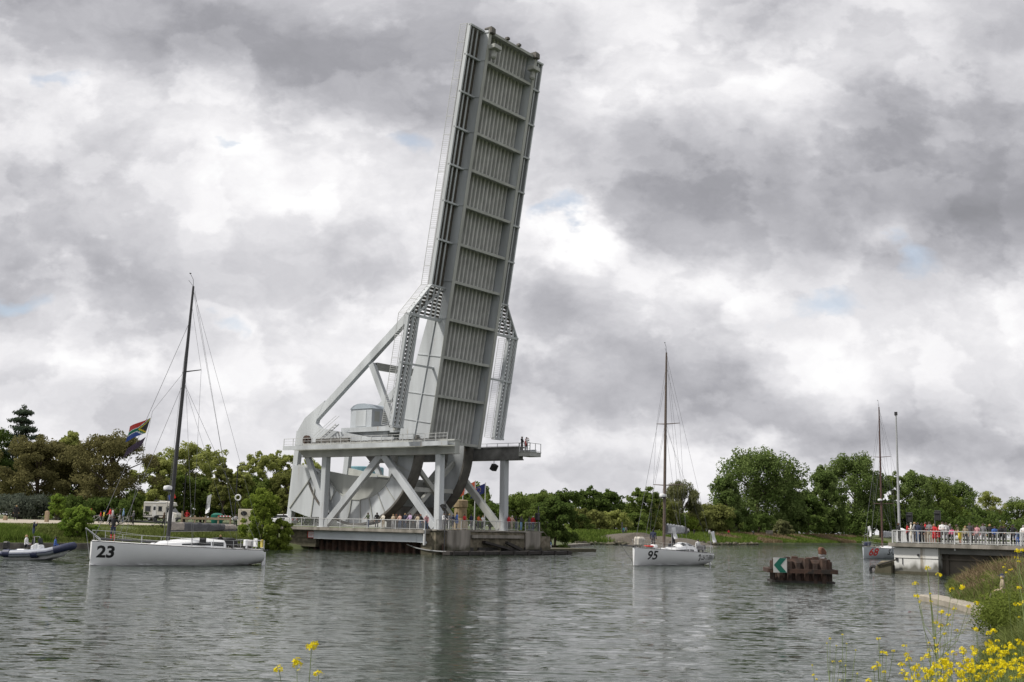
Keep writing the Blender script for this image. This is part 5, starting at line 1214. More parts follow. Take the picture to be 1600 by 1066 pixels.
    rt_(1434, 'stand', 'navy', 'jean', 'black', 'man in navy jacket and jeans with white arm stripe', hd=L + 60, h=1.78, bulk=1.1)
    rt_(1440, 'stand', 'black', 'black', 'black', 'broad person in black right of the navy jacket', w=-3.6, hd=L + 70, h=1.74, bulk=1.2)
    rt_(1446, 'stand', 'red', 'beige', 'brown', 'tall person in dark red top left of the khaki shorts man', w=-2.6, hd=L, h=1.84)
    rt_(1452, 'fold', 'grey', 'khaki', 'brown', 'man in blue grey shirt and khaki shorts on the right deck', hd=L + 80, h=1.84, shorts=True)
    rt_(1459.5, 'rail', 'red', 'red', 'blond', 'fair haired woman in red dress at the right deck railing', hd=face_cam, h=1.66, skirt=True, hat='long', sleeves=False)
    rt_(1467, 'stand', 'red', 'brown', 'brown', 'person in red coat between the red dress and the white jacket', w=-3.0, hd=L, h=1.64, long=True)
    rt_(1472.5, 'fold', 'white', 'dgrey', 'brown', 'tall man in white and red jacket on the right deck', hd=L + 110, h=1.84)
    rt_(1478, 'stand', 'lgrey', 'grey', 'brown', 'man in light grey behind the white and red jacket', w=-3.3, hd=L + 90, h=1.80)
    rt_(1484, 'stand', 'dgrey', 'black', 'grey', 'grey haired person in dark grey next to the pink child', w=-3.2, hd=face_cam, h=1.70)
    rt_(1487.5, 'rail', 'pink', 'dgrey', 'brown', 'child in bright pink top at the right deck railing', hd=face_cam, h=1.40)
    rt_(1499.5, 'bend', 'olive', 'yellow', 'black', 'dark haired woman in olive top and yellow skirt leaning on the railing', hd=L + 35, h=1.72, skirt=True, hat='long', sleeves=False)
    rt_(1508, 'stand', 'khaki', 'dgrey', 'blond', 'blond child in khaki beside the woman in the yellow skirt', hd=face_cam + 20, h=1.55)
    rt_(1515, 'stand', 'dgrey', 'dgrey', 'brown', 'tall person in dark clothes behind the blond child', w=-2.8, hd=L + 90, h=1.82)
    rt_(1520.5, 'stand', 'brown', 'dgrey', 'brown', 'person in brown coat left of the rose top', w=-2.4, hd=L + 90, h=1.66)
    rt_(1526.6, 'stand', 'rose', 'grey', 'brown', 'woman in rose top in the middle of the right deck', w=-3.0, hd=face_cam, h=1.66, hat='long')
    rt_(1536, 'stand', 'grey', 'grey', 'brown', 'tall man in plain grey between the rose top and the blond head', w=-3.2, hd=face_cam, h=1.78)
    rt_(1546.5, 'stand', 'black', 'black', 'blond', 'blond person in black on the right deck', w=-3.2, hd=face_cam, h=1.74)
    rt_(1554, 'rail', 'blue', 'dgrey', 'brown', 'person in blue jacket right of the blond head', hd=face_cam + 20, h=1.56)
    rt_(1563.5, 'rail', 'black', 'black', 'black', 'left one of two bent people in black on the right deck', hd=face_cam + 30, h=1.62, bulk=1.15)
    rt_(1569, 'rail', 'black', 'dgrey', 'brown', 'right one of two bent people in black on the right deck', hd=face_cam - 20, h=1.62, w=-3.9, bulk=1.1)
    rt_(1582, 'hips', 'black', 'black', 'black', 'dark haired person in black, hands on hips, near the right edge', w=-3.4, hd=face_cam, h=1.72)
    rt_(1589, 'stand', 'jean', 'blue', 'brown', 'child in blue beside the person at the right edge', hd=face_cam, h=1.25)
    rt_(1599, 'fold', 'white', 'lgrey', 'grey', 'person in white cut by the right edge of the photo', w=-3.4, hd=face_cam, h=1.70)
    # left bank
    person(gpos(22.5, 136), -60, 'stand', 'black', 'black', 'blond', 'man in black jacket standing on the gravel path at the far left', h=1.76, bulk=1.15)
    person(gpos(52.5, 112.5), 10, 'photo', 'navy', 'jean', 'grey', 'man in white hat taking a picture from the quay edge', hat='white', h=1.78)
    G4 = 'strollers by the parked camper'
    person(gpos(140, 135), 200, 'stand', 'red', 'dgrey', 'red', 'person in red cap half hidden behind the bright shrub', hat='red', h=1.62, group=G4)
    person(gpos(155.5, 134), 200, 'push', 'red', 'dgrey', 'brown', 'child in red beside the parked bicycle', h=1.35, group=G4)
    person(gpos(160.5, 136), 210, 'stand', 'yellow', 'green', 'brown', 'child with blue helmet and yellow vest', hat='blue', h=1.40, group=G4)
    person(gpos(170, 133), 215, 'walk', 'red', 'lgrey', 'brown', 'man in red jacket walking with the cyclists', h=1.80, group=G4)
    person(gpos(174, 131.5), 215, 'stand', 'lgrey', 'grey', 'brown', 'person in light grey top beside the man in red', h=1.74, group=G4)
    person(gpos(186, 133), 200, 'push', 'black', 'lgrey', 'brown', 'person in black pushing a bicycle', h=1.74, group=G4)
    person(gpos(191, 134), 190, 'stand', 'sky', 'jean', 'brown', 'person with light blue cap and shirt', hat='sky', h=1.72, group=G4)
    person(gpos(207, 131), 220, 'push', 'dgrey', 'black', 'grey', 'heavy person in grey jacket with dark trousers walking towards the water', h=1.68, bulk=1.3, group=G4)
    person(gpos(255, 132), 180, 'push', 'brown', 'dgrey', 'brown', 'person in brown pushing a pushchair by the camper', h=1.72)
    person(gpos(290.5, 160), -90, 'hips', 'red', 'beige', 'brown', 'person in long red raincoat and red cap by the wooden fence', hat='red', h=1.72, long=True)
    person(gpos(367.5, 140), -80, 'fold', 'lgrey', 'green', 'brown', 'person in camouflage grey shirt beside the lamp post', h=1.70)
    person(gpos(377, 139), -100, 'stand', 'beige', 'dgrey', 'grey', 'person in beige coat beside the tall shrub', hat='beige', h=1.66, long=True)
    d, _ = on_w(443, -6); person(bp(d + .5, -6.5, 2.5), face_cam, 'stand', 'black', 'dgrey', 'brown', 'person in black beside the white car at the bridge foot', h=1.55)
    # on the boats
    P = atY(176, 840, 76.9); person((P[0], P[1], 1.56), -90, 'hips', 'black', 'navy', 'black', 'crewman in black jacket and red boots on the foredeck of yacht 23', boots='red', h=1.66)
    P = atY(344, 850, 81.2); person((P[0], P[1], .62), -60, 'stand', 'black', 'black', 'blond', 'fair haired helmsman in black in the cockpit of yacht 23', h=1.45)
    P = atY(306, 850, 80.6); person((P[0], P[1], .72), 120, 'sit', 'black', 'black', 'black', 'crew member in dark cap low behind the cabin of yacht 23', h=1.4, hat='black')
    P = atY(1020.5, 850, 104.4); person((P[0], P[1], 1.40), 60, 'stand', 'navy', 'dgrey', 'black', 'crewman in navy standing on the foredeck of yacht 95', h=1.75, bulk=1.1)
    P = atY(1052, 850, 107.5); person((P[0], P[1], 1.3), -60, 'fold', 'black', 'black', 'black', 'crewman in black behind the boom of yacht 95', h=1.85)
    P = atY(1047, 850, 107.0); person((P[0], P[1], .95), -60, 'sit', 'dgrey', 'black', 'black', 'crew member crouching at the mast of yacht 95', h=1.6)
    P = atY(1090.5, 850, 111.2); person((P[0], P[1], .55), -70, 'stand', 'white', 'navy', 'black', 'dark haired helmsman in white on yacht 95', h=1.75)
    a = math.radians(-4); P = atz(10, 873.5, 0); rib = lambda x, y: (P[0] + .1 + x * math.cos(a) - y * math.sin(a), P[1] + x * math.sin(a) + y * math.cos(a))
    x, y = rib(1.25, -.05); person((x, y, .50), 0, 'sit', 'white', 'dgrey', 'blond', 'blond driver in white jacket seated in the inflatable boat', h=1.7)
    x, y = rib(1.55, .45); person((x, y, .50), 0, 'sit', 'black', 'black', 'black', 'passenger in black beside the driver in the inflatable boat', h=1.6)
    x, y = rib(3.35, .0); person((x, y, .52), 10, 'sit', 'blue', 'black', 'black', 'person in blue jacket and black cap sitting forward in the inflatable', hat='black', h=1.55, bulk=1.15)
    # far bank
    G5 = 'people on the far bank'
    for px, Y, top, lg, hh, lab in ((974, 196, 'teal', 'jean', 1.66, 'person in teal jacket on the far bank path'), (978, 197, 'grey', 'dgrey', 1.74, 'person in blue grey beside the teal jacket on the far bank'),
                                    (1071, 226, 'navy', 'dgrey', 1.7, 'person in navy on the far bank, left of the white pennant of yacht 95'), (1075.5, 226, 'lgrey', 'navy', 1.75, 'person in pale grey on the far bank beside the person in navy'), (1084.5, 228, 'black', 'dgrey', 1.6, 'person in black on the far bank right of yacht 95'),
                                    (1108.5, 246, 'white', 'lgrey', 1.6, 'person in white below the gravel mound'), (1138.5, 246, 'red', 'dgrey', 1.6, 'person in red on the far bank by the poplars'), (1177, 262, 'dgrey', 'black', 1.7, 'person in dark clothes on the grass under the poplars')):
        person(gpos(px, Y), -100, 'stand', top, lg, 'brown', lab, h=hh, group=G5)
    P = atY(1566, 905, 45); person((P[0], P[1], .52), 160, 'sit', 'khaki', 'olive', 'grey', 'person in beige jacket and dark cap sitting in the bank grass', hat='navy', h=1.7, bulk=1.5)
build_people()

# ------------------------------------------------------------------ vehicles, fences, flags and other things on the far bank
def wheel(parent, x, y, r=.33, wd=.2):
    b = MB(); b.torus((x, y, r), r * .74, r * .27, 'y', 18, 6); t = b.build('wheel', m_black, parent, smooth=True)
    b = MB(); b.tube([(x, y - .07, r), (x, y + .07, r)], r * .55, 14); b.build('rim', m_steel, t)
def build_bank_things():
    # camper van: faces right
    g = gpos(253, 174); root = empty('camper_van', (g[0], g[1], g[2] + .1), math.radians(-12), 'cream white camper van parked under the trees', 'camper van')
    m_c = mat('cream_van_paint', (.62, .60, .55), .4, .06, 1.5)
    b = MB(); pr = [(-2.7, .45), (1.0, .45), (1.0, 2.0), (1.75, 2.25), (1.55, 2.75), (.7, 2.95), (-.2, 2.95), (-.4, 2.8), (-2.7, 2.8)]
    b.prism([Vector((x, -1.05, z)) for x, z in pr], (0, 2.1, 0)); b.build('body', m_c, root, bevel=.07)
    b = MB(); pr = [(1.0, .42), (2.65, .42), (2.75, .8), (2.6, 1.15), (1.95, 1.35), (1.35, 2.05), (1.0, 2.1)]
    b.prism([Vector((x, -.95, z)) for x, z in pr], (0, 1.9, 0)); cab = b.build('cab', m_c, root, bevel=.06)
    b = MB(); b.prism([Vector((x, -.97, z)) for x, z in ((1.12, 1.3), (1.8, 1.3), (1.3, 1.92), (1.12, 1.92))], (0, .02, 0)); b.build('side_window', m_glass, cab)
    b = MB(); b.prism([Vector((x, -.82, z)) for x, z in ((2.0, 1.36), (2.03, 1.38), (1.43, 2.06), (1.40, 2.04))], (0, 1.64, 0)); b.build('windscreen', m_glass, cab)
    for s in (-.7, .7):
        b = MB(); b.box((2.68, s, .95), (.14, .34, .2)); b.build('headlight', m_steel, cab, bevel=.03)
    b = MB(); b.bx(2.5, 2.85, -.95, .95, .3, .55); b.build('bumper', m_grey, cab, bevel=.04)
    for x0, x1, z0, z1 in ((-2.4, -1.55, 1.45, 2.1), (-.25, .3, 1.5, 2.1)):
        b = MB(); b.bx(x0, x1, -1.075, -1.04, z0, z1); w = b.build('window', m_glass, root)
        b = MB()
        for a in ((x0 - .05, x1 + .05, z1, z1 + .05), (x0 - .05, x1 + .05, z0 - .05, z0)): b.bx(a[0], a[1], -1.085, -1.045, a[2], a[3])
        b.build('frame', m_grey, w)
    b = MB(); b.bx(-1.2, -.55, -1.07, -1.04, .6, 2.35); dr = b.build('door', m_deckw, root); b = MB(); b.bx(-1.05, -.7, -1.09, -1.05, 1.6, 2.1); b.build('door_window', m_glass, dr)
    b = MB(); b.bx(-2.5, .9, -1.08, -1.02, 2.62, 2.74); b.build('awning', m_flagw, root); b = MB(); b.bx(-2.72, 1.0, -1.065, -1.03, .75, .86); b.build('stripe', m_grey, root)
    b = MB(); b.bx(-1.4, -.7, -.4, .4, 2.94, 3.08); b.build('roof_hatch', m_grey, root, bevel=.03)
    for x in (-1.7, 1.75):
        for y in (-.92, .92): wheel(root, x, y, .34)
    # white car at the bridge foot
    d, _ = on_w(444, -5.0); r = empty('white_car', bp(d - 1.2, -4.6, 2.47), math.radians(165), 'small white hatchback car behind the railing at the bridge foot', 'car')
    m_car = mat('white_car_paint', (.68, .69, .70), .25, .03, 2)
    b = MB(); rr = []
    for y, k in ((-.82, .94), (-.72, 1), (.72, 1), (.82, .94)): rr.append([Vector((x * k, y, z)) for x, z in ((-1.95, .35), (1.95, .3), (2.0, .62), (1.75, .82), (.95, .93), (-1.85, .98), (-2.0, .7))])
    b.loft(rr); b.build('body', m_car, r, bevel=.05)
    b = MB(); b.prism([Vector((x, -.68, z)) for x, z in ((1.0, .9), (.3, 1.4), (-1.2, 1.44), (-1.8, .95))], (0, 1.36, 0)); cb = b.build('cabin', m_car, r, bevel=.06)
    for s in (-1, 1):
        b = MB(); b.prism([Vector((x, s * .69, z)) for x, z in ((.75, .95), (.25, 1.33), (-1.1, 1.36), (-1.5, .98))], (0, s * .01, 0)); b.build('side_window', m_glass, cb)
    b = MB(); b.prism([Vector((x, -.58, z)) for x, z in ((1.03, .93), (1.05, .95), (.36, 1.39), (.34, 1.37))], (0, 1.16, 0)); b.build('windscreen', m_glass, cb)
    b = MB(); b.prism([Vector((x, -.58, z)) for x, z in ((-1.8, 1.0), (-1.83, 1.0), (-1.25, 1.4), (-1.22, 1.4))], (0, 1.16, 0)); b.build('rear_window', m_glass, cb)
    for s in (-.6, .6):
        b = MB(); b.box((1.93, s, .68), (.16, .3, .16)); b.build('headlight', m_steel, r, bevel=.03)
        b = MB(); b.box((-1.93, s, .78), (.14, .2, .26)); b.build('tail_light', m_red, r, bevel=.03)
        for x in (-1.25, 1.25): wheel(r, x, s * 1.25, .30)
    # bicycles
    def bike(px, Y, hd, lab):
        g = gpos(px, Y); r = empty('bicycle', g, math.radians(hd), lab, 'bicycle', 'bicycles on the gravel')
        for x in (-.5, .55):
            b = MB(); b.torus((x, 0, .34), .32, .022, 'y', 20, 5)
            for k in range(8): a = k * math.pi / 4; b.tube([(x, 0, .34), (x + .31 * math.cos(a), 0, .34 + .31 * math.sin(a))], .004, 3)
            b.build('wheel', m_black, r)
        b = MB()
        for p, q in (((-.5, 0, .34), (-.08, 0, .32)), ((-.08, 0, .32), (-.2, 0, .85)), ((-.2, 0, .8), (.38, 0, .82)), ((-.08, 0, .32), (.4, 0, .75)), ((-.5, 0, .34), (-.18, 0, .78)), ((.36, 0, .95), (.55, 0, .34))): b.tube([p, q], .022, 5)
        b.build('frame', m_steel, r); b = MB(); b.tube([(.36, -.28, 1.0), (.34, 0, .98), (.36, .28, 1.0)], .018, 5); b.build('handlebar', m_black, r)
        b = MB(); b.box((-.22, 0, .9), (.26, .14, .07)); b.build('saddle', m_black, r, bevel=.02)
    bike(148, 133, 10, 'silver bicycle standing just right of the bright shrub'); bike(193.5, 132, -15, 'silver bicycle pushed beside the light blue cap')
    g = gpos(244, 131.6); r = empty('pushchair', g, math.radians(20), 'dark grey pushchair on the gravel in front of the camper', 'pushchair')
    b = MB(); b.prism([Vector((x, -.25, z)) for x, z in ((-.35, .5), (.3, .45), (.45, .7), (.0, .75), (-.3, 1.15), (-.5, 1.0))], (0, .5, 0)); b.build('seat', m_grey, r, bevel=.05)
    b = MB(); b.prism([Vector((x, -.27, z)) for x, z in ((-.5, 1.0), (-.3, 1.3), (.1, 1.3), (.25, 1.1), (-.25, 1.0))], (0, .54, 0)); b.build('canopy', m_black, r, bevel=.05)
    b = MB()
    for y in (-.26, .26): b.tube([(.55, y, .15), (-.45, y, .95), (-.8, y, 1.05)], .018, 5); b.tube([(-.5, y, .15), (.2, y, .6)], .018, 5)
    b.tube([(-.8, -.26, 1.05), (-.8, .26, 1.05)], .02, 5); b.build('frame', m_grey, r)
    for x in (-.5, .55):
        for y in (-.26, .26):
            b = MB(); b.torus((x, y, .14), .12, .03, 'y', 12, 5); b.build('wheel', m_black, r)
    # timber fence, barrier tape, bollards
    r = empty('timber_fence', gpos(285, 158), 0, 'weathered timber rail fence in front of the pale green trees', 'fence')
    xs = [atY(px, 815, 158)[0] - r.location.x for px in (284, 304, 321, 341, 360)]
    for x in xs: b = MB(); b.box((x, 0, .5 if x > .1 else .75), (.22, .2, 1.1 if x > .1 else 1.7)); b.build('post', m_wood, r, bevel=.03)
    b = MB(); b.bx(xs[0], xs[-1], -.13, -.10, .55, .85); b.build('rail', m_wood, r)
    b = MB(); x0, x1 = xs[3], xs[4]; n = 8
    for k in range(n): b.mat(k % 2).bx(x0 + (x1 - x0) * k / n, x0 + (x1 - x0) * (k + 1) / n, -.17, -.15, .98, 1.14)
    b.build('striped_barrier', [m_red, m_flagw], r)
    for px, Y, h_, lab in ((71.5, 131, 1.15, 'thick square timber bollard beside the gravel path'), (6.5, 133, .45, 'short timber bollard at the left edge')):
        g = gpos(px, Y); b = MB(); b.bx(-.2, .2, -.2, .2, -.2, h_); b.bx(-.14, .14, -.14, .14, h_, h_ + .08); o = b.build('bollard', m_wood, None, bevel=.04); o.location = g; tag(o, lab, 'bollard')
    # posts, lamps, panels
    def post(name, px, Y, top_px, rad, m_, lab, cat, extra=None, group=None):
        g = gpos(px, Y); zt = atY(px, top_px, Y)[2]; r = empty(name, g, 0, lab, cat, group)
        b = MB(); b.tube([(0, 0, -.2), (0, 0, zt - g[2])], [rad, rad * .75], 8); b.build('post', m_, r)
        if extra: extra(r, zt - g[2])
        return r
    def lamp(r, h_):
        b = MB(); b.tube([(0, 0, h_ - .3), (.25, 0, h_), (.7, 0, h_ + .1)], .05, 6); b.box((.85, 0, h_ + .06), (.6, .25, .14)); b.build('lamp_head', m_black, r)
    def lamp_ring(r, h_):
        lamp(r, h_); b = MB(); b.torus((.3, -.12, h_ * .46), .34, .09, 'y', 18, 6); b.build('life_ring', m_flagw, r, smooth=True)
    post('street_lamp', 365.5, 150, 727, .09, m_black, 'black street lamp with a white life ring on its post', 'street lamp', lamp_ring, 'street lamps on the left bank')
    post('street_lamp', 284.5, 168, 738, .09, m_black, 'slim dark street lamp behind the camper van', 'street lamp', lamp, 'street lamps on the left bank')
    g = gpos(383.5, 150); b = MB(); b.bx(-1.05, 1.05, -.12, .12, -.2, 2.1); o = b.build('memorial_panel', mat('cream_panel', (.55, .5, .4), .7), None, bevel=.04); o.location = g; tag(o, 'cream panel with a dark oval emblem beside the tall shrub', 'panel')
    b = MB(); b.loft([[Vector((-.3 + .42 * math.cos(a), y, 1.55 + .3 * math.sin(a))) for a in np.linspace(0, 2 * math.pi, 17)[:-1]] for y in (-.13, -.16)]); b.build('oval_emblem', m_black, o)
    g = gpos(338, 164); b = MB(); b.lathe((0, 0, 0), [(.75, 0), (.9, .6), (.85, 1.25), (.5, 1.45), (.1, 1.5)], 12); o = b.build('recycling_bin', m_green, None, smooth=True); o.location = g; tag(o, 'dark green domed bin behind the timber fence', 'bin')
    # advertising flags
    for px, Y, tp, m_, lab in ((263, 140, 783, m_flagw, 'white drooping flag in front of the camper van'), (320.5, 150, 775, m_flagw, 'white tall flag behind the timber fence')):
        def fl(r, h_, m_=m_):
            b = MB(); flag_mesh(b, (0, 0, h_), (.75, -.1, -2.2) if px < 300 else (-.1, -.1, -2.3), (-.35, .2, -2.3) if px < 300 else (.5, .15, .25), wave=.16, taper=.55 if px < 300 else .1); b.build('flag', m_, r)
        post('flag_pole', px, Y, tp, .04, m_grey, lab, 'flag', fl, 'flags along the banks')
    def tri(cols, along=(1.5, 0, -.25), down=(.15, 0, -1.0), vertical=True):
        def fn(r, h_):
            for i, c in enumerate(cols):
                a = Vector(along); dn = Vector(down); n = len(cols); b = MB()
                if vertical: flag_mesh(b, Vector((0, 0, h_ - .05)) + a * (i / n), a / n, dn, n=3, wave=.02)
                else: flag_mesh(b, Vector((0, 0, h_ - .05)) + dn * (i / n), a, dn / n, n=6, wave=.06)
                b.build('flag_stripe', c, r)
        return fn
    post('flag_pole', 258, 176, 774, .035, m_grey, 'small tricolour flag above the camper roof', 'flag', tri([m_blue, m_flagw, m_red], (1.0, 0, .4), (.3, 0, -.7)), 'flags along the banks')
    # flags behind the bridge
    m_orng = mat('orange_red_flag', (.50, .10, .05), .8)
    def post_d(px, d, top_px, lab, fn):
        w, _ = on_d(px, d); P = bp(d, w, 0); zt = atY(px, top_px, P[1])[2]; r = empty('flag_pole', (P[0], P[1], 2.4), 0, lab, 'flag', 'flags behind the raised bridge')
        b = MB(); b.tube([(0, 0, 0), (0, 0, zt - 2.4)], [.09, .06], 8); b.build('pole', m_rail, r); fn(r, zt - 2.4)
    post_d(628, -24, 745, 'pole with orange and white flag seen between the bridge braces', tri([m_orng, m_flagw, m_orng], (3.3, 0, -1.0), (.3, 0, -2.2)))
    post_d(693, -24, 749, 'pole with red white and blue flag left of the near pillar', tri([m_orng, m_flagw, m_blue], (-3.0, 0, -1.0), (-.2, 0, -2.0)))
    post_d(722, -24, 752, 'pole with red and white flag just right of the rocker rim', tri([m_red, m_flagw, m_red], (1.9, 0, -.9), (.1, 0, -1.3)))
    post_d(741, -22, 751, 'tall pole with orange red flag left of the blue flag', tri([m_orng, m_flagw, m_orng], (-2.2, 0, -1.2), (-.1, 0, -1.2)))
    def eu(r, h_):
        b = MB(); o_, a_, d_ = Vector((0, 0, h_ - .1)), Vector((-2.0, 0, -.9)), Vector((-.15, 0, -1.4)); flag_mesh(b, o_, a_, d_, n=8, wave=.15); f = b.build('flag', mat('deep_blue_flag', (.012, .02, .13), .8), r)
        b = MB()
        for k in range(12):
            t = k * math.pi / 6; c = o_ + a_ * (.5 + .2 * math.cos(t)) + d_ * (.5 + .32 * math.sin(t)) + Vector((0, -.22, 0)); b.add([c + Vector((.07 * math.cos(q) * (1 if j % 2 == 0 else .45), 0, .07 * math.sin(q) * (1 if j % 2 == 0 else .45))) for j, q in enumerate(np.linspace(0, 2 * math.pi, 11)[:-1])], [tuple(range(10))])
        b.build('star_ring', m_yellow, f)
    post_d(757, -22, 754, 'pole with dark blue flag bearing a ring of yellow stars', eu)
    # stone column
    w, _ = on_d(719, -22); P = bp(-22, w, 2.4); b = MB(); b.lathe((0, 0, 0), [(1.15, -.2), (1.0, 1.5), (.9, 1.6), (.85, 3.1), (1.0, 3.2), (1.0, 4.1), (.85, 4.2), (.1, 4.25)], 14)
    o = b.build('stone_column', mat('tan_stone', (.27, .205, .12), .9, .2, 3, bump=.3), None); o.location = P; tag(o, 'short tan stone column among the flag poles', 'column')
    # museum: white hall with a teal drum
    P = atY(575, 815, 200); root = empty('museum_building', (P[0], P[1], 2.5), math.radians(-15), 'white museum building with round teal drum behind the bridge', 'building')
    m_w = mat('white_wall', (.66, .66, .65), .7, .05, .6)
    b = MB(); b.prism([Vector((x, -4, z)) for x, z in ((-9, 0), (9, 0), (9, 6.2), (-2, 8.2), (-9, 9.2))], (0, 12, 0)); b.build('wall', m_w, root)
    b = MB(); b.prism([Vector((x, -4.3, z)) for x, z in ((-9.4, 9.32), (-2, 8.32), (9.3, 6.27), (9.3, 6.42), (-2, 8.5), (-9.4, 9.5))], (0, 12.6, 0)); b.build('roof', m_rail, root)
    b = MB(); b.lathe((-2.0, 2.5, 7.5), [(3.3, 0), (3.3, 2.6), (3.1, 2.75), (.1, 2.8)], 28); b.build('drum', m_teal, root, smooth=False)
    for x in (-6, -2, 2, 6):
        b = MB(); b.bx(x - .8, x + .8, -4.06, -3.98, 1.0, 3.0); b.build('window', m_glass, root)
    # gravel mound, box, rocks
    b = MB(); P0 = atY(1032, 840, 238); n, k = 40, 12; vs = []
    for i in range(n + 1):
        for j in range(k + 1):
            x = -16 + 34 * i / n; y = -7 + 14 * j / k; hgt = 2.3 * math.exp(-(x / 11) ** 4) * max(0, 1 - (y / 7) ** 2) * (1 - .25 * abs(x) / 16) + .06 * bump_noise(x, y, .8)
            vs.append((P0[0] + x, P0[1] + y + x * .25, ground_z(P0[0] + x, P0[1] + y + x * .25) - .12 + hgt))
    b.add(vs, [(i * (k + 1) + j, i * (k + 1) + j + 1, (i + 1) * (k + 1) + j + 1, (i + 1) * (k + 1) + j) for i in range(n) for j in range(k)]); tag(b.build('gravel_mound', m_mound, None, smooth=True), kind='structure')
    g = gpos(1202, 262); b = MB(); b.bx(-.9, .9, -.6, .6, -.3, 1.5); b.bx(-1.0, 1.0, -.7, .7, 1.5, 1.62); o = b.build('utility_box', m_conc, None, bevel=.04); o.location = g; tag(o, 'grey concrete box on the grass below the poplars', 'box')
    g = gpos(963, 196); b = MB(); b.bx(-.12, .12, -.1, .1, -.2, 2.6); o = b.build('marker_post', m_grey, None); o.location = (gpos(972, 199)[0], gpos(972, 199)[1], gpos(972, 199)[2]); tag(o, 'dark narrow marker post behind the person in teal', 'post')
    r_ = random.Random(4); first = []
    for k in range(3):
        b = MB(); b.ball((0, 0, 0), 1.0, 8, 5); b.v = [tuple(Vector(q) * r_.uniform(.72, 1.12)) for q in b.v]; o = b.build('bank_rock', m_stone, None); first.append(o); tag(o, 'rough grey brown rock in the row along the far bank waterline', 'rock', 'rocks along the far bank waterline')
    i = 0
    for w in np.arange(77, 168, 1.25):
        o = first[i] if i < 3 else first[i % 3].copy()
        if i >= 3: COL.objects.link(o)
        P = bp(float(west_line(w)) + r_.uniform(-.5, .4), w); s = r_.uniform(.3, .75); o.location = (P[0], P[1], r_.uniform(.05, .35)); o.scale = (s * r_.uniform(.9, 1.8), s * r_.uniform(.9, 1.5), s * r_.uniform(.55, .9)); o.rotation_euler = (0, 0, r_.uniform(0, 6)); i += 1
build_bank_things()

# ------------------------------------------------------------------ foliage
def clump_leaves(C, R, n, size, r, up=.25, droop=0.0):
    """n leaves in clumps at C (k,3) with radii R (k,3): positions near each clump's shell, faces outward"""
    k = len(C); wgt = R.prod(1) ** (2 / 3); wgt = wgt / wgt.sum()
    ci = r.choice(k, n, p=wgt); d = r.normal(size=(n, 3)); d /= np.linalg.norm(d, axis=1)[:, None]; d[:, 2] = d[:, 2] * .9 + up * .5; d /= np.linalg.norm(d, axis=1)[:, None]
    rad = 1.04 - np.abs(r.normal(0, .34, n)); P = C[ci] + d * R[ci] * rad[:, None]
    nrm = d + r.normal(0, .55, (n, 3)); nrm /= np.linalg.norm(nrm, axis=1)[:, None]
    t = r.normal(size=(n, 3)); t[:, 2] -= droop * 3; t -= nrm * (t * nrm).sum(1)[:, None]; t /= np.linalg.norm(t, axis=1)[:, None]; s = np.cross(nrm, t)
    L = size * r.uniform(.6, 1.35, n)[:, None]; Wd = L * r.uniform(.45, .8, n)[:, None]
    if droop: L = L * 1.6; Wd = Wd * .45
    V = np.stack([P - t * L * .55, P + s * Wd * .5, P + t * L * .55, P - s * Wd * .5], 1).reshape(-1, 3)
    F = np.arange(n * 4).reshape(n, 4)
    ct = r.random(k)[ci]; tint = np.clip(.55 * ct + .45 * r.random(n), 0, 1)
    return V, F, np.repeat(tint, 4)

FOL = dict(
    bronze=leaf_mat('bronze_leaves', (.095, .090, .036), (.21, .195, .085), .35), green=leaf_mat('mid_green_leaves', (.085, .130, .028), (.195, .245, .068), .45),
    light=leaf_mat('pale_green_leaves', (.20, .235, .060), (.39, .41, .14), .5), dark=leaf_mat('dark_green_leaves', (.056, .090, .024), (.130, .180, .048), .4),
    conifer=leaf_mat('blue_green_needles', (.045, .065, .045), (.092, .115, .076), .25), poplar=leaf_mat('poplar_leaves', (.080, .125, .032), (.195, .25, .088), .45),
    willow=leaf_mat('willow_leaves', (.12, .13, .056), (.22, .23, .11), .45), bright=leaf_mat('bright_green_leaves', (.12, .20, .032), (.26, .34, .07), .5),
    olive=leaf_mat('olive_leaves', (.125, .140, .040), (.235, .25, .085), .45), lime=leaf_mat('lime_leaves', (.15, .21, .035), (.27, .33, .065), .5), bluish=leaf_mat('grey_blue_leaves', (.065, .08, .062), (.13, .15, .115), .35))
m_bark = mat('grey_brown_bark', (.085, .065, .045), .95, .3, 3, bump=.5, bscale=6)
m_core = mat('inner_foliage', (.020, .026, .010), 1.0, .4, 1.2)
N_TREE = [0]
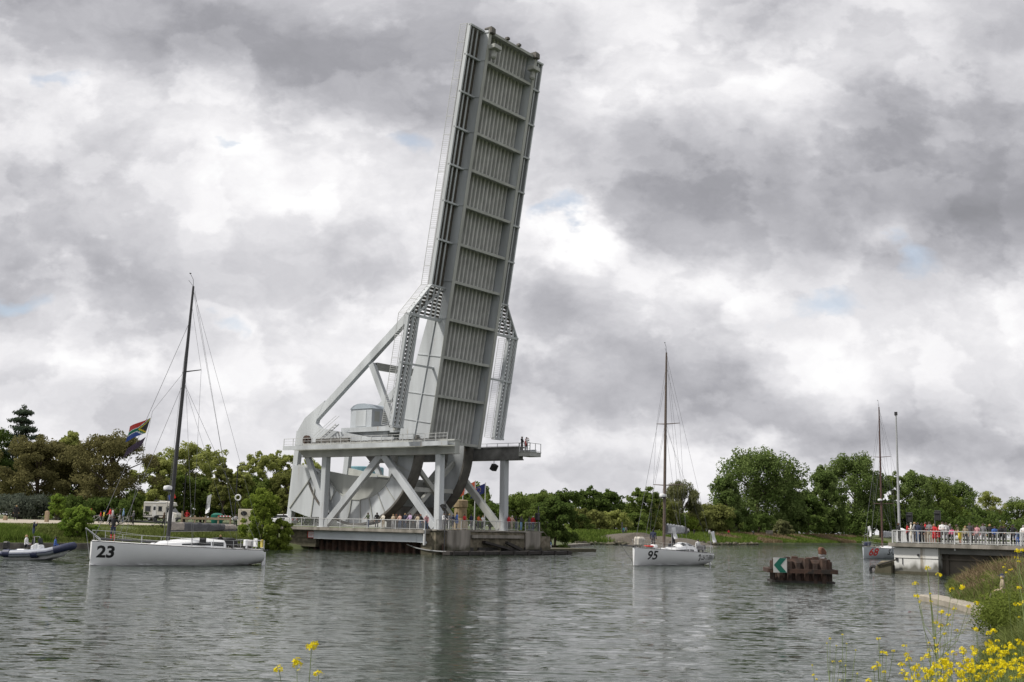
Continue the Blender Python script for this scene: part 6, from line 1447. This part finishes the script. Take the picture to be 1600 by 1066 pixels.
def make_tree(px, top_px, hw_px, Y, kind, shape, label, cat='tree', group=None, low=.12, n=None, base=None, name=None):
    N_TREE[0] += 1; r = np.random.default_rng(100 + N_TREE[0])
    Y = inland(px, Y, (4.5 if cat == 'shrub' else 14.0) + .75 * hw_px * Y / FPX)
    g = gpos(px, Y) if base is None else base; H = float(atY(px, top_px, Y)[2] - g[2]); hw = hw_px * Y / FPX
    root = empty(name or ('tree' if cat == 'tree' else cat.replace(' ', '_')), (g[0], g[1], g[2] - .1), 0, label, cat, group)
    area = hw_px * 2 * H * FPX / Y; n = int((n or np.clip(area * 1.7, 3000, 26000)) * (1.35 if shape == 'poplar' else 1.1)); size = np.clip(3.4 * Y / FPX, .12, .75)
    C, R = [], []
    zc0 = H * low
    def add(x, y, z, rx, rz): C.append((x, y, z)); R.append((rx, rx, rz))
    if shape in ('broad', 'bush', 'poplar', 'open'):
        k = dict(broad=110, bush=85, poplar=170, open=95)[shape]
        zm, hz = dict(broad=(.52, .50), bush=(.36, .66), poplar=(.40, .62), open=(.60, .42))[shape]
        f1, f2, f3 = r.uniform(0, 6.28, 3); lo = low if shape != 'open' else .26
        spikes = [(r.uniform(-.75, .75), r.uniform(.80, 1.0)) for _ in range(7)]
        for i in range(k):
            a = r.uniform(0, 6.28); zz = lo + (1 - lo) * r.random() ** .85
            pr = math.sqrt(max(.03, 1 - min(1, abs((zz - zm) / (hz if zz > zm else zm + .12))) ** (2.2 if shape != 'poplar' else 2.8)))
            pr *= 1 + .20 * math.sin(2 * a + f1 + zz * 5) + .14 * math.sin(3 * a + f2 - zz * 9) + .10 * math.sin(zz * 17 + f3)
            q = math.sqrt(r.random()) * .9; x, y = math.cos(a) * q * pr * hw, math.sin(a) * q * pr * hw
            top_ = H * (1 - .10 * abs(math.sin(x / hw * 4.2 + f1)) - .07 * abs(math.sin(x / hw * 9 + f2)))
            rr = hw * r.uniform(.13, .24) * (1.0 if shape == 'poplar' else .88 if shape == 'open' else 1.0)
            z = min(zz * H, top_ - rr * .6); add(x, y, max(z, rr * .5 if shape == 'bush' else zc0), rr, rr * (r.uniform(.65, 1.0) if shape != 'poplar' else r.uniform(.9, 1.5)))
        for (sx, sz) in spikes[:5 if shape == 'poplar' else 3]:
            rr = hw * .13; add(sx * hw * .6, r.normal(0, .2) * hw, H * (sz if abs(sx) < .3 else sz * .9) - rr, rr, rr * 1.4)
        add(r.normal(0, .1) * hw, 0, H - hw * .14, hw * .15, hw * .16)
    elif shape == 'conifer':
        for q in range(120):
            f = (math.floor(r.random() ** .8 * 11) + .35 * r.random()) / 11; a = r.uniform(0, 6.28); ext = hw * (1.02 - f) ** .85 * r.uniform(.3, 1.05); rr = hw * .125 * r.uniform(.7, 1.2)
            add(math.cos(a) * ext, math.sin(a) * ext, H * (low + (1 - low) * f) - rr * .3, rr * 1.25, rr * .45)
        for q in range(8): f = q / 8; add(0, 0, H * (low + .2 + (.8 - low) * f) - .3, hw * .34 * (1 - f) + .12 * hw * .6, hw * .25)
        add(0, 0, H - .5, .07 * hw, .7); add(0, 0, H - 1.4, .12 * hw, .6)
    elif shape == 'willow':
        for q in range(44):
            a = r.uniform(0, 6.28); u_ = r.uniform(-.25, 1); e = math.sqrt(max(0, 1 - u_ * u_)); x, y, z = math.cos(a) * e * hw * .82, math.sin(a) * e * hw * .82, H * .52 + u_ * H * .40
            add(x, y, z, hw * r.uniform(.16, .26), hw * r.uniform(.25, .42))
    C, R = np.array(C), np.array(R)
    V, F, T = clump_leaves(C, R, n, size, r, droop=.8 if shape == 'willow' else 0)
    np_mesh('crown', V, F, FOL[kind], root, T)
    # limbs reach into the clumps
    b = MB(); tr = max(.10, hw * .055)
    if shape in ('bush',):
        for i in range(6): c = C[i * 5 % len(C)]; b.tube([(c[0] * .1, c[1] * .1, 0), (c[0] * .4, c[1] * .4, c[2] * .5), tuple(c)], [tr * .5, tr * .35, tr * .12], 5)
    else:
        b.tube([(0, 0, -.2), (tr * .3, 0, H * .25), (-tr * .2, tr * .2, H * .55), (0, 0, H * .88)], [tr * 1.25, tr, tr * .6, tr * .12], 8)
        for i in range(0, len(C), max(1, len(C) // 16)):
            c = C[i]; z0 = min(c[2] * .6, H * .6); b.tube([(0, 0, z0), (c[0] * .45, c[1] * .45, z0 + (c[2] - z0) * .6), tuple(c)], [tr * .45, tr * .28, tr * .08], 5)
    b.build('trunk', m_bark, root, smooth=True)
    return root

def build_trees():
    T = make_tree
    GL, GR, GB = 'trees behind the left bank', 'trees on the far right bank', 'bushes on the far bank'
    T(20, 631, 66, 190, 'conifer', 'conifer', 'tall dark blue green conifer at the left edge', group=GL, low=.2, n=11000)
    T(-45, 660, 60, 185, 'dark', 'broad', 'dark tree cut by the left edge behind the conifer', group=GL)
    T(52, 678, 66, 166, 'bronze', 'broad', 'bronze leaved tree at the far left below the conifer', group=GL, low=.22)
    T(96, 672, 32, 195, 'light', 'broad', 'pale green crown peeping between the two bronze trees', group=GL, low=.3)
    T(168, 670, 68, 160, 'bronze', 'broad', 'large rounded bronze brown tree behind the bow of yacht 23', group=GL, low=.18, n=18000)
    T(118, 700, 45, 172, 'bronze', 'broad', 'smaller bronze tree between the two large bronze ones', group=GL, low=.15)
    T(242, 706, 34, 182, 'light', 'broad', 'pale green tree just right of the large bronze tree', group=GL)
    T(285, 688, 46, 190, 'light', 'open', 'tall airy pale green tree behind the mast of yacht 23', group=GL, n=8000)
    T(318, 694, 36, 200, 'light', 'open', 'airy pale tree right of the mast of yacht 23', group=GL, n=6000)
    T(270, 735, 36, 186, 'green', 'broad', 'mid green tree directly behind the camper van', group=GL)
    T(312, 742, 30, 188, 'green', 'broad', 'mid green tree behind the timber fence', group=GL)
    T(345, 722, 24, 180, 'olive', 'broad', 'olive yellow drooping tree left of the black street lamp', group=GL, low=.25)
    T(372, 728, 22, 184, 'light', 'broad', 'pale blossoming tree behind the black street lamp', group=GL, low=.25)
    T(398, 704, 32, 192, 'light', 'open', 'airy pale tree above the tall shrub', group=GL, n=6500)
    T(432, 702, 34, 196, 'light', 'open', 'airy pale tree just left of the bridge tail', group=GL, n=6500)
    T(400, 742, 34, 190, 'green', 'broad', 'mid green tree behind the tall shrub', group=GL)
    T(448, 730, 36, 188, 'olive', 'broad', 'olive green tree beside the slanted tail post', group=GL)
    T(478, 715, 36, 205, 'light', 'broad', 'pale green tree seen behind the tail post', group=GL)
    T(505, 770, 34, 190, 'dark', 'bush', 'dark bush under the counterweight', 'bush', GL)
    T(335, 765, 46, 198, 'dark', 'bush', 'dark thicket behind the timber fence', 'bush', GL)
    T(235, 772, 44, 196, 'dark', 'bush', 'dark thicket left of the camper van', 'bush', GL)
    T(420, 770, 44, 200, 'dark', 'bush', 'dark thicket behind the white car', 'bush', GL)
    T(30, 770, 60, 152, 'bluish', 'bush', 'low grey blue thicket behind the man on the path', 'bush', GL)
    T(100, 772, 52, 156, 'dark', 'bush', 'low dark thicket under the bronze trees', 'bush', GL)
    T(160, 775, 48, 156, 'dark', 'bush', 'dark thicket under the large bronze tree', 'bush', GL)
    T(86, 770, 16, 150, 'bright', 'bush', 'small light green bush at the foot of the bronze trees', 'bush', GL)
    T(205, 765, 22, 158, 'green', 'bush', 'green bush right of the large bronze tree', 'bush', GL)
    T(119, 788, 27, 117, 'bright', 'bush', 'bright green shrub on the grassy slope left of yacht 23', 'shrub', n=8000, low=.02)
    T(407, 761, 36, 126, 'lime', 'bush', 'tall rounded green shrub left of the approach deck', 'shrub', n=12000, low=.02)
    T(436, 808, 26, 127, 'lime', 'bush', 'low spreading shrub at the foot of the approach deck', 'shrub', n=6000, low=.02)
    # middle
    T(700, 762, 44, 215, 'green', 'broad', 'green tree behind the flags under the bridge', group=GL)
    T(742, 752, 32, 205, 'green', 'broad', 'green tree behind the blue flag', group=GL)
    T(765, 782, 30, 200, 'dark', 'broad', 'dark tree left of the far bridge pillar', group=GL)
    T(650, 775, 40, 215, 'dark', 'broad', 'dark tree behind the bridge bracing', group=GL)
    T(590, 775, 40, 235, 'dark', 'broad', 'dark tree behind the rocker segment', group=GL)
    T(812, 768, 34, 205, 'green', 'broad', 'mid green tree just right of the far bridge pillar', group=GL)
    T(842, 764, 34, 220, 'green', 'broad', 'green tree above the pier end', group=GL)
    T(866, 774, 44, 162, 'dark', 'bush', 'large dense dark green bush by the low stone landing', 'bush', n=15000, low=.05)
    T(832, 790, 22, 158, 'green', 'bush', 'mid green bush behind the man in bright red', 'bush')
    T(903, 792, 18, 172, 'olive', 'bush', 'olive bush at the right side of the large dense bush', 'bush')
    for px, tp, hw, Y, kd, sh, lab in ((882, 762, 30, 262, 'dark', 'broad', 'dark tree with two humps behind the dense bush'), (920, 758, 26, 268, 'dark', 'broad', 'dark rounded tree left of the middle of the far bank'), (948, 763, 30, 270, 'dark', 'broad', 'dark tree right of the rounded dark one on the far bank'),
                                       (1008, 760, 27, 275, 'green', 'broad', 'green rounded tree left of the mast of yacht 95'), (1066, 753, 31, 270, 'willow', 'willow', 'pale rounded willow right of the mast of yacht 95'), (1036, 778, 26, 272, 'olive', 'willow', 'small pale willow behind the mast of yacht 95'),
                                       (985, 783, 30, 282, 'green', 'broad', 'low green tree between the dark trees and the mast'), (1110, 784, 38, 300, 'olive', 'broad', 'low olive trees left of the tall poplar')):
        T(px, tp, hw, Y, kd, sh, lab, group=GR)
    for px, tp, hw, Y, kd, lab in ((930, 796, 26, 232, 'olive', 'flowering olive bush at the left end of the gravel mound'), (962, 796, 26, 240, 'light', 'pale flowering bush above the person in teal'), (990, 800, 28, 246, 'green', 'green bush above the gravel mound, left of yacht 95'), (1018, 795, 26, 250, 'light', 'pale flowering bush left of the mast of yacht 95'),
                                   (1050, 800, 28, 254, 'green', 'green bush behind the boom of yacht 95'), (1088, 795, 30, 258, 'olive', 'olive bush right of the willow'), (1072, 806, 24, 252, 'lime', 'lime green low bush under the willow'), (1122, 800, 30, 270, 'green', 'green bush at the foot of the poplar'), (905, 806, 24, 222, 'green', 'green bush right of the dense dark bush'), (1150, 790, 34, 300, 'dark', 'dark bush under the left side of the poplar')):
        T(px, tp, hw, Y, kd, 'bush', lab, 'bush', GB)
    # right
    T(1183, 699, 62, 320, 'poplar', 'poplar', 'tallest broad poplar on the right bank', group=GR, n=19000, low=.05)
    T(1235, 738, 30, 325, 'poplar', 'poplar', 'lower right shoulder poplar beside the tallest one', group=GR, low=.05)
    T(1136, 740, 26, 322, 'poplar', 'poplar', 'lower left poplar beside the tallest one', group=GR, low=.05)
    T(1288, 728, 30, 335, 'poplar', 'poplar', 'narrow poplar left of the large dark poplar', group=GR, low=.05)
    T(1338, 708, 50, 330, 'poplar', 'poplar', 'large dark poplar behind the mast of yacht 68', group=GR, n=17000, low=.05)
    T(1262, 768, 30, 350, 'dark', 'broad', 'dark low tree in the gap between the two poplars', group=GR)
    T(1375, 745, 28, 335, 'dark', 'broad', 'dark tree right of the mast of yacht 68', group=GR)
    T(1398, 736, 26, 300, 'green', 'open', 'airy tree left of the tall grey column', group=GR, n=6000)
    T(1432, 734, 32, 280, 'poplar', 'poplar', 'poplar just right of the tall grey column', group=GR)
    T(1468, 744, 32, 285, 'green', 'poplar', 'green poplar above the crowd on the right deck', group=GR)
    T(1502, 750, 30, 290, 'poplar', 'poplar', 'poplar right of the lime green tree', group=GR)
    T(1484, 768, 24, 240, 'lime', 'broad', 'lime green rounded tree behind the right deck', group=GR)
    T(1547, 767, 26, 265, 'light', 'open', 'thin pale tree near the right edge', group=GR, n=4500)
    T(1592, 776, 30, 255, 'green', 'broad', 'green tree cut by the right edge', group=GR)
    T(1528, 790, 32, 260, 'dark', 'broad', 'dark tree behind the right end of the crowd', group=GR)
    T(1568, 795, 30, 250, 'dark', 'broad', 'dark low tree near the right edge', group=GR)
    T(1440, 790, 36, 258, 'dark', 'broad', 'dark low tree behind the left half of the crowd', group=GR)
    T(1400, 790, 30, 268, 'dark', 'broad', 'dark low tree left of the tall grey column', group=GR)
    T(1490, 800, 34, 250, 'dark', 'bush', 'dark thicket behind the middle of the crowd', 'bush', GR)
    for px, lab in ((1180, 'left thicket under the tallest poplar'), (1232, 'thicket under the shoulder poplar'), (1290, 'thicket between the two poplars'), (1340, 'thicket under the large dark poplar')): T(px, 800, 36, 300, 'dark', 'bush', 'dark ' + lab, 'bush', GR)
    T(1223, 811, 16, 268, 'willow', 'bush', 'small pale green willow shrub on the bank grass', 'shrub', n=3500)
build_trees()

# far wooded horizon: reads as one mass
def build_far_wood():
    r = np.random.default_rng(11); C, R = [], []
    for x in np.arange(-330, 330, 4.5):
        Y = 420 + 40 * math.sin(x * .013) + r.normal(0, 6); h_ = 8.5 + 2.5 * math.sin(x * .05) + r.normal(0, 1.1)
        for q in range(4): C.append((x + r.normal(0, 2), Y + r.normal(0, 3), 2.6 + h_ * (.2 + .22 * q))); R.append((3.4, 3.4, 2.2))
    V, F, T = clump_leaves(np.array(C), np.array(R), 42000, 1.15, r)
    tag(np_mesh('far_wood', V, F, FOL['dark'], None, T), 'distant dark wood along the horizon', 'wood', kind='stuff')
build_far_wood()

def grass_blades(name, pts, hts, wid, m_, label, seed, lean_=.35, seg=1):
    r = np.random.default_rng(seed); n = len(pts); a = r.uniform(0, 2 * math.pi, n)
    s = np.stack([np.cos(a), np.sin(a), np.zeros(n)], 1) * (wid * r.uniform(.6, 1.4, n))[:, None]
    ln = r.normal(0, lean_, (n, 2)) * hts[:, None]; mid = np.concatenate([ln * .35, (hts * .6)[:, None]], 1); tip = np.concatenate([ln, hts[:, None]], 1)
    V = np.stack([pts - s, pts + s, pts + mid + s * .6, pts + mid - s * .6, pts + tip, pts + mid - s * .6], 1)
    V = np.stack([pts - s, pts + s, pts + mid + s * .7, pts + mid - s * .7, pts + mid - s * .7, pts + mid + s * .7, pts + tip + s * .1, pts + tip - s * .1], 1).reshape(-1, 3)
    F = np.arange(n * 8).reshape(n * 2, 4)
    pt = np.clip(.5 + .35 * bump_noise(pts[:, 0], pts[:, 1], 1.7) + r.normal(0, .22, n), 0, 1)
    return tag(np_mesh(name, V, F, m_, None, np.repeat(pt, 8)), label, 'grass', kind='stuff')

def build_grass():
    r = np.random.default_rng(21)
    mg1 = leaf_mat('meadow_grass', (.095, .125, .030), (.20, .225, .080), .35); mg2 = leaf_mat('lush_grass', (.07, .115, .02), (.15, .20, .045), .35); md = leaf_mat('dry_grass', (.14, .105, .06), (.27, .21, .13), .3)
    # slope of the left bank
    n = 60000; w = r.uniform(-75, -9.8, n); e = r.uniform(.6, 11.8, n) ; d = np.array([west_line(q) for q in w]) - e
    P = ORG + d[:, None] * DX + w[:, None] * WX; P[:, 2] = [ground_z(x, y) for x, y in P[:, :2]]
    left = w < -38
    hh = r.uniform(.18, .62, n) * np.where(e < 1.6, .35, 1) * np.where(e > 7, .3, 1) * (1 + .35 * bump_noise(P[:, 0], P[:, 1], 1.6))
    grass_blades('bank_grass', P[left], hh[left] * 1.2, .055, mg2, 'lush green grass on the left bank slope', 1)
    grass_blades('bank_grass', P[~left], hh[~left], .05, mg1, 'tall yellowish green grass on the bank behind yacht 23', 2)
    # far bank
    n = 42000; w = r.uniform(74, 290, n); e = r.uniform(.4, 14.5, n); d = np.array([west_line(q) for q in w]) - e
    P = ORG + d[:, None] * DX + w[:, None] * WX; P[:, 2] = [ground_z(x, y) for x, y in P[:, :2]]
    px = 800 + P[:, 0] / P[:, 1] * FPX; dry = ((px > 1120) & (bump_noise(P[:, 0], P[:, 1], 5.0) > .05))
    grass_blades('far_bank_grass', P[~dry], r.uniform(.3, .85, (~dry).sum()), .10, mg2, 'bright grass on the far bank above the rocks', 3)
    grass_blades('dry_bank_grass', P[dry], r.uniform(.4, 1.0, dry.sum()), .10, md, 'dry straw coloured grass on the far right bank', 4)
    # beside the pier and the deck foot
    # near bank on the right
    Ps = []
    for (wa, wb, ea, eb, n, wid, ha, hb) in ((-98, -72, .2, 14, 70000, .010, .25, .8), (-74, -44, .15, 14, 80000, .019, .25, .85), (-46, -3, .1, 16, 60000, .030, .3, .9)):
        w = r.uniform(wa, wb, n); e = ea + (eb - ea) * r.random(n) ** 1.25; d = np.array([east_line(q) for q in w]) + e
        P = ORG + d[:, None] * DX + w[:, None] * WX; ang = P[:, 0] / np.maximum(P[:, 1], .1); ok = (P[:, 1] > 5.5) & (ang > .1) & (ang < .62)
        P, e, w = P[ok], e[ok], w[ok]; P[:, 2] = [ground_z(x, y) - .03 for x, y in P[:, :2]]
        hh = r.uniform(ha, hb, len(P)) * np.clip(.4 + e * .22, .35, 1.1) * (1 + .3 * bump_noise(P[:, 0], P[:, 1], 1.1))
        dry = (w > -58) & (bump_noise(P[:, 0], P[:, 1], 3.0) + r.normal(0, .4, len(P)) > (.15 if wa > -50 else .9)) & (e > .7)
        if (~dry).sum(): grass_blades('near_bank_grass', P[~dry], hh[~dry], wid, mg1, 'tall tangled green grass on the near bank, ' + ('closest to the camera' if wa < -90 else 'around the coping' if wa < -70 else 'below the right deck'), 5, .5)
        if dry.sum() > 100: grass_blades('dry_reed_grass', P[dry], hh[dry] * 1.15, wid * 1.1, md, 'brown dry grass on the bank ' + ('under the right deck' if wa > -50 else 'behind the coping'), 6, .4)
    # leafy weeds of the near bank
    k = 900; w = -97 + 62 * r.random(k); e = r.uniform(1.8, 12, k); d = np.array([east_line(q) for q in w]) + e; Cc = ORG + d[:, None] * DX + w[:, None] * WX
    Cc[:, 2] = [ground_z(x, y) + .3 for x, y in Cc[:, :2]]; ang = Cc[:, 0] / np.maximum(Cc[:, 1], .1); Cc = Cc[(Cc[:, 1] > 7) & (ang > .40 - .03 * np.clip(Cc[:, 1] / 40, 0, 1)) & (ang < .6)]
    ex = np.array([atY(px, 900, Y) * np.array([1, 1, 0]) + np.array([0, 0, z]) for px, Y, z in zip(r.uniform(1548, 1625, 60), r.uniform(33, 43, 60), r.uniform(.5, 1.0, 60))]); Cc = np.concatenate([Cc, ex])
    R = np.stack([r.uniform(.35, .8, len(Cc))] * 2 + [r.uniform(.3, .7, len(Cc))], 1)
    V, F, T = clump_leaves(Cc, R, 110000, .075, r); tag(np_mesh('bank_weeds', V, F, leaf_mat('weed_leaves', (.085, .12, .025), (.19, .225, .05), .45), None, T), 'leafy green weeds covering the near bank slope', 'weeds', kind='stuff')
build_grass()

# ------------------------------------------------------------------ yellow flowering plants in front
m_stem = mat('flower_stem', (.13, .17, .05), .7, .2, 20)
m_petal = leaf_mat('yellow_petals', (.62, .50, .015), (.78, .66, .03), .3)
def flower_head(r, c, rad, n):
    """dome of four-petalled florets"""
    c = np.array(c); d = r.normal(size=(n, 3)); d[:, 2] = np.abs(d[:, 2]) * .9 - .25; d /= np.linalg.norm(d, axis=1)[:, None]
    P = c + d * rad * r.uniform(.55, 1.0, n)[:, None]; V = []
    for p, q in zip(P, d):
        q = q + r.normal(0, .3, 3); q /= np.linalg.norm(q); t = np.cross(q, (0.3, .2, 1)); t /= np.linalg.norm(t); s = np.cross(q, t); a0 = r.uniform(0, 1.5); L = rad * r.uniform(.34, .5)
        for k in range(4):
            a = a0 + k * math.pi / 2; u = t * math.cos(a) + s * math.sin(a); v = np.cross(q, u); V += [p, p + u * L * .6 + v * L * .38, p + u * L + q * L * .15, p + u * L * .6 - v * L * .38]
    return np.array(V)
def plant(heads, base, label, seed, thick=.0017, group='yellow flowering plants on the near bank'):
    """heads: list of (point, radius)"""
    r = np.random.default_rng(seed); root = empty('mustard_plant', tuple(base), 0, label, 'flowering plant', group); B = np.array(base)
    b = MB(); hs = sorted(heads, key=lambda q: -q[0][2]); topp = np.array(hs[0][0]) - B
    ax = lambda f: np.array([topp[0] * f ** 1.4, topp[1] * f ** 1.4, topp[2] * f]) + np.array([.02 * math.sin(f * 5 + seed), .02 * math.cos(f * 4 + seed), 0]) * (1 - f) * f * 4
    b.tube([ax(f) for f in np.linspace(0, 1, 9)], list(np.linspace(thick * 1.6, thick * .6, 9)), 5)
    for k, (p, rad) in enumerate(hs[1:]):
        p = np.array(p) - B; f0 = max(.12, min(.92, (p[2] / topp[2]) - .07 - .03 * (k % 3) - .25 * math.hypot(p[0] - topp[0], p[1] - topp[1]) / topp[2])); q0 = ax(f0); mid = (q0 + p) / 2 + np.array([0, 0, -.03 * topp[2] * .3]); b.tube([q0, mid + (p - q0) * np.array([.12, .12, -.05]), p], [thick, thick * .7, thick * .5], 4)
    for p, rad in hs:
        p = np.array(p) - B
        for k in range(5):     # seed pods and buds under the head
            a = r.uniform(0, 6.28); z = -rad * (1.2 + k * .9); q = p + np.array([0, 0, z]); b.tube([q, q + np.array([math.cos(a) * rad * .9, math.sin(a) * rad * .9, rad * .35])], [thick * .3, thick * .2], 3)
    b.build('stem', m_stem, root)
    lv = []
    for k in range(4):
        f = .15 + .16 * k; q = ax(f); a = r.uniform(0, 6.28); u = np.array([math.cos(a), math.sin(a), .2]); s = np.array([-math.sin(a), math.cos(a), 0]); L = .10 + .05 * r.random(); lv += [q, q + u * L * .5 + s * L * .16, q + u * L - np.array([0, 0, .02]), q + u * L * .5 - s * L * .16]
    lv = np.array(lv); np_mesh('leaf', lv, np.arange(len(lv)).reshape(-1, 4), FOL['green'], root, r.random(len(lv)))
    for p, rad in hs:
        V = flower_head(r, np.array(p) - B, rad, int(np.clip(rad * 900, 10, 30))); np_mesh('flower_head', V, np.arange(len(V)).reshape(-1, 4), m_petal, root, np.repeat(r.random(len(V) // 4), 4))
def build_flowers():
    def grp(Y, pts, label, seed, bx=None, dY=.12):
        r = np.random.default_rng(seed); hs = []
        for (px, py, wpx) in pts: hs.append((atY(px, py, Y + r.uniform(-dY, dY)), wpx * Y / FPX / 2))
        mx = bx if bx else np.mean([p[0] for p in pts]); q = atY(mx, 1066, Y)
        g = (q[0], q[1], max(ground_z(q[0], q[1]), .2)); plant(hs, g, label, seed)
    grp(3.3, [(487, 1010, 20), (464, 1038, 20), (436, 1047, 16), (498, 1055, 16)], 'yellow flower sprig alone at the bottom centre left', 1, 484)
    grp(5.2, [(1449, 886, 6), (1449, 889, 9), (1467, 899, 9), (1430, 913, 10), (1433, 932, 10), (1438, 941, 7), (1454, 940, 5), (1454, 928, 4), (1487, 922, 9), (1503, 918, 11)], 'tallest yellow plant with a long bare stem before the concrete coping', 2, 1500)
    grp(5.6, [(1471, 958, 10), (1482, 961, 8), (1461, 973, 10), (1469, 978, 9), (1482, 977, 7), (1476, 991, 8), (1491, 951, 8), (1495, 986, 7), (1526, 943, 9), (1513, 948, 8), (1455, 940, 5)], 'yellow plant left of the coping end with many small heads', 3, 1500)
    grp(6.5, [(1524, 983, 8), (1545, 990, 9), (1527, 987, 7), (1506, 1015, 6), (1543, 1008, 8), (1569, 1011, 8), (1538, 1020, 6), (1550, 1046, 10)], 'yellow plant over the water below the coping', 4, 1545)
    grp(5.0, [(1373, 999, 8), (1379, 1020, 9), (1385, 1022, 7), (1396, 1017, 7), (1365, 1045, 10), (1372, 1040, 9), (1382, 1050, 8), (1357, 1064, 10), (1371, 1036, 6)], 'yellow plant with one tall head left of the big cluster', 5, 1385)
    grp(4.8, [(1413, 1010, 9), (1416, 1024, 10), (1420, 1031, 11), (1409, 1040, 11), (1428, 1050, 12), (1441, 1030, 8), (1434, 1040, 8), (1411, 1052, 11), (1432, 1066, 10), (1452, 1017, 7), (1452, 1005, 6), (1464, 1009, 7), (1460, 998, 5)], 'dense yellow plant at the bottom, second from the left of the cluster', 6, 1430)
    grp(5.2, [(1297, 998, 5), (1292, 1005, 3), (1307, 1009, 3), (1302, 1034, 5), (1313, 1034, 5), (1269, 1040, 4), (1271, 1055, 6), (1276, 1062, 5)], 'thin pale plant, left one of the sparse pair at the bottom', 7, 1298)
    grp(5.2, [(1316, 992, 4), (1323, 1006, 3), (1337, 1016, 3), (1321, 1040, 3), (1340, 1053, 4), (1312, 1063, 4)], 'thin pale plant, right one of the sparse pair at the bottom', 8, 1322)
    r = np.random.default_rng(77); k = 20
    words = ['at the very bottom', 'in the lower right corner', 'on the slope at the right edge', 'above the corner cluster', 'beside the tall grass']
    # crowded corner: each plant with its own spread of heads
    corner = [(1450, 1050, 4.6), (1478, 1046, 4.4), (1500, 1040, 4.9), (1518, 1052, 4.3), (1540, 1048, 4.7), (1562, 1056, 4.4), (1585, 1046, 4.6), (1470, 1064, 4.2), (1510, 1066, 4.2), (1592, 1062, 4.3), (1590, 1015, 5.2), (1560, 1020, 6.0)]
    wh = ['leftmost plant of the crowded yellow corner', 'second plant from the left in the crowded yellow corner', 'third plant from the left in the crowded yellow corner', 'plant in the middle of the crowded yellow corner', 'plant right of the middle of the crowded yellow corner', 'low plant near the right of the crowded yellow corner', 'rightmost tall plant of the crowded yellow corner', 'lowest plant at the left of the crowded yellow corner', 'lowest plant in the middle of the crowded yellow corner', 'lowest plant at the right edge of the photo', 'plant at the right edge above the crowded corner', 'plant standing behind the crowded yellow corner']
    for i, (px, py, Y) in enumerate(corner):
        pts = [(px + r.normal(0, 19), py + r.normal(0, 15) - 4, r.uniform(8, 13)) for _ in range(14)]; grp(Y, pts, 'yellow flowering ' + wh[i], 20 + i, px + 8)
    grp(6.8, [(1590, 862, 9), (1588, 872, 7), (1592, 878, 7), (1597, 860, 8)], 'yellow heads at the right edge in front of the deck wall', 40, 1604)
    grp(7.5, [(1592, 919, 8), (1586, 945, 7), (1594, 945, 8), (1600, 942, 8), (1592, 965, 5)], 'yellow heads at the right edge beside the sitting person', 41, 1602)
    grp(9.0, [(1568, 887, 5), (1577, 891, 5), (1573, 895, 5), (1581, 890, 4), (1564, 903, 4), (1571, 882, 3)], 'small yellow heads in front of the sitting person', 42, 1590)
build_flowers()
